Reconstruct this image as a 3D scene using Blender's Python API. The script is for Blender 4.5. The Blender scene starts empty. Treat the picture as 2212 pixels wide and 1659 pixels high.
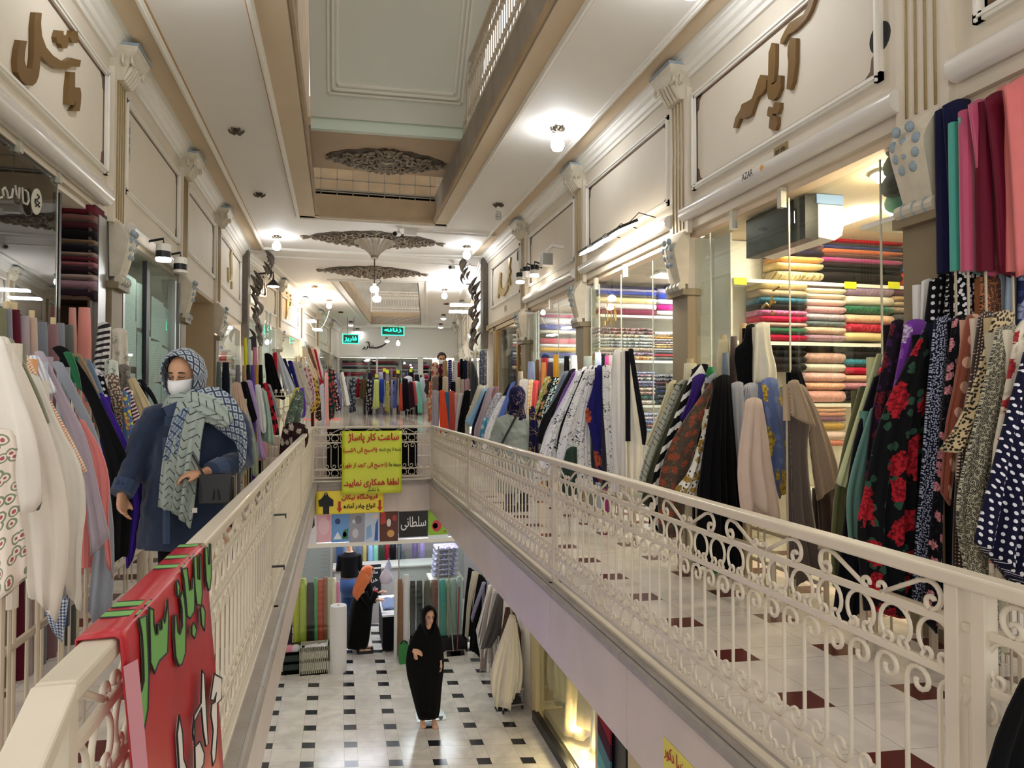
import bpy, bmesh, math, random
from mathutils import Vector, Matrix, noise
R0 = random.Random(7)
SC = bpy.context.scene
COL = SC.collection
# ---------------------------------------------------------------- camera
FOC, CX, CY, EYE = 1500., 1106., 829.5, 1.40          # focal length and centre in pixels of the 2212 x 1659 frame
TH, PH = math.radians(14.0), math.radians(1.28)         # turned to the aisle's right, tipped up slightly
cam = bpy.data.cameras.new('camera')
cam.sensor_width = 36.0
cam.lens = FOC / 2212 * 36
cam.clip_start = .05
camo = bpy.data.objects.new('camera', cam)
COL.objects.link(camo)
camo.location = (0, 0, EYE)
camo.rotation_euler = (math.pi / 2 + PH, 0, -TH)
SC.camera = camo
# ---------------------------------------------------------------- world and exposure
SC.view_settings.view_transform = 'Standard'
SC.view_settings.look = 'None'
SC.view_settings.gamma = 1
SC.view_settings.exposure = 0.5
SC.view_settings.use_curve_mapping = False
w = bpy.data.worlds.new('world')
SC.world = w
w.use_nodes = True
w.node_tree.nodes['Background'].inputs[0].default_value = (1, .98, .95, 1)
w.node_tree.nodes['Background'].inputs[1].default_value = 1.05
SC.cycles.sample_clamp_indirect = 6
SC.cycles.max_bounces = 7
SC.cycles.transparent_max_bounces = 16
LAMP_COOL, LAMP_WARM, LAMP_SHOP = 48., 42., 28.        # emission strengths: ceiling bulbs and shop lamps
# ---------------------------------------------------------------- pixels of the photo -> points of the place
FW = (math.sin(TH) * math.cos(PH), math.cos(TH) * math.cos(PH), math.sin(PH))
RT = (math.cos(TH), -math.sin(TH), 0)
UP = (-math.sin(TH) * math.sin(PH), -math.cos(TH) * math.sin(PH), math.cos(PH))
def U(px, py, X=None, Y=None, Z=None):
    a = (px - CX) / FOC; b = -(py - CY) / FOC
    d = [FW[i] + a * RT[i] + b * UP[i] for i in range(3)]
    t = X / d[0] if X is not None else Y / d[1] if Y is not None else (Z - EYE) / d[2]
    return Vector((d[0] * t, d[1] * t, EYE + d[2] * t))
# ---------------------------------------------------------------- colours and materials
def srgb(h):
    h = h.lstrip('#')
    v = [int(h[i:i + 2], 16) / 255 for i in (0, 2, 4)]
    return tuple(c / 12.92 if c <= .04045 else ((c + .055) / 1.055) ** 2.4 for c in v) + (1,)
PAL = dict(white='e8e6e2', ivory='e6dfcf', cream='e2d6b8', beige='c8b398', tan='a98963', brown='5d4335', taupe='7d6f66', grey='8d8c8e', silver='b9bac0',
    charcoal='3a3a3f', black='111114', navy='1a1f4a', blue='2c45a8', sky='9cc3e6', teal='1f7f8c', aqua='7fc9c4', mint='b7d8c8', green='1f5d3c', olive='5a5c35',
    sage='9aa385', lime='c9d24a', yellow='e8d238', mustard='c99a2c', gold='c9a24a', orange='e8762c', coral='e2685c', salmon='e39a86', peach='e8b99e', red='b81f2c',
    crimson='b3143f', maroon='5a1626', rust='8d4a36', pink='e0a5ae', rose='c46a84', blush='e6cfc8', magenta='b8307c', lilac='bfb2cf', mauve='a58298', plum='5a2f48',
    purple='4b2f8f', violet='6d2a94', slate='5c6a74', denim='33507a', leafgreen='4fa04a')
def C(n):
    return srgb(PAL[n]) if n in PAL else srgb(n)
MATS = {}
def nmat(name):
    m = bpy.data.materials.new(name); m.use_nodes = True
    nt = m.node_tree
    return m, nt, nt.nodes['Principled BSDF'], nt.links.new
def M(name, col=None, rough=.6, metal=0., bump=0., bscale=60., var=.0, vscale=3., emit=0., coat=0., spec=.5):
    if name in MATS: return MATS[name]
    m, nt, b, ln = nmat(name)
    c = C(col)
    b.inputs['Base Color'].default_value = c
    b.inputs['Roughness'].default_value = rough
    b.inputs['Metallic'].default_value = metal
    b.inputs['Specular IOR Level'].default_value = spec
    b.inputs['Coat Weight'].default_value = coat
    if emit:
        b.inputs['Emission Color'].default_value = c
        b.inputs['Emission Strength'].default_value = emit
    if var or bump:
        tc = nt.nodes.new('ShaderNodeTexCoord')
        nz = nt.nodes.new('ShaderNodeTexNoise'); nz.inputs['Scale'].default_value = vscale; nz.inputs['Detail'].default_value = 5
        ln(tc.outputs['Object'], nz.inputs['Vector'])
        if var:
            hs = nt.nodes.new('ShaderNodeMix'); hs.data_type = 'RGBA'
            hs.inputs[6].default_value = tuple(x * (1 - var) for x in c[:3]) + (1,)
            hs.inputs[7].default_value = tuple(min(1, x * (1 + var * .5)) for x in c[:3]) + (1,)
            ln(nz.outputs[0], hs.inputs[0]); ln(hs.outputs[2], b.inputs['Base Color'])
        if bump:
            n2 = nt.nodes.new('ShaderNodeTexNoise'); n2.inputs['Scale'].default_value = bscale; n2.inputs['Detail'].default_value = 3
            ln(tc.outputs['Object'], n2.inputs['Vector'])
            bp = nt.nodes.new('ShaderNodeBump'); bp.inputs['Strength'].default_value = bump; bp.inputs['Distance'].default_value = .02
            ln(n2.outputs[0], bp.inputs['Height']); ln(bp.outputs[0], b.inputs['Normal'])
    MATS[name] = m
    return m
def glass(name, tint=(.93, .97, .95, 1), refl=1.0):
    if name in MATS: return MATS[name]
    m, nt, b, ln = nmat(name)
    nt.nodes.remove(b)
    tr = nt.nodes.new('ShaderNodeBsdfTransparent'); tr.inputs[0].default_value = tint
    gl = nt.nodes.new('ShaderNodeBsdfGlossy'); gl.inputs['Roughness'].default_value = .01
    lw = nt.nodes.new('ShaderNodeLayerWeight'); lw.inputs[0].default_value = .5
    pw = nt.nodes.new('ShaderNodeMath'); pw.operation = 'POWER'; pw.inputs[1].default_value = 4.; ln(lw.outputs['Facing'], pw.inputs[0])
    mu = nt.nodes.new('ShaderNodeMath'); mu.operation = 'MULTIPLY_ADD'; mu.inputs[1].default_value = .7 * min(1, refl); mu.inputs[2].default_value = .045 * refl; mu.use_clamp = True
    mx = nt.nodes.new('ShaderNodeMixShader')
    ln(pw.outputs[0], mu.inputs[0]); ln(mu.outputs[0], mx.inputs[0]); ln(tr.outputs[0], mx.inputs[1]); ln(gl.outputs[0], mx.inputs[2])
    ln(mx.outputs[0], nt.nodes['Material Output'].inputs[0])
    MATS[name] = m
    return m
def cloth(pat, c1, c2='white', c3='red', sc=1., rough=.85, sheen=.25):
    """fabric material; the pattern lives on the UV map, whose unit is a metre"""
    key = 'fabric_%s_%s_%s_%s_%g' % (pat, c1, c2, c3, sc)
    if key in MATS: return MATS[key]
    m, nt, b, ln = nmat(key)
    N = nt.nodes.new
    b.inputs['Roughness'].default_value = rough
    b.inputs['Specular IOR Level'].default_value = .3 if C(c1)[1] > .02 else .12
    b.inputs['Sheen Weight'].default_value = sheen if C(c1)[1] > .02 else .04
    if pat == 'satin': b.inputs['Roughness'].default_value = .38
    tc = N('ShaderNodeTexCoord'); uv = tc.outputs['UV']
    k1, k2, k3 = C(c1), C(c2), C(c3)
    def mapping(s, rot=0., sy=None):
        mp = N('ShaderNodeMapping'); mp.inputs['Scale'].default_value = (s, sy or s, s); mp.inputs['Rotation'].default_value = (0, 0, rot)
        ln(uv, mp.inputs[0]); return mp.outputs[0]
    def math_(op, a, bb=None):
        n = N('ShaderNodeMath'); n.operation = op
        for i, v in enumerate((a, bb)):
            if v is None: continue
            if isinstance(v, (int, float)): n.inputs[i].default_value = v
            else: ln(v, n.inputs[i])
        return n.outputs[0]
    def mix(f, a, bb):
        n = N('ShaderNodeMix'); n.data_type = 'RGBA'
        for i, v in ((0, f), (6, a), (7, bb)):
            if isinstance(v, tuple): n.inputs[i].default_value = v
            elif isinstance(v, float): n.inputs[i].default_value = v
            else: ln(v, n.inputs[i])
        return n.outputs[2]
    def vor(s, rnd=1., feat='F1'):
        v = N('ShaderNodeTexVoronoi'); v.inputs['Scale'].default_value = 1; v.inputs['Randomness'].default_value = rnd; v.feature = feat; v.voronoi_dimensions = '2D'
        ln(mapping(s), v.inputs['Vector']); return v
    def noi(s, det=2.):
        v = N('ShaderNodeTexNoise'); v.noise_dimensions = '2D'; v.inputs['Scale'].default_value = 1; v.inputs['Detail'].default_value = det
        ln(mapping(s), v.inputs['Vector']); return v.outputs[0]
    def wav(s, rot=0., dist=0.):
        v = N('ShaderNodeTexWave'); v.inputs['Scale'].default_value = 1; v.inputs['Distortion'].default_value = dist
        ln(mapping(s, rot), v.inputs['Vector']); return v.outputs['Fac']
    col = None
    if pat in ('plain', 'satin'):
        col = mix(noi(9 * sc), tuple(x * .88 for x in k1[:3]) + (1,), k1)
    elif pat == 'dots':
        v = vor(22 * sc, .15); col = mix(math_('LESS_THAN', v.outputs['Distance'], .24), k1, k2)
    elif pat == 'spots':
        v = vor(38 * sc); col = mix(math_('LESS_THAN', v.outputs['Distance'], .36), k1, k2)
    elif pat == 'leopard':
        v = vor(36 * sc); d = v.outputs['Distance']
        r = math_('MULTIPLY', math_('LESS_THAN', d, .48), math_('GREATER_THAN', d, .2)); col = mix(r, k1, k2)
    elif pat == 'floral':
        v = vor(7 * sc); sp = N('ShaderNodeSeparateColor'); ln(v.outputs['Color'], sp.inputs[0])
        d = math_('ADD', v.outputs['Distance'], math_('MULTIPLY', math_('SUBTRACT', noi(34 * sc), .5), .55))
        f = math_('MULTIPLY', math_('LESS_THAN', d, .34), math_('GREATER_THAN', sp.outputs[0], .35))
        pet = mix(math_('GREATER_THAN', noi(60 * sc), .52), k3, tuple(x * .45 for x in k3[:3]) + (1,))
        v2 = vor(13 * sc); lf = math_('LESS_THAN', math_('ADD', v2.outputs['Distance'], math_('MULTIPLY', noi(40 * sc), .3)), .36)
        col = mix(f, mix(lf, k1, k2), pet)
    elif pat == 'print':
        n1 = noi(16 * sc, 3.); r1 = math_('GREATER_THAN', n1, .54)
        v = vor(24 * sc); r2 = math_('LESS_THAN', v.outputs['Distance'], .3)
        col = mix(r2, mix(r1, k1, k2), k3)
    elif pat == 'sketch':
        n1 = noi(11 * sc, 2.); f = math_('LESS_THAN', math_('ABSOLUTE', math_('SUBTRACT', n1, .5)), .014)
        n2 = noi(5 * sc); col = mix(math_('MULTIPLY', f, math_('GREATER_THAN', n2, .47)), k1, k2)
    elif pat == 'stripes':
        col = mix(math_('GREATER_THAN', wav(16 * sc, .12), .55), k1, k2)
    elif pat == 'bars':
        col = mix(math_('GREATER_THAN', wav(3.2 * sc, 1.2, 1.5), .5), k1, k2)
    elif pat == 'check':
        a = math_('GREATER_THAN', wav(9 * sc), .5); c = math_('GREATER_THAN', wav(9 * sc, math.pi / 2), .5)
        col = mix(c, mix(a, k1, k2), mix(a, k2, k3))
    elif pat == 'zigzag':
        sx = N('ShaderNodeSeparateXYZ'); ln(mapping(9 * sc), sx.inputs[0])
        pp = math_('PINGPONG', sx.outputs[0], 1.); t = math_('FRACT', math_('ADD', math_('MULTIPLY', sx.outputs[1], .55), math_('MULTIPLY', pp, .6)))
        col = mix(math_('GREATER_THAN', math_('ADD', t, math_('MULTIPLY', noi(50), .25)), .72), k1, k2)
    elif pat == 'lattice':
        a = wav(6.5 * sc, .785); c = wav(6.5 * sc, -.785)
        g = math_('MAXIMUM', a, c); l = math_('GREATER_THAN', g, .86)
        mid = math_('LESS_THAN', math_('MAXIMUM', a, c), .28)
        col = mix(mid, mix(l, k1, k2), k3)
    elif pat == 'paisley':
        v = vor(12 * sc); d = math_('ADD', v.outputs['Distance'], math_('MULTIPLY', noi(18 * sc), .2))
        col = mix(math_('LESS_THAN', d, .24), mix(math_('LESS_THAN', math_('ABSOLUTE', math_('SUBTRACT', d, .45)), .07), k1, k3), k2)
    elif pat == 'herring':
        sx = N('ShaderNodeSeparateXYZ'); ln(mapping(14 * sc), sx.inputs[0])
        pp = math_('PINGPONG', sx.outputs[0], 1.); t = math_('FRACT', math_('SUBTRACT', math_('MULTIPLY', sx.outputs[1], 1.6), math_('MULTIPLY', pp, 1.3)))
        col = mix(math_('MULTIPLY', math_('LESS_THAN', t, .16), math_('GREATER_THAN', noi(20), .42)), k1, k2)
    ln(col, b.inputs['Base Color'])
    wv = N('ShaderNodeTexNoise'); wv.inputs['Scale'].default_value = 55; wv.inputs['Detail'].default_value = 3
    ln(uv, wv.inputs['Vector'])
    bp = N('ShaderNodeBump'); bp.inputs['Strength'].default_value = .22; bp.inputs['Distance'].default_value = .006
    ln(wv.outputs[0], bp.inputs['Height']); ln(bp.outputs[0], b.inputs['Normal'])
    MATS[key] = m
    return m
# ---------------------------------------------------------------- objects
LABELS = {}
def tag(o, label=None, cat=None, group=None, kind=None):
    if label:
        o['label'] = label
        if cat: LABELS.setdefault(label, []).append(o.name)
    if cat: o['category'] = cat
    if group: o['group'] = group
    if kind: o['kind'] = kind
    return o
def thing(name, label, cat, loc=(0, 0, 0), group=None, rz=0.):
    o = bpy.data.objects.new(name, None); COL.objects.link(o)
    o.empty_display_size = .1
    o.location = loc; o.rotation_euler = (0, 0, rz)
    return tag(o, label, cat, group)
class MB:
    """collects shapes for ONE mesh object; points are world points"""
    def __init__(s): s.v = []; s.f = []; s.uv = {}; s.mi = []; s.cur = 0
    def add(s, vs, fs, uvs=None):
        n = len(s.v); s.v += [Vector(p) for p in vs]
        for k, f in enumerate(fs):
            if uvs: s.uv[len(s.f)] = [uvs[i] for i in f]
            s.f.append([i + n for i in f]); s.mi.append(s.cur)
        return s
    def box(s, a, b):
        x0, y0, z0 = (min(a[i], b[i]) for i in range(3)); x1, y1, z1 = (max(a[i], b[i]) for i in range(3))
        return s.add([(x0, y0, z0), (x1, y0, z0), (x1, y1, z0), (x0, y1, z0), (x0, y0, z1), (x1, y0, z1), (x1, y1, z1), (x0, y1, z1)],
                     [(3, 2, 1, 0), (4, 5, 6, 7), (0, 1, 5, 4), (1, 2, 6, 5), (2, 3, 7, 6), (3, 0, 4, 7)])
    def obox(s, o, ax, ay, az):
        """box from a corner and three edge vectors"""
        o, ax, ay, az = (Vector(t) for t in (o, ax, ay, az))
        vs = [o, o + ax, o + ax + ay, o + ay, o + az, o + ax + az, o + ax + ay + az, o + ay + az]
        fs = [(3, 2, 1, 0), (4, 5, 6, 7), (0, 1, 5, 4), (1, 2, 6, 5), (2, 3, 7, 6), (3, 0, 4, 7)]
        if ax.cross(ay).dot(az) < 0: fs = [tuple(reversed(f)) for f in fs]
        return s.add(vs, fs)
    def prism(s, poly, vec):
        """flat outline pushed along vec"""
        vec = Vector(vec); n = len(poly); P = [Vector(p) for p in poly]
        nv = Vector((0, 0, 0))
        for i in range(n): nv += P[i].cross(P[(i + 1) % n])
        if nv.dot(vec) > 0: P.reverse()
        return s.add(P + [p + vec for p in P], [tuple(range(n)), tuple(range(2 * n - 1, n - 1, -1))] + [(i, i + n, (i + 1) % n + n, (i + 1) % n) for i in range(n)])
    def tube(s, path, r, n=6, cap=True, flat=1.):
        """round bar along a path; r a number or one per point"""
        P = [Vector(p) for p in path]; m = len(P)
        rs = r if isinstance(r, (list, tuple)) else [r] * m
        up = None; vs = []
        for i in range(m):
            t = (P[min(i + 1, m - 1)] - P[max(i - 1, 0)])
            t = t.normalized() if t.length > 1e-9 else Vector((0, 0, 1))
            if up is None: up = Vector((0, 0, 1)) if abs(t.z) < .9 else Vector((1, 0, 0))
            a = t.cross(up)
            if a.length < 1e-6: a = t.orthogonal()
            a.normalize(); bb = a.cross(t).normalized(); up = bb
            for k in range(n):
                q = 2 * math.pi * k / n
                vs.append(P[i] + a * (math.cos(q) * rs[i]) + bb * (math.sin(q) * rs[i] * flat))
        fs = [(i * n + k, i * n + (k + 1) % n, (i + 1) * n + (k + 1) % n, (i + 1) * n + k) for i in range(m - 1) for k in range(n)]
        if cap: fs += [tuple(range(n - 1, -1, -1)), tuple((m - 1) * n + k for k in range(n))]
        return s.add(vs, fs)
    def lathe(s, prof, c, n=16, axis='z', sx=1., sy=1.):
        """profile of (radius, height) turned about a line through c"""
        c = Vector(c); vs = []
        for r, h in prof:
            for k in range(n):
                q = 2 * math.pi * k / n; u, v = math.cos(q) * r * sx, math.sin(q) * r * sy
                vs.append(c + (Vector((u, v, h)) if axis == 'z' else Vector((h, u, v)) if axis == 'x' else Vector((v, h, u))))
        m = len(prof)
        fs = [(i * n + k, i * n + (k + 1) % n, (i + 1) * n + (k + 1) % n, (i + 1) * n + k) for i in range(m - 1) for k in range(n)]
        fs += [tuple(range(n - 1, -1, -1)), tuple((m - 1) * n + k for k in range(n))]
        return s.add(vs, fs)
    def ball(s, c, r, n=10, m=7, sx=1., sy=1., sz=1.):
        prof = [(max(1e-4, math.sin(math.pi * i / m)) * r, -math.cos(math.pi * i / m) * r * sz) for i in range(m + 1)]
        return s.lathe(prof, c, n, 'z', sx, sy)
    def grid(s, rows, closed=False, uvs=None):
        n = len(rows[0]); m = len(rows); e = n if closed else n - 1
        fs = [(i * n + k, i * n + (k + 1) % n, (i + 1) * n + (k + 1) % n, (i + 1) * n + k) for i in range(m - 1) for k in range(e)]
        return s.add([p for r in rows for p in r], fs, [q for r in uvs for q in r] if uvs else None)
    def loft(s, rings):
        """closed rings of equal count, capped"""
        n = len(rings[0]); k = len(s.v)
        s.grid(rings, True)
        s.f.append([k + i for i in range(n - 1, -1, -1)]); s.mi.append(s.cur)
        s.f.append([k + (len(rings) - 1) * n + i for i in range(n)]); s.mi.append(s.cur)
        return s
    def build(s, name, mat, parent=None, label=None, cat=None, group=None, kind=None, smooth=False, origin=None, mesh_uv=False):
        v = s.v
        if origin is None:
            xs = [p.x for p in v]; ys = [p.y for p in v]; zs = [p.z for p in v]
            origin = Vector(((min(xs) + max(xs)) / 2, (min(ys) + max(ys)) / 2, min(zs)))
        origin = Vector(origin)
        me = bpy.data.meshes.new(name)
        me.from_pydata([p - origin for p in v], [], s.f)
        mats = mat if isinstance(mat, (list, tuple)) else [mat]
        for mm in mats: me.materials.append(mm)
        if len(mats) > 1: me.polygons.foreach_set('material_index', s.mi)
        if smooth: me.polygons.foreach_set('use_smooth', [True] * len(me.polygons))
        if s.uv:
            ul = me.uv_layers.new(name='UVMap').data; li = 0
            for fi, f in enumerate(s.f):
                q = s.uv.get(fi)
                for j in range(len(f)):
                    ul[li].uv = q[j] if q else (v[f[j]].x + v[f[j]].y * .7, v[f[j]].z + v[f[j]].y * .3)
                    li += 1
        elif mesh_uv:
            ul = me.uv_layers.new(name='UVMap').data; li = 0
            for f in s.f:
                for j in f:
                    ul[li].uv = (v[j].x + v[j].y * .9, v[j].z + v[j].y * .37); li += 1
        me.validate(); me.update()
        o = bpy.data.objects.new(name, me); COL.objects.link(o)
        if parent is not None:
            o.parent = parent
            pl = Vector(parent.location)
            if parent.parent is not None: pl += Vector(parent.parent.location)
            o.location = origin - pl
        else: o.location = origin
        return tag(o, label, cat, group, kind)
def struct(name, mb, mat, **k):
    return mb.build(name, mat, kind='structure', **k)
def smooth_by_angle(o, ang=40):
    me = o.data
    me.polygons.foreach_set('use_smooth', [True] * len(me.polygons))
    bm = bmesh.new(); bm.from_mesh(me); c = math.radians(ang)
    for e in bm.edges:
        if len(e.link_faces) == 2 and e.calc_face_angle(0) > c: e.smooth = False
    bm.to_mesh(me); bm.free()
    return o
def bevel(o, wd=.006, seg=2):
    md = o.modifiers.new('bevel', 'BEVEL'); md.width = wd; md.segments = seg; md.limit_method = 'ANGLE'; md.angle_limit = .7
    return o
def twin(o, loc, parent=None):
    c = o.copy(); COL.objects.link(c); c.location = loc
    c.parent = parent
    return c
def arc(cx, cy, r, a0, a1, n=8, r1=None):
    r1 = r if r1 is None else r1
    return [(cx + (r + (r1 - r) * i / n) * math.cos(math.radians(a0 + (a1 - a0) * i / n)), cy + (r + (r1 - r) * i / n) * math.sin(math.radians(a0 + (a1 - a0) * i / n))) for i in range(n + 1)]
# ---------------------------------------------------------------- writing
def _forms():
    import unicodedata
    m = {}
    for a, b in ((0xFB50, 0xFC00), (0xFE70, 0xFEFD)):
        for cp in range(a, b):
            d = unicodedata.decomposition(chr(cp)).split()
            if len(d) == 2: m.setdefault(chr(int(d[1], 16)), {})[d[0]] = chr(cp)
    return m
AR = _forms()
def shape(s):
    """join Persian letters and lay them out right to left"""
    out = []
    for i, c in enumerate(s):
        if c not in AR:
            out.append({'(': ')', ')': '('}.get(c, c)); continue
        prev = i > 0 and s[i - 1] in AR and '<medial>' in AR[s[i - 1]]
        nxt = i < len(s) - 1 and s[i + 1] in AR and '<medial>' in AR[c] and '<final>' in AR[s[i + 1]]
        k = '<medial>' if prev and nxt else '<final>' if prev else '<initial>' if nxt else '<isolated>'
        out.append(AR[c].get(k, c))
    return ''.join(reversed(out))
def text_mesh(body, width, height=None, bold=.0):
    """writing as mesh points in a flat frame: x across from 0 to width, y up from 0; contours that overlap are filled one by one"""
    from mathutils.geometry import tessellate_polygon, interpolate_bezier
    cu = bpy.data.curves.new('lettering', 'FONT'); cu.body = body; cu.size = 1
    o = bpy.data.objects.new('lettering', cu); COL.objects.link(o)
    dg = bpy.context.evaluated_depsgraph_get(); dg.update()
    loops = []
    for sp in o.to_curve(dg).splines:
        bp = sp.bezier_points; L = []
        for i in range(len(bp)):
            p, q = bp[i], bp[(i + 1) % len(bp)]; L += interpolate_bezier(p.co, p.handle_right, q.handle_left, q.co, 5)[:-1]
        L = [Vector((v.x, v.y, 0)) for i, v in enumerate(L) if (v - L[i - 1]).length > 1e-5]
        if len(L) > 2: loops.append(L)
    o.to_curve_clear(); bpy.data.objects.remove(o); bpy.data.curves.remove(cu)
    area = lambda L: sum(L[i - 1].x * L[i].y - L[i].x * L[i - 1].y for i in range(len(L))) / 2
    def inside(p, L):
        c = False
        for i in range(len(L)):
            u, v = L[i - 1], L[i]
            if (u.y > p.y) != (v.y > p.y) and p.x < (v.x - u.x) * (p.y - u.y) / (v.y - u.y) + u.x: c = not c
        return c
    sg = 1 if area(max(loops, key=lambda L: abs(area(L)))) > 0 else -1
    outs = [L for L in loops if area(L) * sg > 0 or not any(q is not L and inside(L[0], q) for q in loops)]; holes = [L for L in loops if not any(L is q for q in outs)]; vs = []; fs = []
    for L in outs:
        hs = [h for h in holes if all(inside(p, L) for p in h[::3])]; n = len(vs)
        up = Vector((0, 0, .0002 * (len(fs) % 7)))
        for q in [L] + hs: vs += [v + up for v in q]
        fs += [tuple(n + i for i in t) for t in tessellate_polygon([L] + hs)]
    if bold:
        m = len(vs); v0 = list(vs); f0 = list(fs)
        for j, (dx, dy) in enumerate(((1, 0), (-1, 0), (0, 1), (0, -1))): vs += [v + Vector((dx * bold, dy * bold, .0004 * (j + 1))) for v in v0]; fs += [tuple(i + m * (j + 1) for i in f) for f in f0]
    x0 = min(v.x for v in vs); x1 = max(v.x for v in vs); y0 = min(v.y for v in vs); y1 = max(v.y for v in vs)
    k = width / (x1 - x0); ky = height / (y1 - y0) if height else k
    return [((v.x - x0) * k, (v.y - y0) * ky, v.z) for v in vs], fs
def lettering(name, body, o, ax, ay, width, mat, parent, height=None, bold=.01, label=None, lift=.003):
    """writing laid on a surface: o lower left corner, ax and ay unit directions"""
    o, ax, ay = Vector(o), Vector(ax).normalized(), Vector(ay).normalized(); nn = ax.cross(ay)
    vs, fs = text_mesh(body, width, height, bold=bold)
    return MB().add([o + ax * x + ay * y + nn * (lift + z) for x, y, z in vs], fs).build(name, mat, parent, label=label)
# ================================================================ the setting
XL, XR, ZC, ZH, VX0, VX1, VY1, ZF = -2.1, 3.4, 4.8, 3.1, -.40, 1.58, 12.2, .72   # walls, ceiling, shop head, void, raised floor
ZLOW, YLOW, XLOW = -3.1, 12.45, 2.72                                              # lower floor, its shop front, its side wall
m_wall = M('cream_plaster', 'dad0bd', .65, var=.10, vscale=1.6)
m_wallw = M('white_plaster', 'e6e2d6', .6, var=.05, vscale=2)
m_ceil = M('ceiling_plaster', 'e3ded4', .7, var=.04, vscale=.8)
m_band = M('beige_plaster', 'cdb99b', .7, var=.10, vscale=1.5)
m_mould = M('moulding_white', 'e9e5da', .5, var=.06, vscale=6)
m_brown = M('brown_trim', '6b4f38', .6, var=.3, vscale=12)
m_goldline = M('gold_fluting', '8c7648', .45, .3, var=.3, vscale=20)
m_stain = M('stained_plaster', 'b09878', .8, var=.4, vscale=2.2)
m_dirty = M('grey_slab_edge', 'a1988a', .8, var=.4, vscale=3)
m_pier = M('pier_stone', '85765a', .5, var=.32, vscale=3)
m_fascia = M('pink_marble', 'cdbfb6', .35, var=.16, vscale=2.5)
m_ledge = M('ledge_stone', '9b938a', .4, var=.4, vscale=5, bump=.1, bscale=30)
m_steel = M('steel', 'a9a9a6', .3, .9)
m_dark = M('dark_metal', '1d1d1f', .4, .3)
m_rail = M('cream_enamel', 'd3c8b4', .38, var=.12, vscale=8, coat=.15)
m_glass = glass('shop_glass', (.90, .95, .93, 1), 1.0)
m_shopw = M('shop_white', 'e8e2d6', .6)
m_wood = M('dark_wood', '4a3526', .5, var=.3, vscale=5)
m_bronze = M('carved_bronze', '5d5347', .55, .1, var=.45, vscale=14, bump=.5, bscale=40)
m_tube = M('tube_white', 'dcd8d0', .25, coat=.3)
m_letter = M('wood_letter', '6e5228', .4, var=.15, vscale=8)
m_corbel = M('corbel_plaster', 'cfc6b0', .6, var=.3, vscale=9)
m_blue = M('corbel_blue', '93a3ab', .6, var=.4, vscale=14)
def floor_mat(name, base, dark, sx, sy, ox, oy, shear, hx, hy, rough):
    m, nt, b, ln = nmat(name)
    N = nt.nodes.new
    tc = N('ShaderNodeTexCoord'); sp = N('ShaderNodeSeparateXYZ'); ln(tc.outputs['Object'], sp.inputs[0])
    def mt(op, a, bb=None):
        n = N('ShaderNodeMath'); n.operation = op
        for i, v in enumerate((a, bb)):
            if v is None: continue
            if isinstance(v, (int, float)): n.inputs[i].default_value = v
            else: ln(v, n.inputs[i])
        return n.outputs[0]
    x = mt('SUBTRACT', sp.outputs[0], ox)
    y = mt('SUBTRACT', mt('SUBTRACT', sp.outputs[1], oy), mt('MULTIPLY', x, shear))
    def cell(v, s): return mt('ABSOLUTE', mt('SUBTRACT', mt('FRACT', mt('ADD', mt('DIVIDE', v, s), 100.5)), .5))
    u, v = mt('MULTIPLY', cell(x, sx), sx), mt('MULTIPLY', cell(y, sy), sy)
    d = mt('MULTIPLY', mt('LESS_THAN', u, hx), mt('LESS_THAN', v, hy))
    g = mt('MAXIMUM', mt('LESS_THAN', mt('ABSOLUTE', mt('SUBTRACT', u, hx)), .0022), mt('LESS_THAN', mt('ABSOLUTE', mt('SUBTRACT', v, hy)), .0022))
    nz = N('ShaderNodeTexNoise'); nz.inputs['Scale'].default_value = 2.6; nz.inputs['Detail'].default_value = 7; nz.inputs['Distortion'].default_value = 1.2
    ln(tc.outputs['Object'], nz.inputs['Vector'])
    rp = N('ShaderNodeValToRGB'); c = C(base)
    rp.color_ramp.elements[0].position = .3; rp.color_ramp.elements[0].color = tuple(k * .74 for k in c[:3]) + (1,)
    rp.color_ramp.elements[1].position = .62; rp.color_ramp.elements[1].color = c
    ln(nz.outputs[0], rp.inputs[0])
    def mix(f, a, bb):
        n = N('ShaderNodeMix'); n.data_type = 'RGBA'; ln(f, n.inputs[0])
        for i, q in ((6, a), (7, bb)):
            if isinstance(q, tuple): n.inputs[i].default_value = q
            else: ln(q, n.inputs[i])
        return n.outputs[2]
    ln(mix(d, mix(g, rp.outputs[0], C('a89f92')), C(dark)), b.inputs['Base Color'])
    b.inputs['Roughness'].default_value = rough
    return m
m_floor = floor_mat('marble_floor_maroon', 'dcd3c8', '5b2c29', .62, .58, 2.107, 2.845, -.09, .1, .09, .16)
m_floorlow = floor_mat('marble_floor_black', 'e2ded6', '26272c', .535, .492, -.36, 11.97, -.21, .083, .077, .17)
# ---- floors
fl = MB()
fl.box((-5, -3, -.45), (VX0, 12.6, 0)); fl.box((VX1, -3, -.45), (7, 12.6, 0)); fl.box((VX0, -3, -.45), (VX1, .75, 0)); fl.box((VX0, VY1 + .12, -.45), (VX1, 12.6, 0))
struct('floor', fl, m_floor, origin=(0, 0, 0))
st = MB()
for i in range(4): st.box((-2.1, 12.6 + i * .3, -.2), (3.4, 14.2, .18 * (i + 1)))
struct('trim_stair', st, m_fascia)
struct('floor_raised', MB().box((-4.5, 13.79, .3), (8, 36.5, ZF + .001)), floor_mat('marble_floor_far', 'cfc4b8', '8a6a60', .62, .575, 2.1, 2.30, -.09, .145, .145, .10), origin=(0, 0, 0))
struct('floor_lower', MB().box((-4, -2, ZLOW - .2), (6, 17, ZLOW)), m_floorlow, origin=(0, 0, 0))
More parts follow.
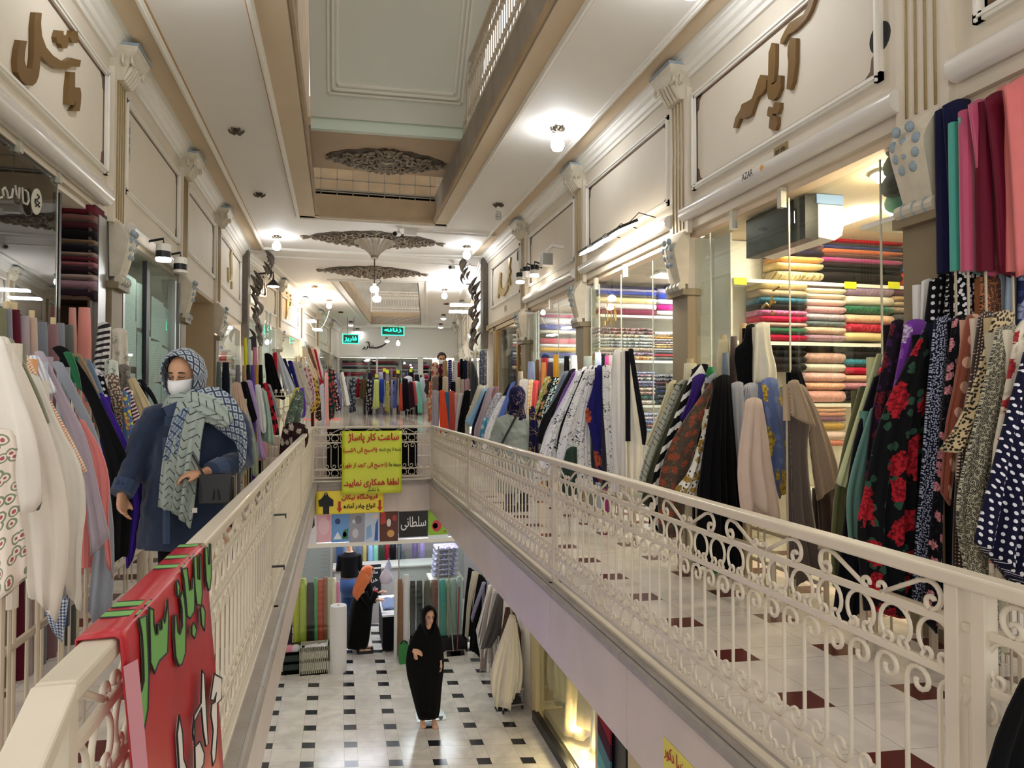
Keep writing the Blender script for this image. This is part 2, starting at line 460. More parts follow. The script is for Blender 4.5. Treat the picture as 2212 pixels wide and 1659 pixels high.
# ---- slab edge round the void: marble fascia, rounded ledge
def fascia(name, x0, x1, inward, y0=.75, y1=12.32):
    k = MB()
    n = 8
    for i in range(n):
        a, b = y0 + (y1 - y0) * i / n, y0 + (y1 - y0) * (i + 1) / n
        k.box((x0 + inward * .012, a + .002, -.55), (x1 + inward * .012, b - .002, -.07))
    struct(name, k, m_fascia)
    g = MB()
    xa = x1 if inward > 0 else x0
    for i in range(n):
        a, b = y0 + (y1 - y0) * i / n, y0 + (y1 - y0) * (i + 1) / n
        prof = [(xa - inward * .2, -.072), (xa + inward * .03, -.072)] + [(xa + inward * (.03 + .028 * math.cos(math.radians(t))), -.04 + .032 * math.sin(math.radians(t))) for t in range(-80, 91, 34)] + [(xa - inward * .2, -.004)]
        g.prism([(x, a + .002, z) for x, z in prof], (0, b - a - .004, 0))
    struct(name + '_ledge', g, m_ledge)
struct('trim_void_border', MB().box((VX1 - .03, .75, -.003), (VX1 + .13, 12.3, .004)).box((VX0 - .12, .75, -.003), (VX0 + .03, 12.3, .004)), m_ledge)
fascia('trim_void_west', VX0 - .08, VX0 + .0, 1)
fascia('trim_void_east', VX1 - .0, VX1 + .08, -1)
k = MB(); k.box((VX0, 12.30, -.55), (.3, 12.42, -.07)); k.box((.302, 12.30, -.55), (1.0, 12.42, -.07)); k.box((1.002, 12.30, -.55), (VX1, 12.42, -.07)); struct('trim_void_north', k, m_fascia)
struct('trim_void_north_ledge', MB().box((VX0, 12.24, -.07), (VX1, 12.42, -.01)), m_ledge)
# ---- walls as frames: t along the wall, n into the aisle
class Fr:
    def __init__(s, o, t, n): s.o, s.t, s.n = Vector(o), Vector(t), Vector(n)
    def p(s, t, n, z): return s.o + s.t * t + s.n * n + Vector((0, 0, z))
    def box(s, mb, t0, t1, n0, n1, z0, z1): return mb.obox(s.p(t0, n0, z0), s.t * (t1 - t0), s.n * (n1 - n0), Vector((0, 0, z1 - z0)))
A7 = math.radians(7.0)
U7, V7 = Vector((math.sin(A7), math.cos(A7), 0)), Vector((math.cos(A7), -math.sin(A7), 0))
FL, FR_ = Fr((XL, 0, 0), (0, 1, 0), (1, 0, 0)), Fr((XR, 0, 0), (0, 1, 0), (-1, 0, 0))
FFL, FFR = Fr((XL, 16.7, 0), U7, V7), Fr((XR, 16.35, 0), U7, -V7)
for nm, fr, a, b, z0 in (('wall_left', FL, -3, 16.7, ZH), ('wall_right', FR_, -3, 16.35, ZH), ('wall_far_left', FFL, 0, 17.2, 3.35), ('wall_far_right', FFR, 0, 17.2, 3.35)):
    struct(nm, fr.box(MB(), a, b, -.3, 0, z0, 5.0), m_wall)
# cornices
def cornice(name, fr, a, b, z=ZC):
    prof = [(0, z - .19), (.03, z - .19), (.035, z - .15), (.06, z - .14), (.075, z - .09), (.11, z - .07), (.12, z - .03), (.14, z - .02), (.14, z), (0, z)]
    struct(name, MB().prism([fr.p(a, n, q) for n, q in prof], fr.t * (b - a)), m_mould)
cornice('trim_cornice_left', FL, -3, 16.6); cornice('trim_cornice_right', FR_, -3, 16.3)
cornice('trim_cornice_far_left', FFL, .1, 17.2, 4.76); cornice('trim_cornice_far_right', FFR, .1, 17.2, 4.76)
# ---- ceilings
OX0, OX1, OY1 = -.45, 1.79, 13.3
ce = MB()
ce.box((-2.4, -3, ZC), (OX0, 16.9, ZC + .5)); ce.box((OX1, -3, ZC), (3.7, 16.9, ZC + .5)); ce.box((OX0, OY1, ZC), (OX1, 16.9, ZC + .5))
struct('ceiling', ce, m_ceil)
b = MB()
for x0, x1 in ((-.72, OX0), (OX1, 2.02)): b.box((x0, -3, ZC - .012), (x1, OY1 + .12, ZC))
b.box((-.72, OY1, ZC - .012), (2.02, OY1 + .12, ZC))
b.box((-2.1 + .2, -3, ZC - .01), (-1.68, 16.4, ZC)); b.box((3.0, -3, ZC - .01), (3.2, 16.2, ZC)); b.box((-1.9, 16.45, ZC - .012), (3.2, 17.1, ZC))
struct('trim_ceiling_band', b, m_band)
b = MB()
for x in (-.75, 2.04, -1.66, 2.98):
    y1 = OY1 + .15 if abs(x) < 1.5 or x == 2.04 else 16.35
    b.box((x - .03, -3, ZC - .035), (x + .03, y1, ZC)); b.box((x - .012, -3, ZC - .055), (x + .012, y1, ZC))
b.box((-.78, OY1 + .11, ZC - .035), (2.07, OY1 + .17, ZC)); b.box((-1.69, 16.3, ZC - .05), (3.01, 16.42, ZC)); b.box((-2.0, 17.05, ZC - .06), (3.4, 17.15, ZC))
struct('trim_ceiling_moulding', b, m_mould)
b = MB()
for x in (-.79, 2.085, -1.62): b.box((x - .006, -3, ZC - .006), (x + .006, 16.2 if x < -1 else OY1 + .2, ZC))
struct('trim_ceiling_line', b, M('ochre_line', 'b98d5a', .6))
# ---- the storey above, seen through the ceiling opening
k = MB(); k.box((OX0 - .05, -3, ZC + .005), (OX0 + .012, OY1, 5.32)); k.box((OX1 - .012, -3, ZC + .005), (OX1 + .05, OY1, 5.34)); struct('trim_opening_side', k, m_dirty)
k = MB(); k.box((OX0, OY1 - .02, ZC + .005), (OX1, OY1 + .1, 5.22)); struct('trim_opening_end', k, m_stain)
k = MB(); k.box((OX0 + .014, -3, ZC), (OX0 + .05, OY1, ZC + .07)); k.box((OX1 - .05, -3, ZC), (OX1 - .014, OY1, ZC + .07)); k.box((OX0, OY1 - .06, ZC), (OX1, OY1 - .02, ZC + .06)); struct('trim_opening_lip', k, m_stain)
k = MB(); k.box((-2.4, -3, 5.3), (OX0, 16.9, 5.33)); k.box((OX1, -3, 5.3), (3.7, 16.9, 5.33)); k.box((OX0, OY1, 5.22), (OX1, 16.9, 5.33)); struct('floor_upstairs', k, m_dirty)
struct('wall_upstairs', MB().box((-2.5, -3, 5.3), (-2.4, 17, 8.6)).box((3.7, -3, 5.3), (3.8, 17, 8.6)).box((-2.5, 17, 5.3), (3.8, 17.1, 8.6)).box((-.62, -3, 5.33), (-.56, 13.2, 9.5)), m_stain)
struct('ceiling_bridge', MB().box((-.8, 10.45, 5.40), (2.5, 12.35, 5.52)), M('soffit_beige', 'b9a286', .75, var=.14, vscale=1.4))
g = MB()
for i in range(8): g.box((OX0 + .1 + i * .29, 13.28, 5.22), (OX0 + .115 + i * .29, 13.3, 5.75))
for z in (5.26, 5.5, 5.74): g.box((OX0, 13.28, z), (OX1, 13.3, z + .02))
struct('trim_grille', g, m_dirty)
# sloped white soffit of the stair above, with framed mouldings
sl = Vector((0, -1.0, 1.22)).normalized(); so = Vector((-.42, 10.42, 5.52)); sx = Vector((2.42, -.12, 0)); sn = sx.cross(sl).normalized()
if sn.y > 0: sn = -sn
k = MB(); k.obox(so, sx, sl * 4.6, -sn * .12); struct('ceiling_stair_soffit', k, M('pale_green_white', 'd9dcd2', .6, var=.04, vscale=1))
k = MB()
ux = sx.normalized()
def sbar(u0, u1, v0, v1, h, mb): mb.obox(so + ux * u0 + sl * v0, ux * (u1 - u0), sl * (v1 - v0), sn * h)
for i, (q, h) in enumerate(((.24, .03), (.30, .045), (.36, .02))):
    sbar(q, q + .03, q + .1, 4.6, h, k); sbar(2.42 - q - .03, 2.42 - q, q + .1, 4.6, h, k); sbar(q, 2.42 - q, q + .1, q + .13, h, k)
struct('trim_soffit_frame', k, m_mould)
struct('trim_soffit_lip', MB().obox(so + Vector((0, .03, -.16)), sx, (0, .1, 0), (0, 0, .2)), M('pale_green', 'c9d6c6', .6))
# ---- far part of the ceiling, turned seven degrees
def far(t, s, z): return Vector((.65, 16.55, 0)) + U7 * t + V7 * s + Vector((0, 0, z))
def fbox(mb, t0, t1, s0, s1, z0, z1): return mb.obox(far(t0, s0, z0), U7 * (t1 - t0), V7 * (s1 - s0), Vector((0, 0, z1 - z0)))
FO = (3.6, 14.9, -1.1, 1.1)
ce = MB()
fbox(ce, -.2, FO[0], -3.2, 3.2, 4.76, 5.1); fbox(ce, FO[1], 18, -3.2, 3.2, 4.76, 5.1); fbox(ce, FO[0], FO[1], -3.2, FO[2], 4.76, 5.1); fbox(ce, FO[0], FO[1], FO[3], 3.2, 4.76, 5.1)
struct('ceiling_far', ce, m_ceil)
k = MB()
for s0, s1 in ((FO[2] - .3, FO[2] - .24), (FO[3] + .24, FO[3] + .3), (-2.45, -2.39), (2.39, 2.45)): fbox(k, .6 if abs(s0) > 2 else FO[0] - .3, 16.6 if abs(s0) > 2 else FO[1] + .3, s0, s1, 4.72, 4.76)
fbox(k, FO[0] - .3, FO[0] - .24, -1.3, 1.3, 4.72, 4.76); fbox(k, FO[1] + .24, FO[1] + .3, -1.3, 1.3, 4.72, 4.76); fbox(k, 15.4, 15.5, -2.5, 2.5, 4.70, 4.76)
struct('trim_far_moulding', k, m_mould)
k = MB()
fbox(k, FO[0], FO[1], FO[2] - .02, FO[2], 4.76, 5.3); fbox(k, FO[0], FO[1], FO[3], FO[3] + .02, 4.76, 5.3); fbox(k, FO[1], FO[1] + .03, FO[2], FO[3], 4.76, 5.3)
struct('trim_far_opening', k, m_stain)
struct('wall_above_far', fbox(MB(), FO[1] + 1.6, FO[1] + 1.7, -3, 3, 5.1, 7.6), m_dirty)
# ---- far end wall of the aisle
k = MB(); fbox(k, 16.9, 17.1, -3.0, 3.0, 3.4, 4.9); fbox(k, 16.9, 17.1, .95, 1.2, .7, 3.4); struct('wall_end', k, m_wallw)
k = MB(); fbox(k, 16.84, 16.9, -2.8, 2.9, 3.4, 3.5); fbox(k, 16.80, 16.9, -2.8, -2.7, .7, 3.4); fbox(k, 16.8, 16.9, 2.7, 2.8, .7, 3.4); fbox(k, 16.8, 16.9, -1.0, -.93, .7, 3.4); struct('trim_end_frame', k, m_mould)
struct('wall_end_shop', fbox(MB(), 20.6, 20.7, -3.5, 3.5, .7, 3.5), m_shopw)
struct('ceiling_end_shop', fbox(MB(), 17.1, 20.7, -3.5, 3.5, 3.45, 3.5), m_shopw)
struct('window_end', fbox(MB(), 16.86, 16.87, -2.7, .95, 2.0, 3.4), m_glass)
# ---- shop bays: framed sign panel, roller tube, pilaster, corbel, pier
NT = [0]
def nt_():
    NT[0] += 1; return NT[0]
def panel(fr, a, b, z0=3.46, z1=4.42):
    k = MB(); wd = .055
    for q, h in ((0, .03), (.02, .045)):
        w2 = wd - 2 * q
        fr.box(k, a + q, b - q, 0, h, z0 + q, z0 + q + w2); fr.box(k, a + q, b - q, 0, h, z1 - q - w2, z1 - q); fr.box(k, a + q, a + q + w2, 0, h, z0, z1); fr.box(k, b - q - w2, b - q, 0, h, z0, z1)
    struct('trim_%d' % nt_(), k, m_mould)
    k = MB(); i0, i1, j0, j1 = a + wd, b - wd, z0 + wd, z1 - wd; t = .018
    fr.box(k, i0, i1, 0, .006, j0, j0 + t); fr.box(k, i0, i1, 0, .006, j1 - t, j1); fr.box(k, i0, i0 + t, 0, .006, j0, j1); fr.box(k, i1 - t, i1, 0, .006, j0, j1)
    for t0, z_, dt, dz in ((i0, j0, 1, 1), (i1, j0, -1, 1), (i0, j1, 1, -1), (i1, j1, -1, -1)):
        k.prism([fr.p(t0, 0, z_), fr.p(t0 + dt * .13, 0, z_), fr.p(t0 + dt * .06, 0, z_ + dz * .05), fr.p(t0 + dt * .045, 0, z_ + dz * .13), fr.p(t0, 0, z_ + dz * .16)], fr.n * .006)
    struct('trim_%d' % nt_(), k, m_brown)
def tube_box(fr, a, b, z=3.25, r=.072):
    k = MB(); k.tube([fr.p(a, .05, z), fr.p(b, .05, z)], r, 18)
    struct('trim_%d' % nt_(), k, m_tube, smooth=False)
    smooth_by_angle(bpy.data.objects['trim_%d' % NT[0]])
def pilaster(fr, t, zb=3.06, pier=True, top=4.52, zf=0.):
    k = MB(); fr.box(k, t - .19, t + .19, 0, .05, zb, top); struct('trim_%d' % nt_(), k, m_wall)
    k = MB()
    for i in range(4): k.tube([fr.p(t - .105 + i * .07, .052, zb + .05), fr.p(t - .105 + i * .07, .052, top - .08)], .010, 6)
    struct('trim_%d' % nt_(), k, m_goldline)
    # capital: flared block with two volutes and leaves
    k = MB(); zt = top
    rings = []
    for z, wd, dp in ((zt - .10, .13, .10), (zt + .0, .15, .14), (zt + .09, .17, .19), (zt + .15, .21, .24), (zt + .2, .22, .25)):
        rings.append([fr.p(t - wd, 0, z), fr.p(t + wd, 0, z), fr.p(t + wd, dp, z), fr.p(t - wd, dp, z)])
    k.loft(rings)
    for sgn in (-1, 1):
        for d in (.12, .2):
            c = fr.p(t + sgn * .17, d, zt + .07)
            k.tube([c + fr.t * (sgn * x) + Vector((0, 0, z)) for x, z in arc(0, 0, .055, 90, -300, 9, .015)], .016, 5)
    for i in range(5):
        a0 = t - .12 + i * .06
        k.tube([fr.p(a0, .1, zt - .09), fr.p(a0, .155, zt), fr.p(a0, .19, zt + .06), fr.p(a0, .17, zt + .03)], [.02, .025, .015, .006], 5)
    struct('trim_%d' % nt_(), k, m_corbel)
    k = MB(); fr.box(k, t - .225, t + .225, 0, .262, zt + .2, zt + .225); struct('trim_%d' % nt_(), k, m_blue)
    # scrolled corbel under the fluted strip
    k = MB(); n = 9; rings = []
    for i in range(n + 1):
        q = i / n; z = zb + .02 - q * .52
        dp = .07 + .12 * math.sin(min(1, q * 2.4) * math.pi / 2) * (1 - max(0, q - .35) * 1.25)
        wd = .14 - .035 * q
        rings.append([fr.p(t - wd, 0, z), fr.p(t + wd, 0, z), fr.p(t + wd, dp * .9, z), fr.p(t + wd * .5, dp, z), fr.p(t, dp * 1.06, z), fr.p(t - wd * .5, dp, z), fr.p(t - wd, dp * .9, z)])
    k.loft(rings)
    k.tube([fr.p(t - .14, .09, zb - .53), fr.p(t + .14, .09, zb - .53)], .042, 10)
    struct('trim_%d' % nt_(), k, m_corbel)
    k = MB()
    for i, (w_, n_) in enumerate(((.05, 2), (.085, 3), (.07, 3), (.04, 2))):
        for j in range(n_): k.ball(fr.p(t + w_ * (2 * j / (n_ - 1) - 1), .185 - .012 * i, zb - .07 - .075 * i), .026, 8, 6, 1, 1, 1.3)
    for dx in (-.08, 0, .08): k.tube([fr.p(t + dx, .09 + .044 * math.cos(q), zb - .53 + .044 * math.sin(q)) for q in [i * math.pi / 6 for i in range(13)]], .006, 4)
    struct('trim_%d' % nt_(), k, m_blue)
    if pier:
        k = MB(); fr.box(k, t - .16, t + .16, -.1, .04, zf, zb - .55); fr.box(k, t - .18, t + .18, -.1, .1, zb - .62, zb - .56)
        struct('trim_%d' % nt_(), k, m_pier)
for t in (3.38, 6.42, 9.45, 12.6): pilaster(FR_, t)
for t in (4.05, 7.33, 10.25, 13.0): pilaster(FL, t)
for a, b in ((.6, 3.05), (3.72, 6.18), (6.68, 9.2), (9.7, 12.28), (12.9, 15.5)): panel(FR_, a, b)
for a, b in ((4.3, 7.06), (7.6, 10.0), (10.5, 12.75), (13.25, 16.0)): panel(FL, a, b)
for a, b in ((.5, 3.15), (3.55, 6.3), (6.6, 9.3), (9.62, 12.4)): tube_box(FR_, a, b)
for a, b in ((4.3, 6.9), (7.65, 10.15)): tube_box(FL, a, b, 3.12 if a > 5 else 3.22, .06 if a > 5 else .085)
for t in (3.6, 7.0, 10.4, 13.8): pilaster(FFL, t, 3.35, True, 4.5, ZF); pilaster(FFR, t, 3.35, True, 4.5, ZF)
for a, b in ((.4, 3.3), (3.9, 6.7), (7.3, 10.1), (10.7, 13.5)): panel(FFL, a, b, 3.65, 4.4); panel(FFR, a, b, 3.65, 4.4)
# carved leaf clusters where the aisle bends
for nm, fr, t in (('trim_carving_left', FL, 16.55), ('trim_carving_right', FR_, 16.1)):
    k = MB(); r = random.Random(3)
    for i in range(34):
        z = 4.72 - i * .062 + r.uniform(-.03, .03); a0 = t + r.uniform(-.22, .22) * (1.2 if i < 8 else .8); d = .12 + r.uniform(0, .2) + (.25 if i < 8 else 0)
        L = r.uniform(.1, .2); sg = r.choice((-1, 1))
        pts = [fr.p(a0 + sg * L * .3 * math.sin(j * .7), d + L * .7 * math.sin(j * .5), z - L * (j - 2) * .4) for j in range(6)]
        k.tube(pts, [.02, .055, .07, .06, .04, .012], 7, flat=.5)
    fr.box(k, t - .16, t + .16, 0, .12, 2.6, 4.75)
    smooth_by_angle(struct(nm, k, m_bronze))
# piers and end stiles of the far bays, shop partitions and rooms behind the glass
k = MB()
for x0, x1, ys, zt in ((3.4, 6.4, (3.38, 6.42, 9.45, 12.6, 16.1), 3.08),):
    for y in ys: k.box((x0 + .02, y - .06, 0), (x1, y + .06, zt))
    k.box((x1, 0, 0), (x1 + .1, 16.2, zt))
struct('wall_shops_right', k, m_shopw)
struct('ceiling_shops_right', MB().box((3.45, 0, 3.04), (6.4, 16.2, 3.1)), M('shop_ceiling', 'd8c6ac', .7, var=.08, vscale=14))
k = MB()
for y in (4.05, 7.33, 10.25, 13.0, 16.5): k.box((-4.6, y - .06, 0), (-2.12, y + .06, 3.1))
k.box((-4.7, 3, 0), (-4.6, 16.6, 3.1)); struct('wall_shops_left', k, m_shopw)
struct('ceiling_shops_left', MB().box((-4.6, 3, 3.06), (-2.15, 16.6, 3.1)), m_shopw)
for nm, fr, sg in (('wall_shops_far_left', FFL, -1), ('wall_shops_far_right', FFR, -1)):
    k = MB()
    for t in (.1, 3.6, 7.0, 10.4, 13.8, 17.1): fr.box(k, t - .05, t + .05, -2.2, -.02, .6, 3.4)
    fr.box(k, 0, 17.1, -2.3, -2.2, .6, 3.4); fr.box(k, 0, 17.1, -2.2, -.3, 3.38, 3.44)
    struct(nm, k, m_shopw)
# recessed doorway bay: plain beige reveal
struct('wall_reveal', MB().box((-2.9, 10.42, 0), (-2.84, 12.85, 3.1)).box((-2.84, 12.79, 0), (-2.1, 12.86, 3.1)).box((-2.9, 10.42, 3.04), (-2.1, 12.85, 3.1)), M('beige_reveal', 'b7a383', .7, var=.08))
# ================================================================ railings
def put(o, parent, loc):
    o.parent = parent; o.location = loc; return o
ZB = dict(top=.945, r2=.80, r3=.66, r4=.205, r5=.07)
def baluster_mb():
    top = [(x, z) for x, z in arc(.047, .600, .047, 180, -200, 14, .012)]
    bot = [(x, z) for x, z in arc(-.047, .262, .047, 0, -380, 14, .012)]
    p = list(reversed(bot)) + [(0, .3), (0, .43), (0, .56)] + top
    return MB().tube([(-x, 0, z) for x, z in p], .0075, 6)
def loop_mb(dz=0.):
    h = arc(0, .735, .058, 90, -48, 8) + arc(.029, .690, .024, -35, -300, 9, .010)
    k = MB()
    for s in (1, -1): k.tube([(s * x, 0, z + dz) for x, z in h], .0065, 6)
    return k
def truss_mb(L=.55):
    k = MB()
    for s in (1, -1):
        hook = arc(.030, .828, .020, -90, 200, 9, .012)
        k.tube([(s * x, 0, z) for x, z in [(.03, .808)] + hook], .007, 6)
        rod = [(.03, .812), (.12, .858), (.175, .886)] + arc(.208, .852, .040, 115, -90, 10, .040) + arc(.216, .834, .024, -90, -330, 8, .012)
        k.tube([(s * x, 0, z) for x, z in rod], .0075, 6)
    return k
BAL, LOOP, LOOPB, TRU = (f.build(n, m_rail, smooth=True, origin=(0, 0, 0)) for n, f in (('baluster', baluster_mb()), ('scroll_loop', loop_mb()), ('scroll_loop', loop_mb(-.592)), ('scroll_truss', truss_mb())))
for o in (BAL, LOOP, LOOPB, TRU): COL.objects.unlink(o)
def first(src, parent, loc, name):
    c = src.copy(); c.name = name; COL.objects.link(c); c.parent = parent; c.location = loc; return c
def joined(src, xs, name, parent):
    """what lies beyond the hundred nearest, as one part"""
    vs = [v.co for v in src.data.vertices]; fs = [tuple(p.vertices) for p in src.data.polygons]
    k = MB()
    for x in xs: k.add([v + Vector((x, 0, 0)) for v in vs], fs)
    o = k.build(name, m_rail, smooth=True, origin=(0, 0, 0)); o.parent = parent; o.location = (0, 0, 0); o['kind'] = 'stuff'
def railing(label, loc, rz, posts, L, near_end, feet=True):
    t = thing('railing', label, 'railing', loc, None, rz)
    def bar(name, z0, z1, hw, x0=0, x1=L, bw=.004):
        o = MB().box((x0, -hw, z0), (x1, hw, z1)).build(name, m_rail, origin=(0, 0, 0)); put(o, t, (0, 0, 0)); return bevel(o, bw)
    bar('top_rail', .905, .945, .032, bw=.008)
    for z in (ZB['r2'], ZB['r3'], ZB['r4'], ZB['r5']): bar('cross_rail', z - .012, z + .012, .008)
    bar('sill_rail', .0, .022, .02)
    for x in posts:
        o = MB().box((x - .022, -.022, -.03), (x + .022, .022, .906)).build('post', m_rail, origin=(0, 0, 0)); put(o, t, (0, 0, 0)); bevel(o, .003)
        if feet:
            o = MB().box((x - .02, -.05, -.006), (x + .02, .05, .004)).build('foot_plate', m_dark, origin=(0, 0, 0)); put(o, t, (0, 0, 0))
    ok = lambda x, m: all(abs(x - p) > m for p in posts)
    for src, sp, name, m, lim in ((BAL, .115, 'baluster', .06, 95), (LOOP, .14, 'scroll_loop', .075, 50), (LOOPB, .14, 'scroll_loop', .075, 48), (TRU, .55, 'scroll_truss', .0, 99)):
        xs = []; ps = sorted(set(list(posts) + [0, L]))
        for a, b in zip(ps, ps[1:]):
            n = max(1, round((b - a - .03) / sp)) if b - a > sp * .6 else 0
            if n: xs += [a + (b - a) * (i + .5) / n for i in range(n)]
        xs.sort(key=lambda x: abs(x - near_end))
        for x in xs[:lim]: first(src, t, (x, 0, 0), name)
        if xs[lim:]: joined(src, xs[lim:], name + 's_beyond', t)
    return t
RZ = math.pi / 2
rail_e = railing('cream iron railing with scrollwork along the maroon-tiled walkway side of the void', (1.61, -.35, 0), RZ, (.0, 1.80, 1.88, 5.45, 9.0, 12.5), 12.55, 1.9)
rail_w = railing('cream iron railing with a red banner hung over it, beside the woman in denim', (-.44, 1.27, 0), RZ, (.02, 3.7, 7.3, 10.9), 10.95, 0)
rail_n = railing('short cream iron railing across the far end of the void, behind the yellow banner', (-.42, 12.22, 0), 0, (.0, 2.02), 2.02, 1)
# the end of the west railing, sloping down along the steps
def slope(mb, x0, z0, x1, z1, hw, th):
    d = Vector((x1 - x0, 0, z1 - z0))
    return mb.obox((x0, -hw, z0 - th), d, (0, 2 * hw, 0), (0, 0, th))
o = slope(MB(), .0, .945, -1.6, .945 - .80, .034, .04).build('sloping_rail', m_rail, origin=(0, 0, 0)); put(o, rail_w, (0, 0, 0)); bevel(o, .006)
k = MB(); slope(k, .0, .79, -1.6, .0, .008, .022); k.tube([(-.02, 0, .70), (-.12, 0, .80), (-.2, 0, .81)], .009)
for x, z in ((-.10, .79), (-.26, .70), (-.42, .62)): k.tube([(x + a, 0, z + b - .03) for a, b in arc(0, 0, .055, 60, -290, 12, .014)], .0095, 6)
put(k.build('scroll_infill', m_rail, origin=(0, 0, 0)), rail_w, (0, 0, 0))
k = MB(); 
for x, z in ((-.07, .80), (-.1, .78)): k.tube([(x, .0, z), (x - .02, .02, z - .05), (x + .01, .03, z - .09), (x - .02, .035, z - .12)], .004, 5)
put(k.build('wire_tie', M('rusty_wire', '7d6248', .6, .5), origin=(0, 0, 0)), rail_w, (0, 0, 0))
for x, z in ((3.66, .62), (3.55, .30)):
    put(MB().box((x - .01, -.1, z), (x + .03, -.02, z + .008)).box((x - .01, -.1, z - .02), (x + .03, -.094, z)).build('bracket', m_dark, origin=(0, 0, 0)), rail_w, (0, 0, 0))
railing('white iron railing of the storey above, at the far ceiling opening', far(15.05, -1.1, 5.3), -A7, (0, 2.2), 2.2, 1, False)
o = railing('cream iron railing of the storey above, seen through the ceiling opening', (OX1 + .02, 3.5, 5.34), RZ, (.0, 3.2, 6.4, 9.6), 9.7, 3, False)
# ================================================================ lamps
e_cool = M('bulb_cool', 'f3f7ff', emit=LAMP_COOL); e_warm = M('bulb_warm', 'ffd9a8', emit=LAMP_WARM)
e_shop = M('shop_lamp', 'fff3e0', emit=LAMP_SHOP); e_shopc = M('shop_lamp_cool', 'f6f8ff', emit=LAMP_SHOP * 1.25); e_spot = M('spot_face', 'fff4e4', emit=40.)
m_cap = M('lamp_bronze', '5f5546', .4, .6); m_porc = M('porcelain', 'e4e0d8', .3); m_dull = M('unlit_bulb', 'c9c6c0', .2, spec=.6)
def ceiling_lamp(x, y, z, label, kind, bulb=None, group=None):
    """bronze flower cap on the ceiling, holder, bulb"""
    t = thing('ceiling_lamp', label, 'lamp', (x, y, z), group)
    k = MB(); k.lathe([(.05, 0), (.062, -.012), (.04, -.03), (.028, -.05)], (x, y, z), 12)
    for i in range(6):
        a = i * math.pi / 3; c, s = math.cos(a), math.sin(a)
        k.tube([(x + c * .03, y + s * .03, z - .055), (x + c * .07, y + s * .07, z - .04), (x + c * .09, y + s * .09, z - .012), (x + c * .085, y + s * .085, z)], [.008, .018, .014, .004], 5)
    k.build('flower_cap', m_cap, t)
    if kind == 'cap': return t
    MB().lathe([(.028, -.05), (.032, -.06), (.032, -.11), (.024, -.115)], (x, y, z), 12).build('bulb_holder', m_porc, t)
    if kind == 'bulb': MB().lathe([(.02, -.11), (.05, -.135), (.08, -.18), (.085, -.24), (.06, -.29), (.01, -.305)], (x, y, z), 14).build('bulb', bulb, t, smooth=True)
    elif kind == 'shade':
        MB().lathe([(.03, -.10), (.10, -.13), (.125, -.165), (.12, -.17), (.03, -.12)], (x, y, z), 16).build('lamp_shade', m_porc, t, smooth=True)
        MB().lathe([(.03, -.13), (.105, -.163), (.08, -.20), (.02, -.22)], (x, y, z), 14).build('bulb', bulb, t, smooth=True)
    elif kind == 'spiral':
        k = MB()
        k.tube([(x + .045 * math.sin(min(1, i / 8) * 1.57) * math.cos(i * .8), y + .045 * math.sin(min(1, i / 8) * 1.57) * math.sin(i * .8), z - .13 - i * .0042) for i in range(36)], .011, 6)
        k.build('bulb', bulb, t, smooth=True)
    return t
for x, y, lb, kd, bb in (
    (2.63, 8.2, 'lit cool white bulb on the ceiling above the shop with the three floodlights', 'bulb', e_cool),
    (-1.27, 15.1, 'lit cool white ceiling bulb by the chandelier rosette tip, near the carved leaf cluster', 'bulb', e_cool),
    (2.72, 15.04, 'lit cool white ceiling bulb beside the security camera pipe, above the carved bronze cluster', 'bulb', e_cool),
    (2.67, 11.69, 'unlit spiral bulb hanging from a bronze flower cap on the ceiling', 'spiral', m_dull),
    (-1.27, 9.26, 'empty bronze flower cap on the ceiling above the shop papered with newspapers', 'cap', None),
    (-1.29, 12.06, 'empty bronze flower cap on the ceiling above the beige doorway recess', 'cap', None),
    (2.63, 4.8, 'lit ceiling bulb above the floral fabrics, higher than the picture shows', 'bulb', e_cool),  # this and the next three: unseen bulbs added to light the near aisle
    (2.63, 1.3, 'lit ceiling bulb over the walkway behind the floral fabrics, outside the picture', 'bulb', e_cool),
    (-1.27, 5.6, 'lit ceiling bulb above the woman in denim, higher than the picture shows', 'bulb', e_cool),
    (-1.27, 1.9, 'lit ceiling bulb over the sloping rail end, outside the picture', 'bulb', e_cool)):
    ceiling_lamp(x, y, ZC, lb, kd, bb)
for px, py, lb, kd, bb in (
    (680, 617, 'warm glowing ceiling bulb before the one with a white cable, by the gilt sign', 'bulb', e_warm),
    (711, 647, 'warm glowing ceiling bulb with a white cable looping down from it', 'bulb', e_warm),
    (960, 624, 'pear-shaped lit bulb on the ceiling, east of the far ceiling opening', 'bulb', e_cool),
    (964, 655, 'empty bronze cap on the ceiling beyond the pear-shaped bulb', 'cap', None),
    (958, 679, 'lit lamp under a white saucer shade, nearer of two by the far security camera', 'shade', e_cool),
    (952, 699, 'lit lamp under a white saucer shade, farther of two by the far security camera', 'shade', e_cool),
    (758, 694, 'lit saucer-shaded lamp on the ceiling just above the small green neon sign', 'shade', e_cool),
    (772, 709, 'lit saucer-shaded lamp hanging over the right edge of the small green neon sign', 'shade', e_cool),
    (736, 673, 'empty bronze cap on the ceiling before the saucer-shaded lamps', 'cap', None)):
    p = U(px, py, Z=4.76); ceiling_lamp(p.x, p.y, 4.76, lb, kd, bb)
for px, py, lb, kd in ((836, 734, 'lit saucer lamp hanging below the large green neon sign', 'shade'), (860, 737, 'big round lit bulb hanging below the large green neon sign', 'bulb')):
    p = U(px, py, Y=31.5); t = ceiling_lamp(p.x, p.y, p.z + .1, lb, kd, e_cool)
    MB().tube([(p.x, p.y, p.z + .1), (p.x, p.y, 4.76)], .008, 6).build('rod', m_cap, t)
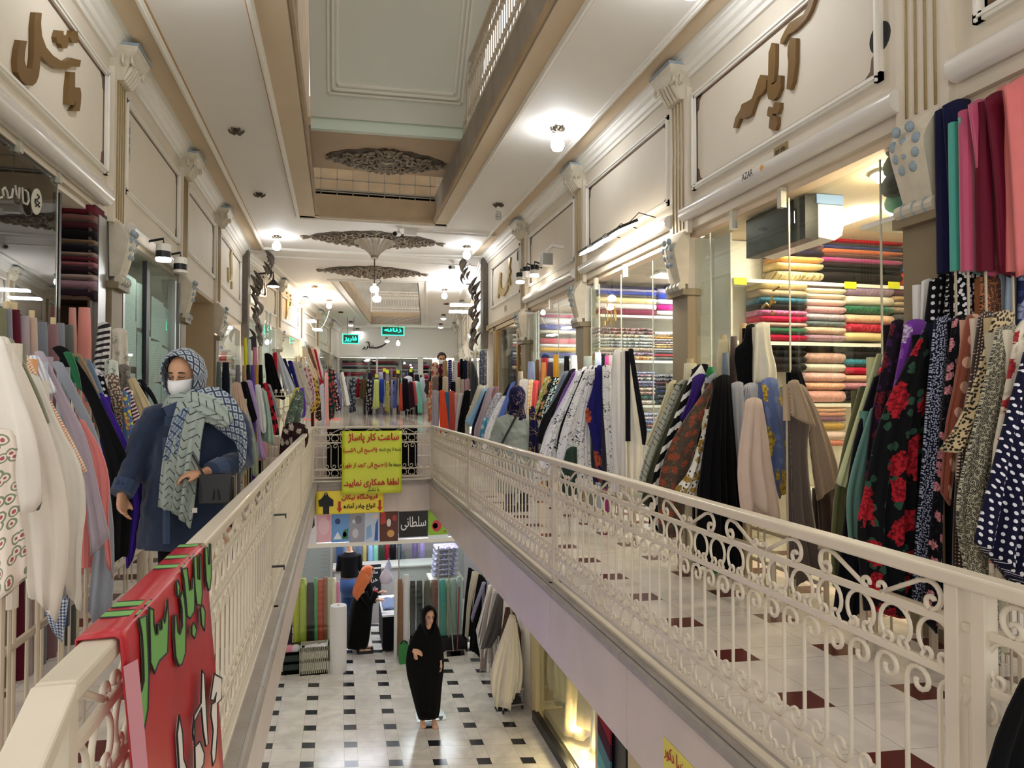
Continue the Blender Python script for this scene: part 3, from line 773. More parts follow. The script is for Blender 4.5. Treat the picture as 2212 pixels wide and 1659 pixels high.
# cable looping from the warm bulb to the lit shop
a, b = U(711, 672, Y=24.2), U(668, 694, Y=23)
tag(MB().tube([a + (b - a) * q + Vector((0, 0, -.45 * math.sin(q * math.pi) ** .8)) for q in [i / 12 for i in range(13)]], .012, 6).build('lamp_cable', m_porc), 'white cable looping from the warm bulb towards the brightly lit shop', 'cable')
# rosettes of the ceiling
def rosette(name, label, cx, cy, z, hx, hy, seed, mat, tips=True):
    k = MB(); r = random.Random(seed)
    def curl(u, v, s, a):
        for sx in (1, -1):
            for sy in (1, -1):
                pts = [(cx + sx * (u + s * p), cy + sy * (v + s * q), z - .02 - .04 * math.sin(i / 9 * 3.1)) for i, (p, q) in enumerate([(math.cos(math.radians(a)) * x - math.sin(math.radians(a)) * y, math.sin(math.radians(a)) * x + math.cos(math.radians(a)) * y) for x, y in arc(0, 0, 1, 0, 330, 9, .25)])]
                k.tube(pts, [s * .2, s * .24, s * .24, s * .23, s * .22, s * .2, s * .19, s * .16, s * .13, s * .08], 5)
    n = 9
    for i in range(n):
        u = hx * .88 * (i + .35) / n; lim = hy * (1 - (i + .2) / n) ** .8
        m = max(1, round(lim / .13))
        for j in range(m): curl(u + r.uniform(-.015, .015), lim * (j + .45) / m, r.uniform(.06, .085), r.uniform(0, 360))
    k.lathe([(.16, -.002), (.15, -.03), (.09, -.05), (.03, -.07)], (cx, cy, z), 20)
    k.cur = 1
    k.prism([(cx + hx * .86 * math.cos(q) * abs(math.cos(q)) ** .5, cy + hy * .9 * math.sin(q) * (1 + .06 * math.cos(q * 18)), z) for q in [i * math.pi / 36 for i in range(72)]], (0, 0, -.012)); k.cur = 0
    if tips:
        for s in (1, -1): k.tube([(cx + s * hx * .86, cy, z - .02), (cx + s * hx * .9, cy, z - .03), (cx + s * hx * .96, cy, z - .035), (cx + s * hx, cy, z - .015)], [.02, .035, .05, .01], 6)
    return tag(smooth_by_angle(k.build(name, [mat, M('rosette_painted_shade', '574a3c', .7)])), label, 'rosette')  # dark ground: shade between the carved curls put into its colour
m_ros = M('rosette_plaster', 'a39683', .6, var=.45, vscale=16); m_ros2 = M('rosette_bronze', '958671', .5, .1, var=.4, vscale=14)
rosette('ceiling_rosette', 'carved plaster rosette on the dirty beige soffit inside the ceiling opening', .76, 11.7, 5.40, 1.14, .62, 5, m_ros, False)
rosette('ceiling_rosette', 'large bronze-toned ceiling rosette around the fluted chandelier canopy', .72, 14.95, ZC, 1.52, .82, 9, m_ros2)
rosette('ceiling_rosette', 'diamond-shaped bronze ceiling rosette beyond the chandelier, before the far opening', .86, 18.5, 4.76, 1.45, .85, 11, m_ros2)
c = (.72, 14.95)
t = thing('chandelier', 'stripped chandelier: fluted bronze canopy, rod and two glowing bulbs', 'chandelier', (c[0], c[1], ZC - .04))
k = MB(); rings = []
for r_, z in ((.42, -.03), (.44, -.06), (.36, -.10), (.24, -.19), (.13, -.29), (.075, -.36), (.08, -.39), (.05, -.42)):
    rings.append([(c[0] + r_ * (1 + (.045 if i % 2 else -.03)) * math.cos(i * math.pi / 24), c[1] + r_ * (1 + (.045 if i % 2 else -.03)) * math.sin(i * math.pi / 24), ZC + z) for i in range(48)])
k.loft(rings).build('canopy', m_ros2, t)
MB().tube([(c[0], c[1], 4.4), (c[0], c[1], 3.86)], .014, 8).build('rod', m_cap, t)
MB().tube([(c[0] + .02, c[1], 3.95), (c[0] + .1, c[1], 3.98), (c[0] + .13, c[1], 3.9), (c[0] + .06, c[1], 3.82), (c[0] + .05, c[1], 3.76)], .008, 5).build('wire', m_dark, t)
for x, z in ((0, 3.86), (.05, 3.66)):
    MB().lathe([(.03, 0), (.03, -.06)], (c[0] + x, c[1], z), 10).build('bulb_holder', m_porc, t)
    MB().lathe([(.02, -.05), (.075, -.075), (.095, -.12), (.075, -.18), (.015, -.2)], (c[0] + x, c[1], z), 14).build('bulb', e_cool, t, smooth=True)
# small spot lamps on the walls
def spot(x, y, z, label, lit, wallx, mats=(m_porc, m_dark), r=.075, h=.2):
    t = thing('spot_lamp', label, 'lamp', (x, y, z))
    MB().tube([(wallx, y, z + .1), (x, y, z + .16), (x, y, z + .08)], .014, 8).build('bracket', m_dark, t)
    MB().lathe([(r * .9, .1), (r, .095), (r, .02)], (x, y, z), 16).build('housing', mats[0], t)
    MB().lathe([(r * 1.02, .02), (r * 1.02, -.05), (r * .9, -.05)], (x, y, z), 16).build('band', mats[1], t)
    MB().lathe([(r * .95, -.05), (r * 1.05, -.06), (r * .98, -h * .42), (r * .5, -h * .46)], (x, y, z), 16).build('lens', e_spot if lit else m_porc, t)
spot(-1.85, 8.17, 2.98, 'lit white spot lamp with a black band on the newspapered shop head', True, -2.1)
spot(-1.85, 9.0, 3.0, 'unlit white spot lamp with a black band beside the beige doorway', False, -2.1)
spot(3.13, 11.02, 3.52, 'lit spot lamp nearest the louvred grey lamp on the sign panel', True, 3.4, (m_dark, m_porc))
spot(3.13, 11.5, 3.58, 'unlit middle spot lamp of the three by the fluted pilaster', False, 3.4, (m_dark, m_porc))
spot(3.13, 11.95, 3.56, 'lit spot lamp nearest the gilded sign with the long stroke', True, 3.4, (m_dark, m_porc))
t = thing('wall_lamp', 'unlit grey louvred metal lamp on a white bracket above the shop', 'lamp', (3.13, 10.3, 3.45))
MB().box((3.04, 10.22, 3.48), (3.2, 10.38, 3.66)).build('housing', m_steel, t)
k = MB()
for i in range(5): k.box((3.03, 10.225 + i * .033, 3.46), (3.04, 10.24 + i * .033, 3.67))
k.build('louvre', m_porc, t); MB().tube([(3.4, 10.3, 3.78), (3.2, 10.3, 3.8), (3.12, 10.3, 3.72), (3.12, 10.3, 3.66)], .03, 8).build('bracket', m_porc, t)
for i, (y, lb) in enumerate(((8.05, 'farthest of the three slim floodlights over the white shop head'), (7.55, 'middle of the three slim floodlights over the white shop head'), (7.05, 'nearest of the three slim floodlights over the white shop head'))):
    t = thing('floodlight', lb, 'lamp', (3.0, y, 3.28))
    k = MB().obox((2.9, y - .17, 3.22), (.22, 0, .10), (0, .34, 0), (-.012, 0, .03)); bevel(k.build('housing', m_dark, t), .006)
    MB().obox((2.915, y - .15, 3.212), (.19, 0, .086), (0, .30, 0), (.004, 0, -.012)).build('light_face', M('flood_face', 'fff6ea', emit=55.), t)
    MB().tube([(3.4, y, 3.42), (3.2, y, 3.46), (3.06, y, 3.32)], .006, 6).build('arm', m_dark, t)
# swing lamp over the chrome sign at the bend, lit light box shop, wall tubes further on
p = FFL.p(.9, .45, 4.12); t = thing('sign_lamp', 'black hooded lamp leaning over the chrome sign letters', 'lamp', p)
k = MB(); k.lathe([(.03, .16), (.05, .14), (.15, .03), (.16, 0), (.15, 0)], p, 16); k.tube([p + Vector((0, 0, .15)), p + Vector((0, 0, .34)), FFL.p(.9, 0, 4.4)], .025, 8); k.build('hood', m_dark, t)
MB().lathe([(.14, .012), (.13, -.01), (.02, -.03)], p, 14).build('light_face', e_spot, t)
for t0, z, lb in ((6.0, 3.86, 'bright white strip lamp nearer the hooded lamp, over the glittering shop'), (7.3, 3.72, 'bright white strip lamp farther along, over the glittering shop')):
    o = FFL.box(MB(), t0, t0 + .5, .35, .6, z, z + .05).build('strip_lamp', e_shopc); tag(o, lb, 'lamp')
for t0, z, lb in ((3.2, 3.9, 'white tube lamp standing out from the wall above the far pile of rolls'), (2.2, 3.96, 'small white tube lamp near the carved bronze cluster')):
    tag(FFR.box(MB(), t0, t0 + .25, .1, .75, z, z + .05).build('tube_lamp', e_shopc), lb, 'lamp')
# security cameras
def camera_(p, d, label, pipe=None):
    p = Vector(p); d = Vector(d).normalized(); t = thing('security_camera', label, 'camera', p)
    MB().tube([p, p + d * .2], .055, 14).build('housing', m_porc, t)
    MB().tube([p + d * .195, p + d * .215], .042, 12).build('lens', m_dark, t)
    MB().tube([p, p + Vector((0, 0, .07)), p + Vector((0, 0, .11))], .02, 8).build('mount', m_porc, t)
    if pipe: MB().box(p - d * .02 + Vector((.1, -.06, -.02)), p + Vector((.35, .08, .1))).build('junction_box', m_porc, t); MB().tube([p + Vector((.3, .02, .07)), p + Vector((pipe, .02, .07))], .02, 8).build('pipe', m_porc, t)
camera_((1.14, 13.9, 4.70), (-.5, -1, -.25), 'white bullet camera with a junction box and pipe on the ceiling', 2.0)
p = U(978, 672, Z=4.72); camera_(p, (-.3, -1, -.1), 'small pale security camera on the ceiling by the saucer-shaded lamps')
camera_((2.72, 16.9, 4.66), (-.6, -1, -.2), 'dark-lensed security camera tucked beside the carved bronze cluster')
p = U(1030, 636, Y=20); camera_(p, (-.4, -1, -.2), 'white security camera on the wall above the far pile of rolls')
# ================================================================ signs
def trace(fr_plane, ox, oy, sc, polys, name, mat, label, cat='sign', th=.035, axis='X', val=0., nrm=(1, 0, 0)):
    """solid letters: outlines measured on the photograph, laid on their own wall"""
    t = thing(name, label, cat, (0, 0, 0)); allp = []
    for po in polys:
        P = [U(ox + x / sc, oy + y / sc, **{axis: val}) for x, y in po]; allp += P
        MB().prism(P, Vector(nrm) * th).build('letter', mat, None)['_t'] = 1
    loc = sum(allp, Vector()) / len(allp); loc.z = min(p.z for p in allp); t.location = loc
    for o in [o for o in COL.objects if o.get('_t')]: del o['_t']; o.parent = t; o.location = o.location - loc
    return t
trace(0, 1460, 0, 2.9415, [
    [(686, 283), (690, 252), (715, 200), (745, 150), (790, 122), (835, 95), (860, 40), (868, -20), (900, -30), (903, 0), (880, 70), (850, 125), (800, 180), (770, 205), (735, 225), (710, 270), (700, 285)],
    [(735, 300), (757, 243), (787, 245), (785, 400), (770, 520), (750, 572), (727, 570), (735, 470), (738, 400), (733, 350)],
    [(612, 340), (632, 275), (657, 278), (655, 420), (645, 525), (628, 535), (640, 543), (665, 520), (672, 480), (692, 482), (690, 560), (665, 620), (640, 642), (610, 632), (602, 590), (610, 470)],
    [(385, 815), (400, 750), (430, 700), (440, 665), (480, 645), (505, 630), (530, 560), (545, 510), (560, 478), (585, 480), (598, 510), (595, 560), (570, 600), (540, 620), (525, 660), (500, 735), (460, 757), (430, 755), (405, 815)],
    [(645, 660), (660, 650), (685, 655), (684, 690), (670, 725), (640, 725), (628, 750), (602, 740), (605, 705), (612, 680), (640, 690)],
    [(620, 745), (640, 735), (668, 745), (668, 790), (655, 830), (635, 830), (613, 815)]],
    'sign_letters', m_letter, 'carved gold-brown Persian letters on the panel above the lace-stocked shop', axis='X', val=XR, nrm=(-1, 0, 0))
trace(0, 0, 0, 3.95, [
    [(258, 103), (310, 105), (303, 190), (312, 300), (350, 400), (410, 470), (480, 515), (520, 520), (570, 490), (652, 510), (640, 568), (580, 560), (520, 590), (440, 583), (370, 540), (300, 470), (295, 560), (285, 640), (262, 700), (230, 728), (180, 722), (130, 680), (100, 610), (93, 520), (105, 420), (125, 338), (182, 345), (165, 430), (160, 510), (180, 580), (205, 610), (225, 580), (240, 480), (243, 350), (243, 220)],
    [(455, 255), (500, 258), (500, 290), (540, 305), (543, 360), (530, 410), (490, 408), (475, 370), (445, 360), (437, 315)], [(572, 258), (622, 260), (628, 310), (620, 365), (575, 362), (560, 315)],
    [(555, 610), (600, 612), (600, 740), (645, 745), (655, 800), (650, 880), (640, 945), (570, 945), (600, 900), (605, 850), (590, 895), (535, 890), (540, 750)]],
    'sign_letters', m_letter, 'carved brown Persian letters above the shop with the smoky glass', axis='X', val=XL, nrm=(1, 0, 0))
trace(0, 1040, 500, 5.531, [
    [(235, 490), (250, 495), (245, 600), (248, 665), (275, 690), (305, 650), (330, 560), (335, 440), (340, 320), (360, 310), (362, 330), (350, 430), (362, 480), (350, 520), (345, 600), (320, 700), (280, 770), (240, 765), (228, 740), (215, 797), (205, 790), (222, 620)], [(335, 575), (355, 570), (358, 640), (335, 640)]],
    'sign_letters', M('gilt', 'a8925a', .35, .4), 'gilded letters with one long rising stroke, above the brass-framed shop', axis='X', val=XR, nrm=(-1, 0, 0))
trace(0, 450, 480, 5.53, [[(222, 540), (232, 540), (232, 690), (245, 690), (255, 600), (250, 400), (257, 335), (270, 340), (268, 450), (274, 600), (262, 690), (240, 720), (225, 710)], [(260, 705), (275, 705), (272, 800), (262, 800)]],
    'sign_letters', M('gilt_pale', 'b9a87c', .4, .2), 'thin faded gilt letters before the carved leaf cluster', axis='X', val=XL, nrm=(1, 0, 0))
def ffl_trace(fr, polys, ox, oy, sc, name, mat, label, th=.06):
    """the same on a wall that is turned: meet each sight line with the wall"""
    t = thing(name, label, 'sign', (0, 0, 0)); al = []; obs = []
    for po in polys:
        P = []
        for x, y in po:
            a = U(ox + x / sc, oy + y / sc, Y=1.0); d = a - Vector((0, 0, EYE)); q = (fr.o - Vector((0, 0, EYE))).dot(fr.n) / d.dot(fr.n)
            P.append(Vector((0, 0, EYE)) + d * q)
        al += P; obs.append(MB().prism(P, fr.n * th).build('letter', mat))
    loc = sum(al, Vector()) / len(al); loc.z = min(p.z for p in al); t.location = loc
    for o in obs: o.parent = t; o.location = o.location - loc
ffl_trace(FFL, [[(545, 615), (590, 620), (588, 680), (575, 700), (590, 790), (590, 860), (650, 880), (665, 860), (660, 800), (670, 780), (668, 890), (640, 897), (560, 885), (528, 860), (528, 760), (550, 700)], [(603, 640), (614, 640), (612, 850), (602, 850)], [(625, 690), (636, 690), (634, 850), (624, 850)], [(645, 700), (655, 700), (655, 790), (646, 790)], [(635, 640), (658, 635), (662, 665), (640, 672)], [(640, 690), (656, 680), (656, 706), (642, 710)]],
    450, 480, 5.53, 'sign_letters', M('chrome', 'b8b4b0', .12, 1.), 'big chrome letters just past the carved leaf cluster')
ffl_trace(FFL, [[(918, 1150), (926, 1000), (926, 890), (948, 885), (952, 960), (950, 1010), (962, 1015), (950, 1032), (937, 1020), (928, 1160)], [(978, 915), (990, 920), (988, 975), (962, 1003), (973, 965)], [(928, 835), (942, 838), (940, 860), (927, 855)], [(970, 863), (987, 866), (986, 890), (972, 888)]],
    450, 480, 5.53, 'sign_letters', M('gilt_bright', 'b08a3c', .35, .4), 'slim gold letters above the shop past the chrome sign', .04)
fe = Fr(far(16.88, 0, 0), V7, -U7)
ffl_trace(fe, [[(770, 322), (800, 330), (850, 330), (900, 315), (940, 295), (982, 270), (960, 297), (920, 327), (870, 347), (820, 348), (782, 343)], [(752, 268), (764, 272), (770, 330), (775, 352), (760, 340)], [(735, 318), (752, 322), (748, 343), (718, 364), (710, 358), (735, 343)], [(708, 322), (718, 335), (702, 355), (668, 362), (690, 346)], [(737, 262), (752, 264), (750, 278), (736, 276)], [(720, 266), (732, 268), (731, 280), (720, 279)], [(800, 312), (812, 312), (811, 322), (800, 322)]],
    660, 690, 5.53, 'sign_letters', m_dark, 'sweeping black calligraphic letters on the white wall at the aisle end', .04)
# number plates, maker's name on the shutter box, holes cut in the panels
def plate(x, y, z, n, digits, label):
    t = thing('number_plate', label, 'plate', (x, y, z - .06))
    MB().box((x, y - .085, z - .06), (x + n * .012, y + .085, z + .06)).build('plate', M('brass_plate', '9a8455', .4, .4), t)
    lettering('digits', shape(digits), (x + n * .012, y + (.06 if n < 0 else -.06), z - .035), (0, n, 0), (0, 0, 1), .12, m_dark, t, height=.07)
plate(XR, 4.79, 3.36, -1, '۱۳ ۲۹', 'small brass number plate under the carved gold-brown letters')
plate(XL, 5.77, 3.30, 1, '۱۸', 'small brass number plate above the smoky glass shop')
plate(XR, 14.2, 3.32, -1, '۲', 'tiny brass number plate under the gilded letters with the long stroke')
t = thing('maker_mark', 'black lettering and orange mark on the long white shutter box', 'lettering', (3.27, 5.1, 3.22))
lettering('letters', 'AZAR', (3.262, 5.13, 3.225), (0, -1, 0), (0, 0, 1), .16, m_dark, t, height=.055)
MB().prism([(3.262, 4.88, 3.25), (3.262, 4.85, 3.275), (3.262, 4.83, 3.25), (3.262, 4.86, 3.222)], (-.004, 0, 0)).build('mark', M('orange_mark', 'd59a3a', .5), t)
def hole(p, rx, rz, n, lbl):
    struct('trim_%d' % nt_(), MB().prism([(p.x, p.y + rx * math.cos(q), p.z + rz * math.sin(q)) for q in [i * math.pi / 10 for i in range(20)]], (n * .003, 0, 0)), M('dark_hole', '2a2c2c', .9))
hole(U(1901, 81, X=XR), .09, .10, -1, ''); hole(U(1119, 552, X=XR), .08, .11, -1, '')
# green neon signs
m_neon = M('neon_green', '19f0b0', emit=4.); m_neonb = M('neon_board', '06362c', .4)
def neon(x0, x1, y0, y1, Y, body, label, under=False):
    a = U(x0, y1, Y=Y); b = U(x1, y0, Y=Y); t = thing('neon_sign', label, 'sign', (a.x, Y, a.z)); w_, h_ = b.x - a.x, b.z - a.z
    MB().box((a.x, Y, a.z), (b.x, Y + .06, b.z)).build('board', m_neonb, t)
    k = MB(); e = .025
    k.box((a.x, Y - .02, a.z), (b.x, Y, a.z + e)); k.box((a.x, Y - .02, b.z - e), (b.x, Y, b.z)); k.box((a.x, Y - .02, a.z), (a.x + e, Y, b.z)); k.box((b.x - e, Y - .02, a.z), (b.x, Y, b.z)); k.build('border_tube', m_neon, t)
    lettering('letters', shape(body), (a.x + w_ * .12, Y - .02, a.z + h_ * (.32 if under else .2)), (1, 0, 0), (0, 0, 1), w_ * .76, m_neon, t, height=h_ * (.5 if under else .55), bold=.02)
    k = MB(); k.tube([(a.x + w_ * .3, Y + .03, b.z), (a.x + w_ * .3, Y + .03, 4.76)], .008); k.tube([(a.x + w_ * .7, Y + .03, b.z), (a.x + w_ * .7, Y + .03, 4.76)], .008); k.build('hanger', m_dark, t)
neon(740, 775, 722, 742, 29, 'فاریز', 'small glowing green neon sign with a bright border, hung beside the calligraphic wall letters')
neon(824, 873, 706, 724, 32, 'زنانه', 'larger glowing green neon sign hung below the far ceiling opening', True)
p = U(276, 300, X=XL); t = thing('notice', 'small faded printed sheet on the stained panel above the newspapered window', 'notice', p); MB().box((XL, p.y - .07, p.z - .22), (XL + .006, p.y + .07, p.z + .2)).build('sheet', M('old_paper', 'b8b0a2', .7), t)
for i in range(3): MB().box((XL + .006, p.y - .05, p.z - .14 + i * .1), (XL + .007, p.y + .05, p.z - .07 + i * .1)).build('printed_block', M('old_ink', '6a6460', .7), t)
# ================================================================ cloth on bolts
def resample(P, n):
    """n+1 points at even steps along a polyline, gently rounded"""
    P = [Vector((x, y)) for x, y in P]
    if len(P) > 2:
        Q = [P[0]]
        for a, b in zip(P, P[1:]): Q += [a.lerp(b, .25), a.lerp(b, .75)]
        P = Q + [P[-1]]
    d = [0]
    for a, b in zip(P, P[1:]): d.append(d[-1] + (b - a).length)
    out = []; j = 0
    for i in range(n + 1):
        s = d[-1] * i / n
        while j < len(d) - 2 and d[j + 1] < s: j += 1
        out.append(P[j].lerp(P[j + 1], (s - d[j]) / max(1e-6, d[j + 1] - d[j])))
    return out
def pts(s): return [tuple(float(v) for v in q.split(',')) for q in s.split()]
def cloth_mb(L, R, Y, hem=None, folds=None, thick=.11, seed=0, rows=15, amp=1.):
    """cloth hanging between two edges measured in the photograph, standing at distance Y; returns the mesh and its top middle"""
    r = random.Random(seed); Lp, Rp = resample(L, rows), resample(R, rows)
    wm = max((U(*Rp[i], Y=Y) - U(*Lp[i], Y=Y)).length for i in (rows // 2, rows))
    nf = folds if folds is not None else max(2, min(6, round(wm / .085)))
    n = max(12, nf * 8); k = MB(); rings = []; uvs = []
    ph = r.uniform(0, 6); ph2 = r.uniform(0, 6)
    hp = None
    if hem:
        H = [Lp[-1]] + [Vector(q) for q in hem] + [Rp[-1]]; hp = []
        tot = sum((b - a).length for a, b in zip(H, H[1:])); acc = [0]
        for a, b in zip(H, H[1:]): acc.append(acc[-1] + (b - a).length / tot)
        for c in range(n + 1):
            q = c / n; j = 0
            while j < len(acc) - 2 and acc[j + 1] < q: j += 1
            hp.append(H[j].lerp(H[j + 1], (q - acc[j]) / max(1e-6, acc[j + 1] - acc[j])))
    ln = 0; prev = None; hz = min(26, .28 * abs(Rp[-1].x - Lp[-1].x) + 3)
    for i in range(rows + 1):
        h = i / rows; W = (U(*Rp[i], Y=Y) - U(*Lp[i], Y=Y)).length
        mid = U(*(Lp[i].lerp(Rp[i], .5)), Y=Y)
        if prev is not None: ln += (mid - prev).length
        prev = mid; fr = []; bk = []; uf = []
        cap = min(1, .25 + h * 7)
        for c in range(n + 1):
            a = c / n; q = Lp[i].lerp(Rp[i], a)
            if hp: q = q + (hp[c] - Lp[-1].lerp(Rp[-1], a)) * h ** 2.5
            elif h > 0: q = q + Vector((0, h ** 4 * hz * (abs(((a * nf * .6 + ph2) % 2) - 1) - .5)))
            if i == 0: q = q + Vector((0, -min(7, .18 * (Rp[0] - Lp[0]).length) * math.sin(math.pi * a)))
            p = U(q.x, q.y, Y=Y); e = math.sin(math.pi * a)
            f = math.sin(2 * math.pi * nf * a + ph + .5 * math.sin(h * 4 + ph2)) + .5 * math.sin(2 * math.pi * (nf * .5 + .3) * a + ph2 + h) + .32 * math.sin(2 * math.pi * nf * 2.3 * a + ph2 * 2 + h * 2)
            b = W * thick * e * cap + amp * min(.045, .085 * W) * f * e ** .5 * min(1, .15 + h * 1.1) * cap
            fr.append(p + Vector((0, -b - .004, 0))); bk.append(p + Vector((0, .01 + .045 * W * e * cap, 0))); uf.append(((uf[-1][0] + (fr[-1] - fr[-2]).length) if c else 0., -ln))
        uf = [(q0 - uf[-1][0] / 2, q1) for q0, q1 in uf]; rings.append(fr + list(reversed(bk))); uvs.append(uf + list(reversed(uf)))
    m = len(rings[0]); b0 = len(k.v)
    k.grid(rings, True, uvs)
    for ring in (list(range(m - 1, -1, -1)), [rows * m + i for i in range(m)]):
        k.uv[len(k.f)] = [uvs[0 if ring[0] < m else rows][i % m] for i in ring]; k.f.append([b0 + i for i in ring]); k.mi.append(0)
    return k, U(*(Lp[0].lerp(Rp[0], .5)), Y=Y)
SEED = [0]
def mat_of(sp):
    """'plain:cream' or 'floral:black,green,red,1.2' -> material"""
    a, _, b = sp.partition(':'); q = b.split(','); sc = 1.
    if len(q) > 1 and q[-1].replace('.', '').isdigit(): sc = float(q.pop())
    return cloth(a, *q, sc=sc)
m_core = M('cardboard_core', 'c8b48c', .8)
ROLLCOL = {}
def bolt(desc, sp, Y, edges, place, group, hem=None, zf=0., roll=True, folds=None, thick=.11, name='fabric_bolt', amp=1., word='cloth over a bolt'):
    """one bolt of fabric: the roll standing on its rack, and the length pulled loose over it"""
    SEED[0] += 1
    L, R = (pts(s) for s in edges.split('|'))
    k, top = cloth_mb(L, R, Y, pts(hem) if hem else None, folds, thick, SEED[0], amp=amp)
    lb = '%s %s %s' % (desc, word, place)
    m = mat_of(sp)
    if not roll: return tag(k.build(name, m, smooth=True), lb, 'fabric', group)
    t = thing(name, lb, 'fabric', (top.x, Y + .06, max(zf, min(p.z for p in k.v))), group)
    k.build('draped_cloth', m, t, smooth=True)
    ww = max(.025, min(.055, (U(*R[0], Y=Y) - U(*L[0], Y=Y)).length * .3))
    zb = max(zf, min(p.z for p in k.v) + .04)
    MB().tube([(top.x, Y + .075, zb), (top.x, Y + .075, top.z - .015)], ww, 10).build('roll', m, t, smooth=False)
    if zb > zf + .05: MB().tube([(top.x, Y + .075, zf), (top.x, Y + .075, zb + .02)], .007, 6).build('stand_post', M('rack_paint', 'b8aa94', .5), t)
    return t
def standing_roll(desc, sp, Y, edges, place, group, zf=0., core=False, to_floor=True):
    """an upright wound roll measured at its visible edges, its foot on the rack"""
    SEED[0] += 1
    L, R = (pts(s) for s in edges.split('|'))
    a, b = U(*L[0], Y=Y), U(*R[0], Y=Y); c, d = U(*L[-1], Y=Y), U(*R[-1], Y=Y)
    r = max(.03, (b - a).length / 2); top = (a + b) / 2; bot = (c + d) / 2
    if to_floor:
        q = (top.z - zf) / max(.05, top.z - bot.z); bot = top + (bot - top) * q; bot.x = max(min(bot.x, top.x + .25), top.x - .25)
    k = MB(); rings = []; uvs = []; n = 14; m = 9
    for i in range(m + 1):
        h = i / m; p = top.lerp(bot, h)
        rr = r * (.8 if i == 0 else 1) * (1 + .03 * math.sin(i * 2.1 + SEED[0]))
        ring = []
        for j in range(n):
            q = 2 * math.pi * j / n; ring.append(Vector((p.x + rr * math.cos(q), Y + .0 + rr * .8 * math.sin(q) + .0, p.z + (.012 if i == 0 else 0))))
        rings.append(ring); uvs.append([(j / n * 6.28 * r, -h * (top - bot).length) for j in range(n)])
    k.grid(rings, True, uvs); k.f.append(list(range(n - 1, -1, -1))); k.mi.append(0); k.uv[len(k.f) - 1] = [uvs[0][i] for i in range(n - 1, -1, -1)]
    lb = '%s %s' % (desc, place)
    if not core: return tag(k.build('fabric_roll', mat_of(sp), smooth=True), lb, 'fabric', group)
    t = thing('fabric_roll', lb, 'fabric', (bot.x, Y, bot.z), group)
    k.build('wound_cloth', mat_of(sp), t, smooth=True)
    MB().tube([(top.x, Y, top.z - .03), (top.x, Y, top.z + .05)], min(.03, r * .45), 10).build('core_tube', m_core, t)
    return t
# ---------------------------------------------------------------- the floral stall nearest on the maroon-tiled side
PL = 'in the floral stall by the bracketed pier'; G = 'fabrics of the floral stall'
for row in [
    ('olive green', 'plain:olive', 3.52, '1858,835 1815,990 1795,1150 1800,1270|1876,840 1850,1000 1835,1150 1830,1280', None),
    ('pale lime', 'plain:c4c99a', 3.46, '1896,765 1852,900 1808,1040|1906,765 1872,900 1829,1057', None),
    ('plain black', 'plain:111119', 3.40, '1890,815 1842,960 1822,1160 1800,1340|1927,815 1893,1000 1872,1310', None),
    ('sea green', 'plain:5f8a80', 3.33, '1882,885 1845,1000 1828,1080 1836,1175|1893,880 1882,1000 1868,1090 1856,1180', '1846,1150'),
    ('dark plum swirled', 'floral:1c1420,3a1f4a,6a2430,1.2', 3.28, '1928,695 1905,800 1880,920 1870,1060|1951,693 1938,800 1910,920 1905,1100', None),
    ('bright purple dotted', 'floral:violet,8a4ab0,c9b0d8,.8', 3.22, '1957,696 1945,770 1930,848|2001,696 1980,755 1940,856', None),
    ('black red-rose', 'floral:0e0e11,2c4a3a,a8202c,.75', 3.10, '1993,722 1950,800 1895,920 1870,1060 1850,1140 1868,1330|2018,708 2012,820 2000,920 1993,1050 1990,1300', None),
    ('navy speckled pleated', 'spots:14172c,aab0c4,2.4', 3.02, '2021,690 2004,850 1994,1000 1976,1200 1972,1300|2058,690 2045,900 2032,1100 2030,1300', None),
    ('black pink-blossom', 'floral:0f0f14,20202a,d88f9a,2.1', 2.95, '2060,690 2042,850 2010,1150 1996,1340|2086,681 2062,800 2040,950 2034,1200 2024,1370', None),
    ('rust satin ringed', 'dots:8d4a36,d8a890,red,.35', 2.88, '2090,684 2064,830 2042,930 2034,1065|2114,681 2096,800 2072,920 2052,1090', None),
    ('brown fine-dotted', 'dots:3a2a24,d9cbb6,red,2.6', 2.80, '2116,684 2096,830 2076,950 2062,1100 2060,1230|2146,673 2126,800 2111,950 2102,1220', None),
    ('tan leopard', 'spots:c9b48a,1c1710,red,1.5', 2.70, '2150,676 2102,850 2062,930 2032,972|2192,678 2150,800 2112,920 2105,965', '2050,978 2080,966'),
    ('small-spotted leopard', 'leopard:b9b49c,26231c,red,2.4', 2.60, '2156,710 2112,900 2072,1050 2066,1130 2090,1240 2095,1400|2205,708 2185,840 2165,1000 2150,1200 2160,1430', None),
    ('cream red-budded', 'floral:dcd4c0,c0b49a,b02a30,1.6', 2.52, '2196,715 2172,850 2142,1000 2140,1250|2216,690 2204,850 2160,1040 2170,1250', None),
    ('navy polka-dot', 'dots:15152e,e4e4ea,red,1.25', 2.40, '2215,760 2175,900 2136,1050 2107,1171|2330,740 2330,950 2320,1130 2310,1330', '2154,1213 2202,1270'),
]: bolt(row[0], row[1], row[2], row[3], PL, G, row[4])
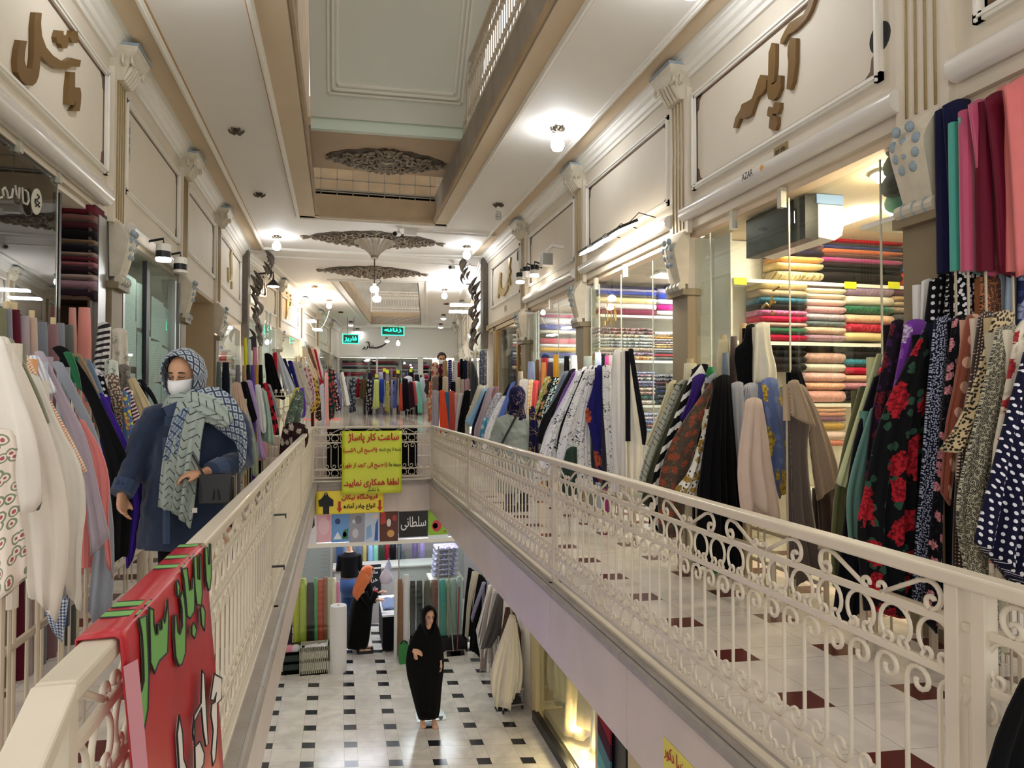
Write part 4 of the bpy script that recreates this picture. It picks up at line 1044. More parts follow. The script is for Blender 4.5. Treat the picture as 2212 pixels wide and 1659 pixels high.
for row in [
    ('plain white', 'plain:white', 3.30, '1993,608 1990,720|2014,604 2010,720'),
    ('black, large white-blotched', 'dots:101014,dcdce0,red,1.0', 3.24, '2010,608 1996,720|2046,604 2040,720'),
    ('black and white flecked', 'spots:101014,d8d8dc,red,1.9', 3.18, '2048,590 2040,730|2076,577 2070,730'),
    ('black white-pebbled', 'spots:0e0e12,eceCEe,red,1.0', 3.08, '2064,578 2062,730|2131,574 2124,730'),
    ('brown leopard', 'leopard:a86a44,2c1812,red,1.6', 2.98, '2120,594 2118,730|2175,590 2172,730'),
    ('pale blue', 'plain:9fb4c4', 2.90, '2177,579 2172,730|2201,576 2198,730'),
    ('navy flowered', 'floral:20264c,303a66,8a94b8,1.2', 2.84, '2204,577 2200,730|2260,570 2256,730'),
]: bolt(row[0], row[1], row[2], row[3], 'in the floral stall\'s upper row', 'upper row of the floral stall', word='bolt', amp=.5)
for row in [
    ('navy velvet', 'plain:17193a', 3.12, '2038,228 2050,400 2060,592|2096,216 2104,370 2110,592'),
    ('turquoise', 'plain:4aa596', 3.0, '2072,254 2090,400 2102,592|2099,243 2122,420 2138,592'),
    ('raspberry pink satin', 'satin:b84a6c', 2.92, '2094,226 2112,360 2128,592|2132,218 2150,400 2164,592'),
    ('burgundy satin', 'satin:611026', 2.84, '2130,212 2150,380 2160,592|2174,198 2188,360 2206,592'),
    ('salmon pink satin', 'satin:d4706e', 2.76, '2172,186 2186,350 2198,592|2250,150 2262,350 2270,592'),
]: bolt(row[0], row[1], row[2], row[3], 'standing high beside the painted corbel', 'tall velvet and satin bolts', word='bolt', amp=.55)
# ---------------------------------------------------------------- the heap before the lace-stocked shop
PL = 'in the heap before the lace shop'; G = 'fabrics heaped before the lace shop'
for row in [
    ('pale yellow-cream', 'plain:d4cba4', 5.30, '1447,826 1420,900 1395,962|1461,822 1442,880 1406,967', None),
    ('grey-green herringbone', 'herring:a9aa9c,3a3a34,red', 5.18, '1462,830 1415,930 1385,1010 1378,1060|1482,820 1452,900 1412,1010 1402,1070', None),
    ('dark olive', 'plain:3c4028', 5.08, '1478,828 1440,920 1402,1010 1386,1080|1491,822 1462,920 1427,1010 1404,1100', None),
    ('black and white zigzag', 'zigzag:0f0f12,e0e0dc,red,1.3', 4.98, '1499,796 1470,870 1430,970 1407,1040 1402,1140|1530,788 1511,850 1472,930 1435,1030 1428,1150', None),
    ('deep purple', 'plain:3a2370', 4.90, '1499,815 1490,860 1470,905|1526,810 1507,860 1482,910', None),
    ('blue and black striped', 'stripes:c4c6cc,2a3450,red,2', 4.82, '1530,816 1505,880 1480,920|1549,806 1532,850 1500,915', None),
    ('brown autumn-floral', 'floral:4a3a2c,5a5038,9a4a30,1.8', 4.72, '1532,832 1480,905 1442,970 1421,1040 1424,1150|1550,814 1524,880 1504,960 1486,1030 1474,1160', None),
    ('white leaf-printed', 'floral:e4e0d4,2c2c34,b08a3a,2', 4.62, '1534,880 1512,950 1490,1020 1458,1056|1547,880 1527,950 1507,1050 1499,1085', '1480,1075'),
    ('long plain black', 'plain:08080a', 4.50, '1546,818 1531,900 1516,1000 1510,1060 1500,1215|1577,812 1584,900 1592,1000 1603,1100 1606,1230', None),
    ('pale grey', 'plain:a8aab0', 4.56, '1580,830 1585,950 1596,1010|1605,827 1608,900 1606,1010', None),
    ('blue pinstriped white', 'stripes:dcdde2,3a4668,red,2.6', 4.60, '1606,834 1612,930|1637,830 1644,930', None),
    ('blue satin yellow-flowered', 'floral:5a6c9c,6c7cac,c9a83a,.7', 4.30, '1646,822 1652,870 1663,950 1663,1010 1685,1078|1679,820 1696,900 1706,960 1715,1010 1704,1060', '1672,1030 1690,1072'),
    ('pale beige smooth', 'plain:cdb6a6', 4.12, '1613,864 1602,930 1593,1010 1598,1080 1606,1130|1645,864 1657,930 1667,1010 1681,1080 1686,1128', '1622,1088 1655,1112'),
    ('beige ribbed folded-back', 'stripes:b6a28a,8a7560,red,3', 4.02, '1704,826 1708,860 1710,897|1724,822 1748,880 1762,922', '1735,912'),
    ('dark taupe ribbed', 'stripes:5f534a,41383a,red,3.4', 4.10, '1706,890 1711,1000 1712,1100 1722,1260|1752,905 1742,960 1748,1050 1775,1230', None),
    ('sheer striped sand', 'stripes:a89482,7a6a5c,red,3', 4.20, '1722,830 1745,900 1754,1000 1766,1076|1741,838 1772,900 1806,990 1815,1046', None),
    ('short black', 'plain:0b0b0e', 4.34, '1710,800 1718,860 1735,930|1729,798 1746,850 1765,930', None),
    ('dark brown gauzy', 'plain:3c2c26', 4.28, '1764,1060 1770,1110 1772,1180|1806,1046 1810,1110 1808,1190', None),
]: bolt(row[0], row[1], row[2], row[3], PL, G, row[4])
for row in [
    ('black, torn-edged', 'plain:0a0a0c', 4.70, '1613,704 1606,742 1584,752 1597,840|1631,702 1632,760 1628,800 1626,850', None),
    ('twisted cream-white', 'plain:e2dcc8', 4.60, '1632,702 1630,760 1628,830|1662,700 1664,745 1680,805 1672,830', None),
]: bolt(row[0], row[1], row[2], row[3], 'rising behind the heap', 'tall bolts behind the heap', row[4])
for row in [
    ('tan cardboard-coloured roll', 'plain:b39a70', 4.86, '1596,702 1598,800|1614,702 1616,800', False),
    ('butter-cream plastic-wrapped roll', 'plain:cfc39a', 5.00, '1550,738 1552,830|1576,736 1576,830', True),
    ('denim grey-blue roll', 'plain:6c7684', 4.92, '1559,766 1560,850|1575,765 1576,850', False),
    ('brown-taupe roll', 'plain:5c4c46', 4.96, '1577,730 1578,830|1593,730 1594,830', False),
    ('pale cream stubby roll', 'plain:d8ceae', 5.2, '1476,790 1478,850|1506,786 1506,850', True),
    ('bright green short roll', 'plain:2c8a4a', 5.08, '1523,797 1524,850|1545,795 1545,850', False),
]: standing_roll(row[0], row[1], row[2], row[3], 'standing behind the heap before the lace shop', 'rolls behind the heap', core=row[4])
# ---------------------------------------------------------------- the long rack before the white-shelved shop
PL = 'on the rack below the floodlights'; G = 'fabrics on the rack below the floodlights'
for row in [
    ('black-edged outermost', 'plain:111118', 6.35, '1358,754 1372,850 1386,940 1388,962|1367,754 1386,870 1399,930 1393,960', None),
    ('tall white, nearer of the two,', 'plain:e4e0da', 6.45, '1345,757 1352,860 1355,960 1360,1075|1359,756 1373,850 1386,930 1391,965 1382,1060', None),
    ('tall white, farther of the two,', 'plain:e8e6e4', 6.6, '1327,757 1322,850 1320,930 1332,1065|1341,756 1350,860 1356,950 1362,1070', None),
    ('white black-flowered', 'sketch:e2e2e2,1c1c24,red,1.6', 6.75, '1302,791 1302,870 1309,960 1315,1060|1319,792 1323,870 1327,940 1337,1060', None),
    ('navy embroidered', 'floral:1c1c5c,20206a,b0543a,.55', 6.85, '1291,790 1278,850 1261,896 1276,930 1292,1040|1300,790 1303,880 1307,960 1313,1050', None),
    ('broad white sketch-printed', 'sketch:e6e6e8,30303a,red,.9', 7.0, '1279,792 1261,850 1244,930 1238,1000 1225,1060|1294,790 1277,870 1272,960 1284,1060', None),
    ('dark green', 'plain:1a3428', 6.95, '1224,972 1214,1010 1212,1060|1246,966 1247,1010 1246,1070', None),
    ('white, black-bordered,', 'sketch:e4e4e6,202028,red,1.3', 7.2, '1266,796 1238,860 1216,920 1205,965 1196,1030|1284,790 1266,850 1246,920 1238,970 1226,1030', None),
    ('black strip of', 'plain:101014', 7.35, '1260,802 1236,860 1206,930 1200,1000|1272,798 1247,880 1224,940 1212,1000', None),
    ('sweeping white printed', 'sketch:e8e8ea,26262e,red,1.1', 7.5, '1253,800 1212,880 1178,940 1163,985 1148,1040|1268,792 1242,860 1217,920 1203,980 1188,1040', None),
    ('lilac-white', 'plain:c9c8d8', 7.7, '1246,803 1212,870 1180,925 1165,980|1257,798 1232,850 1192,920 1178,980', None),
    ('violet strip of', 'plain:6a3a8a', 7.85, '1239,804 1212,855 1195,900|1247,803 1224,850 1205,900', None),
    ('plain charcoal black', 'plain:15161a', 8.0, '1230,801 1195,870 1166,910 1160,960|1244,797 1217,860 1187,905 1176,960', None),
    ('slate blue-grey', 'plain:5c6678', 8.2, '1216,805 1190,870 1172,915|1229,802 1207,850 1184,915', None),
    ('mint and black printed', 'print:101216,8ec0b0,e0e0dc,1.2', 8.45, '1198,818 1182,860 1166,905|1208,815 1195,860 1182,905', None),
    ('black mixed-floral', 'floral:16141a,3c4a34,c08a5a,1.6', 8.65, '1189,818 1172,860 1156,905|1200,815 1186,860 1172,905', None),
    ('olive-yellow floral', 'floral:8f8a4a,5a5a2c,c9c08a,1.6', 8.9, '1178,816 1162,860 1148,905|1189,814 1175,860 1160,905', None),
    ('coral red', 'plain:dc4a48', 9.2, '1152,824 1146,905|1164,823 1156,905', None),
    ('pink and yellow striped', 'check:e4b4ac,e8c87a,f0dccc,.6', 9.5, '1142,822 1136,905|1153,821 1148,905', None),
    ('soft white', 'plain:dcd8d4', 9.8, '1122,822 1112,905|1142,821 1136,905', None),
    ('cobalt blue', 'plain:5a74c0', 10.3, '1104,828 1088,870 1075,905|1114,825 1100,860 1090,905', None),
    ('grey striped black', 'plain:22222a', 10.7, '1097,832 1078,870 1066,905|1106,828 1088,870 1076,905', None),
    ('white lace', 'sketch:dedee0,8a8a90,red,2', 10.4, '1084,856 1056,905 1044,945 1040,1000|1101,860 1080,910 1064,950 1062,1000', None),
    ('grey lace', 'print:b0b0ba,8c8c98,d0d0d4,1.4', 11.0, '1069,852 1050,890 1040,940|1084,850 1063,900 1052,945', None),
    ('sky blue flowered', 'floral:3a8ab4,5aa4c4,d0e0e4,2', 10.9, '1046,902 1036,935 1034,985|1056,905 1052,940 1052,985', None),
    ('rose-brown', 'plain:946a6c', 11.5, '1066,837 1052,880 1046,940|1078,836 1066,880 1058,940', None),
    ('pale mint', 'plain:a4bcb0', 11.6, '1059,837 1046,880 1040,940|1070,836 1058,890 1050,940', None),
    ('grey-mauve', 'plain:a898a0', 11.4, '1052,840 1034,900 1022,930 1028,975|1066,837 1050,890 1036,970', None),
    ('midnight navy', 'plain:20243c', 11.6, '1048,846 1030,890 1018,925 1018,970|1061,845 1042,900 1030,965', None),
    ('light blue', 'plain:92bcdc', 11.8, '1043,841 1020,890 1004,912|1056,840 1040,880 1020,920', None),
    ('cream-beige', 'plain:c4bca4', 11.9, '1032,834 1012,890 1004,906 1006,960|1046,834 1026,880 1012,920 1016,960', None),
]: bolt(row[0], row[1], row[2], row[3], PL, G, row[4], word='cloth over a bolt')
for row in [
    ('grey-green wrapped roll', 'plain:8a9288', 7.95, '1259,772 1262,830|1280,771 1280,830', False), ('icy blue roll in clear wrap', 'plain:c0d0e4', 7.9, '1284,764 1284,830|1299,763 1300,830', False),
    ('short black roll', 'plain:16161a', 7.85, '1300,767 1300,830|1308,767 1308,830', False), ('slim magenta roll', 'plain:b03a84', 7.8, '1308,771 1308,830|1314,771 1314,830', False), ('dusty beige roll', 'plain:b4a49c', 7.75, '1315,770 1315,830|1325,769 1325,830', False),
]: standing_roll(row[0], row[1], row[2], row[3], 'standing behind the white cloths below the floodlights', 'rolls behind the white cloths', core=row[4])
for row in [
    ('light blue', 'plain:a8b8dc', 10.6, '1139,783 1139,850|1156,782 1156,850'), ('brown', 'plain:7a5a34', 10.5, '1157,779 1157,850|1166,778 1166,850'), ('red', 'plain:c8323c', 10.3, '1167,775 1167,850|1187,775 1187,850'),
    ('orange', 'plain:f0a050', 10.0, '1169,785 1169,850|1180,784 1180,850'), ('plum', 'plain:4a3040', 9.9, '1181,785 1181,850|1196,784 1196,850'), ('mustard yellow', 'plain:e0a428', 9.8, '1195,768 1195,850|1207,767 1207,850'),
    ('black', 'plain:121214', 9.4, '1218,772 1218,850|1230,771 1230,850'), ('white', 'plain:e8e8ee', 9.2, '1231,770 1231,850|1248,769 1248,850'), ('pale sand', 'plain:cbb8a0', 11.2, '1118,804 1118,860|1131,803 1131,860'),
]: standing_roll('upright ' + row[0] + ' roll', row[1], row[2], row[3], 'before the shop of long coloured rolls', 'upright rolls before the shop of coloured rolls')
# ---------------------------------------------------------------- the tiered stall at the head of the steps, where the man stands
PL = 'tier of the stall before the masked man'; G = 'tiered stall before the masked man'
for row in [
    ('lilac-grey', 'plain:aaa6ae', 14.2, '932,845 931,940|948,845 948,940'), ('orange-red', 'plain:e8502c', 14.16, '949,844 949,900 951,940|960,844 966,890 969,925'), ('petrol blue', 'plain:2c6c90', 14.22, '959,848 962,935|970,848 973,935'),
    ('brick red', 'plain:c04a40', 14.2, '970,846 970,940|981,846 984,940'), ('blush', 'plain:d8aca4', 14.24, '981,849 982,940|990,849 992,940'), ('greyish white', 'plain:d0ccca', 14.2, '991,851 984,900 982,940|1002,851 1002,940'), ('black', 'plain:0f0f13', 14.12, '1003,845 992,900 986,945|1016,845 1012,945')]:
    bolt(row[0], row[1], row[2], row[3], 'in the front ' + PL, G, zf=ZF, word='bolt')
for row in [
    ('taupe', 'plain:7c6c66', 14.5, '933,816 933,870|947,815 947,870'), ('jet black', 'plain:100f13', 14.5, '948,815 948,870|956,815 956,870'), ('cream', 'plain:d2c4a8', 14.48, '956,815 955,870|968,815 969,870'), ('black velvet', 'plain:15131a', 14.5, '974,826 973,870|984,826 984,870'),
    ('ivory', 'plain:ccc4b4', 14.5, '984,817 983,870|995,816 995,870'), ('pale pink-beige', 'plain:cfb8ac', 14.52, '996,820 996,870|1003,820 1003,870'), ('powder pink', 'plain:c09aa0', 14.5, '1004,820 1004,870|1015,819 1015,870'), ('charcoal', 'plain:3a3c42', 14.46, '1018,780 1015,880|1033,815 1034,880')]:
    bolt(row[0], row[1], row[2], row[3], 'in the middle ' + PL, G, zf=ZF, word='bolt')
for row in [
    ('cream rose-floral', 'floral:d0b89a,a88a6a,b04a50,1.4', 14.8, '933,785 931,840|946,784 946,840'), ('maroon floral', 'floral:5a1c30,7a3a44,c09a8a,1.4', 14.82, '946,788 946,840|956,787 956,840'), ('tan', 'plain:a88a5c', 14.76, '957,781 956,840|967,780 968,840'), ('royal blue spotted', 'dots:1c1c6c,d0d0e0,red', 14.8, '968,779 967,840|976,778 976,840'),
    ('white black-spotted', 'dots:e0e0de,15151a,red,1.2', 14.78, '977,781 976,840|988,780 988,840'), ('narrow red', 'plain:a81c28', 14.84, '989,783 989,840|993,783 993,840'), ('black glossy', 'plain:101014', 14.8, '994,776 994,840|1000,776 1000,840'), ('inky navy', 'spots:16182a,2a2e48,red', 14.78, '1000,780 1000,840|1010,780 1010,840'),
    ('brown-grey speckled', 'spots:4a4440,8a827a,red', 14.8, '1011,780 1011,840|1019,780 1019,840'), ('silver grey', 'plain:b4b4b8', 14.74, '1020,780 1018,820|1031,779 1032,820'), ('grey damask', 'print:5c6070,8c90a0,44485a,1', 14.9, '1036,759 1036,830|1051,757 1051,830')]:
    bolt(row[0], row[1], row[2], row[3], 'in the topmost ' + PL, G, zf=ZF, word='bolt')
bolt('orange-red flowered', 'floral:a8503c,d09a5c,e0c8a0,1.6', 14.1, '927,826 925,870 925,912|934,822 933,870 930,910', 'hanging off the end of the tiered stall', G, zf=ZF, word='cloth')
bolt('dark brown', 'plain:3a302c', 14.3, '922,822 916,845|930,818 928,854', 'at the corner of the tiered stall', G, zf=ZF, word='cloth')
bolt('black', 'plain:070709', 1.335, '2214,1470 2168,1565 2132,1680|2262,1470 2262,1565 2262,1700', 'hung at the near end of the walkway railing', None, roll=False, word='cloth', name='black_cloth', thick=.05)
# ---------------------------------------------------------------- the long rack before the smoky-glass shop (the woman in denim walks past it)
PL = 'on the rack before the smoky-glass shop'; G = 'fabrics on the rack before the smoky-glass shop'
for row in [
    ('red and green paisley white', 'paisley:dccfc0,a0505a,7a8468,2.2', 2.30, '-50,935 -60,1060 -60,1200 -60,1330|22,930 38,962 26,1010 40,1100 55,1190 55,1250', '10,1290 40,1262', None),
    ('white, bound with a knot,', 'plain:e8e1d6', 2.55, '-40,728 -60,900 -70,1100|6,729 40,840 72,925 86,1005 88,1085', '30,1106 82,1104', None),
    ('heavy cream linen', 'plain:ddd4c6', 2.72, '2,728 20,900 40,1150 62,1290|16,730 70,840 118,960 146,1080 150,1200 122,1345', '92,1300 112,1325', None),
    ('sage olive', 'plain:7e7f66', 2.84, '13,731 42,800 75,880 92,930|27,734 54,790 84,850 106,910', None, None),
    ('off-white long', 'plain:d8d1c4', 2.90, '60,810 95,900 118,1050 140,1230|84,815 128,925 170,990 188,1077 172,1200 176,1320', '152,1280 168,1312', None),
    ('orange plaid', 'check:d9a070,e8d8c0,b86a4a,3', 3.00, '42,765 75,840 115,920 150,990 172,1024|57,766 94,840 138,920 172,985 187,1019', '176,1028 182,1016', None),
    ('blue-white striped', 'stripes:b0b8c8,e0e0e0,red,1.4', 3.08, '60,772 82,815 100,850|82,770 104,810 122,845', None, None),
    ('lilac-grey', 'plain:a497a2', 3.18, '75,761 100,820 130,880 156,960 185,1060 196,1200|92,760 127,830 167,905 190,955 212,1060 236,1160', '210,1190', None),
    ('grey-blue flannel', 'plain:8a8f98', 3.36, '112,784 142,840 172,900 196,980 212,1100 190,1320|134,784 167,850 198,910 218,965 236,1050 248,1180 240,1330', '205,1345 228,1325', None),
    ('coral pink', 'plain:cc7470', 3.30, '172,906 195,960 212,1060 218,1140 226,1180|181,910 226,985 238,1055 232,1110 242,1250', '238,1225', None),
    ('blue-checked', 'check:2c3a58,8a98b0,d0d4dc,3', 3.1, '94,1300 100,1330 117,1370|146,1295 142,1330 134,1384', None, None),
    ('plain black, broad,', 'plain:08080a', 3.96, '113,752 150,800 200,880 226,980 241,1060 242,1215|146,754 192,815 243,920 275,985 288,1050 276,1205', None, None),
    ('emerald green sliver of', 'plain:0c5a34', 3.9, '137,762 155,800 168,842|155,763 169,800 176,842', None, None),
    ('tan sliver of', 'plain:8a7458', 4.16, '157,764 178,800 200,850|173,766 192,800 214,850', None, None),
    ('faded denim-blue', 'plain:6c8094', 4.3, '176,778 200,830 216,880|194,777 217,830 232,880', None, None),
    ('deep violet', 'plain:3a2080', 4.12, '214,850 245,920 268,985 272,1100 270,1160 273,1228|223,852 260,925 292,1000 318,1080 312,1112 286,1210', '276,1228', None),
]: bolt(row[0], row[1], row[2], row[3], PL, G, row[4])
PL = 'behind the draped cloths of the smoky-glass shop'; G = 'rolls behind the smoky-glass shop rack'
for row in [
    ('moss roll', 'plain:6a6a4c', 3.9, '-6,672 -6,745|6,671 6,745', False), ('grey wool roll', 'plain:77767a', 3.95, '6,673 6,750|21,672 21,750', True), ('maroon roll with a silver band', 'plain:541424', 4.0, '21,675 22,760|40,674 41,760', True),
    ('grey-pink roll', 'plain:9a8c90', 4.05, '42,688 42,770|60,687 61,770', False), ('peach-beige roll', 'plain:b49a88', 4.1, '61,692 61,770|76,691 77,770', True), ('bulky steel-grey roll', 'plain:6a6e76', 4.2, '76,701 76,775|105,700 104,775', False),
    ('rose-brown folded roll', 'plain:7c5a5c', 4.3, '106,706 104,765|123,705 124,765', True), ('plain grey roll', 'plain:74767c', 4.4, '121,703 120,770|136,702 136,770', False), ('wide olive-grey roll', 'plain:50524c', 4.5, '135,707 134,780|161,706 163,780', False)]:
    standing_roll(row[0], row[1], row[2], row[3], PL, G, core=row[4])
PL = 'by the newspapered shop window'; G = 'printed fabrics by the newspapered window'
for row in [
    ('black and white bold-brushed', 'bars:dcd8d4,2a2226,red,2.2', 5.9, '213,699 206,760 199,800|238,700 236,760 230,810', None), ('cream black-flecked', 'print:d4ccbc,a8a090,cfc6b4,.6', 6.0, '241,714 241,800|274,714 278,800', None),
    ('white mauve-printed', 'floral:dcd8dc,8a7a9a,6a4a8a,2', 5.7, '199,798 206,830 218,860|216,800 224,830 232,865', None), ('green-sketched white', 'sketch:d8dcd0,5a7a5a,red,1.6', 5.75, '226,781 225,825|254,781 257,825', None),
    ('brown dotted pleated', 'spots:6a5446,d4c4b0,red,1.5', 5.65, '226,812 240,880 262,985|255,812 264,870 276,985', None), ('grey-brown floral', 'floral:7c746c,5a544e,a0988c,2', 5.9, '254,790 256,850|281,792 282,850', None),
    ('black large-dotted', 'dots:141418,d0d0d4,red,.9', 5.55, '210,812 224,870 244,935|224,813 240,870 258,935', None), ('many-coloured abstract', 'print:4a6a9a,d07a4a,d8c84a,1', 5.5, '262,846 268,900 284,985|273,846 288,920 300,985', None),
    ('maroon leaf-printed white', 'bars:dcd4d0,5a1a2c,red,4', 5.6, '267,840 281,900 292,985|280,838 302,900 314,940 306,985', None), ('straw yellow-beige', 'plain:cdbb92', 5.8, '276,822 292,870 312,930|291,816 317,860 332,890 326,925', None), ('black white-flowered', 'floral:1a1a22,2a2a34,d0d0cc,1.6', 6.2, '296,822 320,850 334,875|309,821 332,850 342,872', None)]:
    bolt(row[0], row[1], row[2], row[3], PL, G)
for i, (x0, x1, y0, y1, d) in enumerate(((297, 308, 1172, 1212, 'nearest short cream roll with a red tie'), (309, 320, 1170, 1205, 'middle short cream roll'), (321, 331, 1168, 1200, 'farthest short cream roll'))):
    a, b = U(x0, y1, Y=5.1 + .15 * i), U(x1, y0, Y=5.1 + .15 * i)
    o = MB(); n = 12; rr = (b.x - a.x) / 2; o.lathe([(rr * .8, b.z - 0), (rr, b.z - .02), (rr * 1.03, (b.z) / 2), (rr, .02), (rr * .9, 0)][::-1], ((a.x + b.x) / 2, 5.1 + .15 * i, 0), 14)
    tag(o.build('fabric_roll', cloth('plain', 'cdbfa8'), smooth=True), d + ' on the floor by the denim coat hem', 'fabric', 'short rolls on the floor')
# ---------------------------------------------------------------- stalls beyond the woman, on both sides of the steps
PL = 'on the stand past the beige doorway'; G = 'fabrics past the beige doorway'
for row in [
    ('rosy beige', 'plain:bfa08c', 9.6, '501,829 505,900 522,1020|520,828 532,880 548,952', '535,985'), ('soft sage', 'plain:98a488', 9.8, '519,850 540,940 545,1022|531,868 551,940 559,985 556,1034', None), ('black velvet-dark', 'plain:120d12', 10.1, '520,826 529,870 546,912|534,826 546,870 556,906', None),
    ('lilac', 'plain:b49ccc', 10.2, '531,823 546,870 556,930 553,990|544,823 557,880 566,960 576,992', None), ('crisp white', 'plain:dcdcd8', 10.5, '551,832 555,900 557,922 566,938|563,832 571,880 576,912 574,932', None), ('mint-green sheer', 'plain:9ab4a4', 10.6, '563,838 572,900 570,945|576,848 586,900 591,940 593,967', None),
    ('red black-printed', 'floral:b02034,c02a3c,1a1016,1.4', 10.9, '567,829 578,880 589,935|579,829 593,880 601,920 603,940', None), ('faded pink low-hanging', 'plain:c88a9c', 10.35, '553,955 552,992|576,958 577,990', None), ('grey sliver of', 'plain:a4a6a8', 11.1, '578,830 590,870 600,900|584,831 598,870 607,900', None)]:
    bolt(row[0], row[1], row[2], row[3], PL, G, row[4])
for row in [
    ('dark grey-green roll', 'plain:4a5450', 9.9, '467,784 467,860|478,783 478,860'), ('blue-black roll', 'plain:121620', 10.0, '479,784 479,860|496,785 497,860'), ('grey roll in clear wrap', 'plain:6e6a70', 10.4, '508,790 507,860|520,790 521,860'), ('tan roll', 'plain:a48460', 10.7, '523,791 523,850|532,791 533,850'),
    ('green-black roll', 'plain:1c241e', 10.8, '532,790 532,850|540,790 541,850'), ('purple roll', 'plain:5c3a98', 10.85, '540,791 541,850|550,790 551,850'), ('mustard slim roll', 'plain:b08430', 10.9, '551,790 551,850|557,790 557,850'), ('jet black roll', 'plain:0e0e10', 11.0, '558,790 558,850|568,790 568,850')]:
    standing_roll(row[0], row[1], row[2], row[3], 'standing in the lower row past the beige doorway', 'rolls past the beige doorway')
for row in [
    ('bright yellow roll', 'plain:d8d02c', 11.4, '525,731 526,800|534,731 536,800'), ('ice-white roll', 'plain:c4cccc', 11.45, '534,735 535,800|543,734 545,800'), ('rose pink roll', 'plain:c87c90', 11.5, '545,752 546,800|556,751 557,800'), ('ivory cream roll', 'plain:e4dcc0', 11.6, '557,750 557,800|566,749 568,800')]:
    standing_roll(row[0], row[1], row[2], row[3], 'standing tall behind the yellow-purple row', 'tall rolls past the beige doorway')
bolt('dark charcoal bundled', 'plain:3a363c', 11.5, '538,730 540,760|553,728 555,752', 'beside the tall yellow roll', G)
PL = 'on the stepped stall past the beige doorway'; G = 'fabrics on the stepped stall'
for row in [
    ('tall black', 'plain:0a0a0d', 12.2, '571,764 573,800 581,858|588,768 606,830 617,858', None), ('scarlet', 'plain:bc2030', 12.4, '589,763 592,812|598,762 600,812', None), ('large ice-white', 'plain:c8d0d8', 12.5, '598,769 608,820 619,858|607,768 626,810 638,840', None), ('navy', 'plain:1c2444', 12.8, '610,776 628,818|617,775 641,842', None),
    ('royal blue', 'plain:24247c', 13.1, '621,781 641,842|631,780 646,836', None), ('eggshell cream', 'plain:cfc6b4', 13.3, '631,783 646,850 661,872 666,877|641,782 661,830 673,866', None), ('cream black-lettered', 'sketch:d0c8b8,1c1c1c,red,2', 13.6, '641,784 656,840 668,872|652,783 669,840 674,862', None), ('pink floral', 'floral:dcc0bc,c8a0a0,b06a74,2', 13.9, '655,796 668,850 672,884|669,795 681,840 681,862', None),
    ('yellow-ochre floral', 'floral:cfae4a,b08a30,6a3a20,2', 14.1, '675,816 681,860 669,888|685,820 693,860 691,876 672,893', None)]:
    bolt(row[0], row[1], row[2], row[3], PL, G, row[4], zf=.0 if row[2] < 12.6 else ZF * min(1, (row[2] - 12.3) / 1.2))
for row in [
    ('tall cream', 'plain:dcc8ac', 15.4, '651,749 666,790 681,822|661,750 681,800 687,818', None), ('tall brown', 'plain:6a4a34', 15.6, '664,751 673,792|671,752 687,802', None), ('tall peach', 'plain:d8a888', 15.8, '670,753 682,808|677,754 693,818', None), ('tall wine-red', 'plain:a01c34', 16.0, '677,755 691,832|683,755 698,828', None), ('tall pinkish white', 'plain:e0ccc8', 16.2, '675,755 696,818|684,757 699,800 699,812', None),
    ('dark brown ivory-printed', 'floral:2a1a18,d0c4b0,4a3028,1.6', 14.4, '681,856 682,906|692,858 695,906', None), ('dark floral green', 'floral:16201c,2c7a54,c04050,1.6', 17.4, '706,800 712,885 712,905|717,798 726,850 722,905', None), ('black many-flowered', 'floral:1c1a20,a02c3c,d0c0b0,2', 17.9, '716,801 726,885|723,800 737,888', None), ('dusty violet-blue', 'plain:6a6a94', 18.6, '723,808 731,880|729,806 741,868 736,892', None),
    ('black and cream striped', 'stripes:26262c,cfc8bc,red,.8', 19.6, '731,806 742,880|737,805 750,880', None), ('white', 'plain:d4d4d2', 20.6, '737,805 748,878|742,804 757,876', None)]:
    bolt(row[0], row[1], row[2], row[3], 'on the raised floor beyond the flower-topped stand', 'fabrics on the raised floor', row[4], zf=ZF)
for row in [('maroon roll', 'plain:5a1420', 14.2, '671,880 671,910|678,880 679,910'), ('tall salmon-pink roll', 'plain:d8a098', 16.8, '701,806 702,905|709,806 711,905'), ('lavender-white roll', 'plain:b8b4c4', 16.6, '691,830 692,903|700,830 702,903')]:
    standing_roll(row[0], row[1], row[2], row[3], 'standing on the red mat on the raised floor', 'rolls on the red mat', zf=ZF)
p = U(706, 906, Z=ZF); o = MB().box((p.x - .75, p.y - .8, ZF), (p.x + .45, p.y + .9, ZF + .012)); tag(o.build('floor_mat', M('red_mat', 'c04a48', .8)), 'red mat on the raised floor under the salmon-pink roll', 'mat')
# scarf bundle by the rail and the scrolled display stand
t = thing('display_stand', 'cream scrolled metal stand with flower finials, before the black and white cloths', 'stand', (-1.25, 11.3, 0))
a, b = U(588, 856, Y=11.3), U(628, 856, Y=11.3); k = MB()
k.tube([a, b], .012, 6); k.tube([(a.x, 11.3, 0), a], .012, 6); k.tube([(b.x, 11.3, 0), b], .012, 6)
for q in (.2, .5, .8):
    c = a.lerp(b, q); k.tube([c, c + Vector((0, 0, .07))], .006, 5); k.ball(c + Vector((0, 0, .085)), .022, 8, 6); k.tube([c + Vector((-.025, 0, .06)), c + Vector((.025, 0, .06))], .008, 5)
k.build('frame', m_rail, t); k = MB()
for s, o_ in ((1, a), (-1, b)):
    for r_ in (.08, .16, .24): k.tube([(o_.x + s * x, 11.3, o_.z - .05 - .34 + z) for x, z in arc(0, 0, r_, 90, 0 if s > 0 else 0, 8)], .008, 5)
k.build('scroll', m_rail, t)
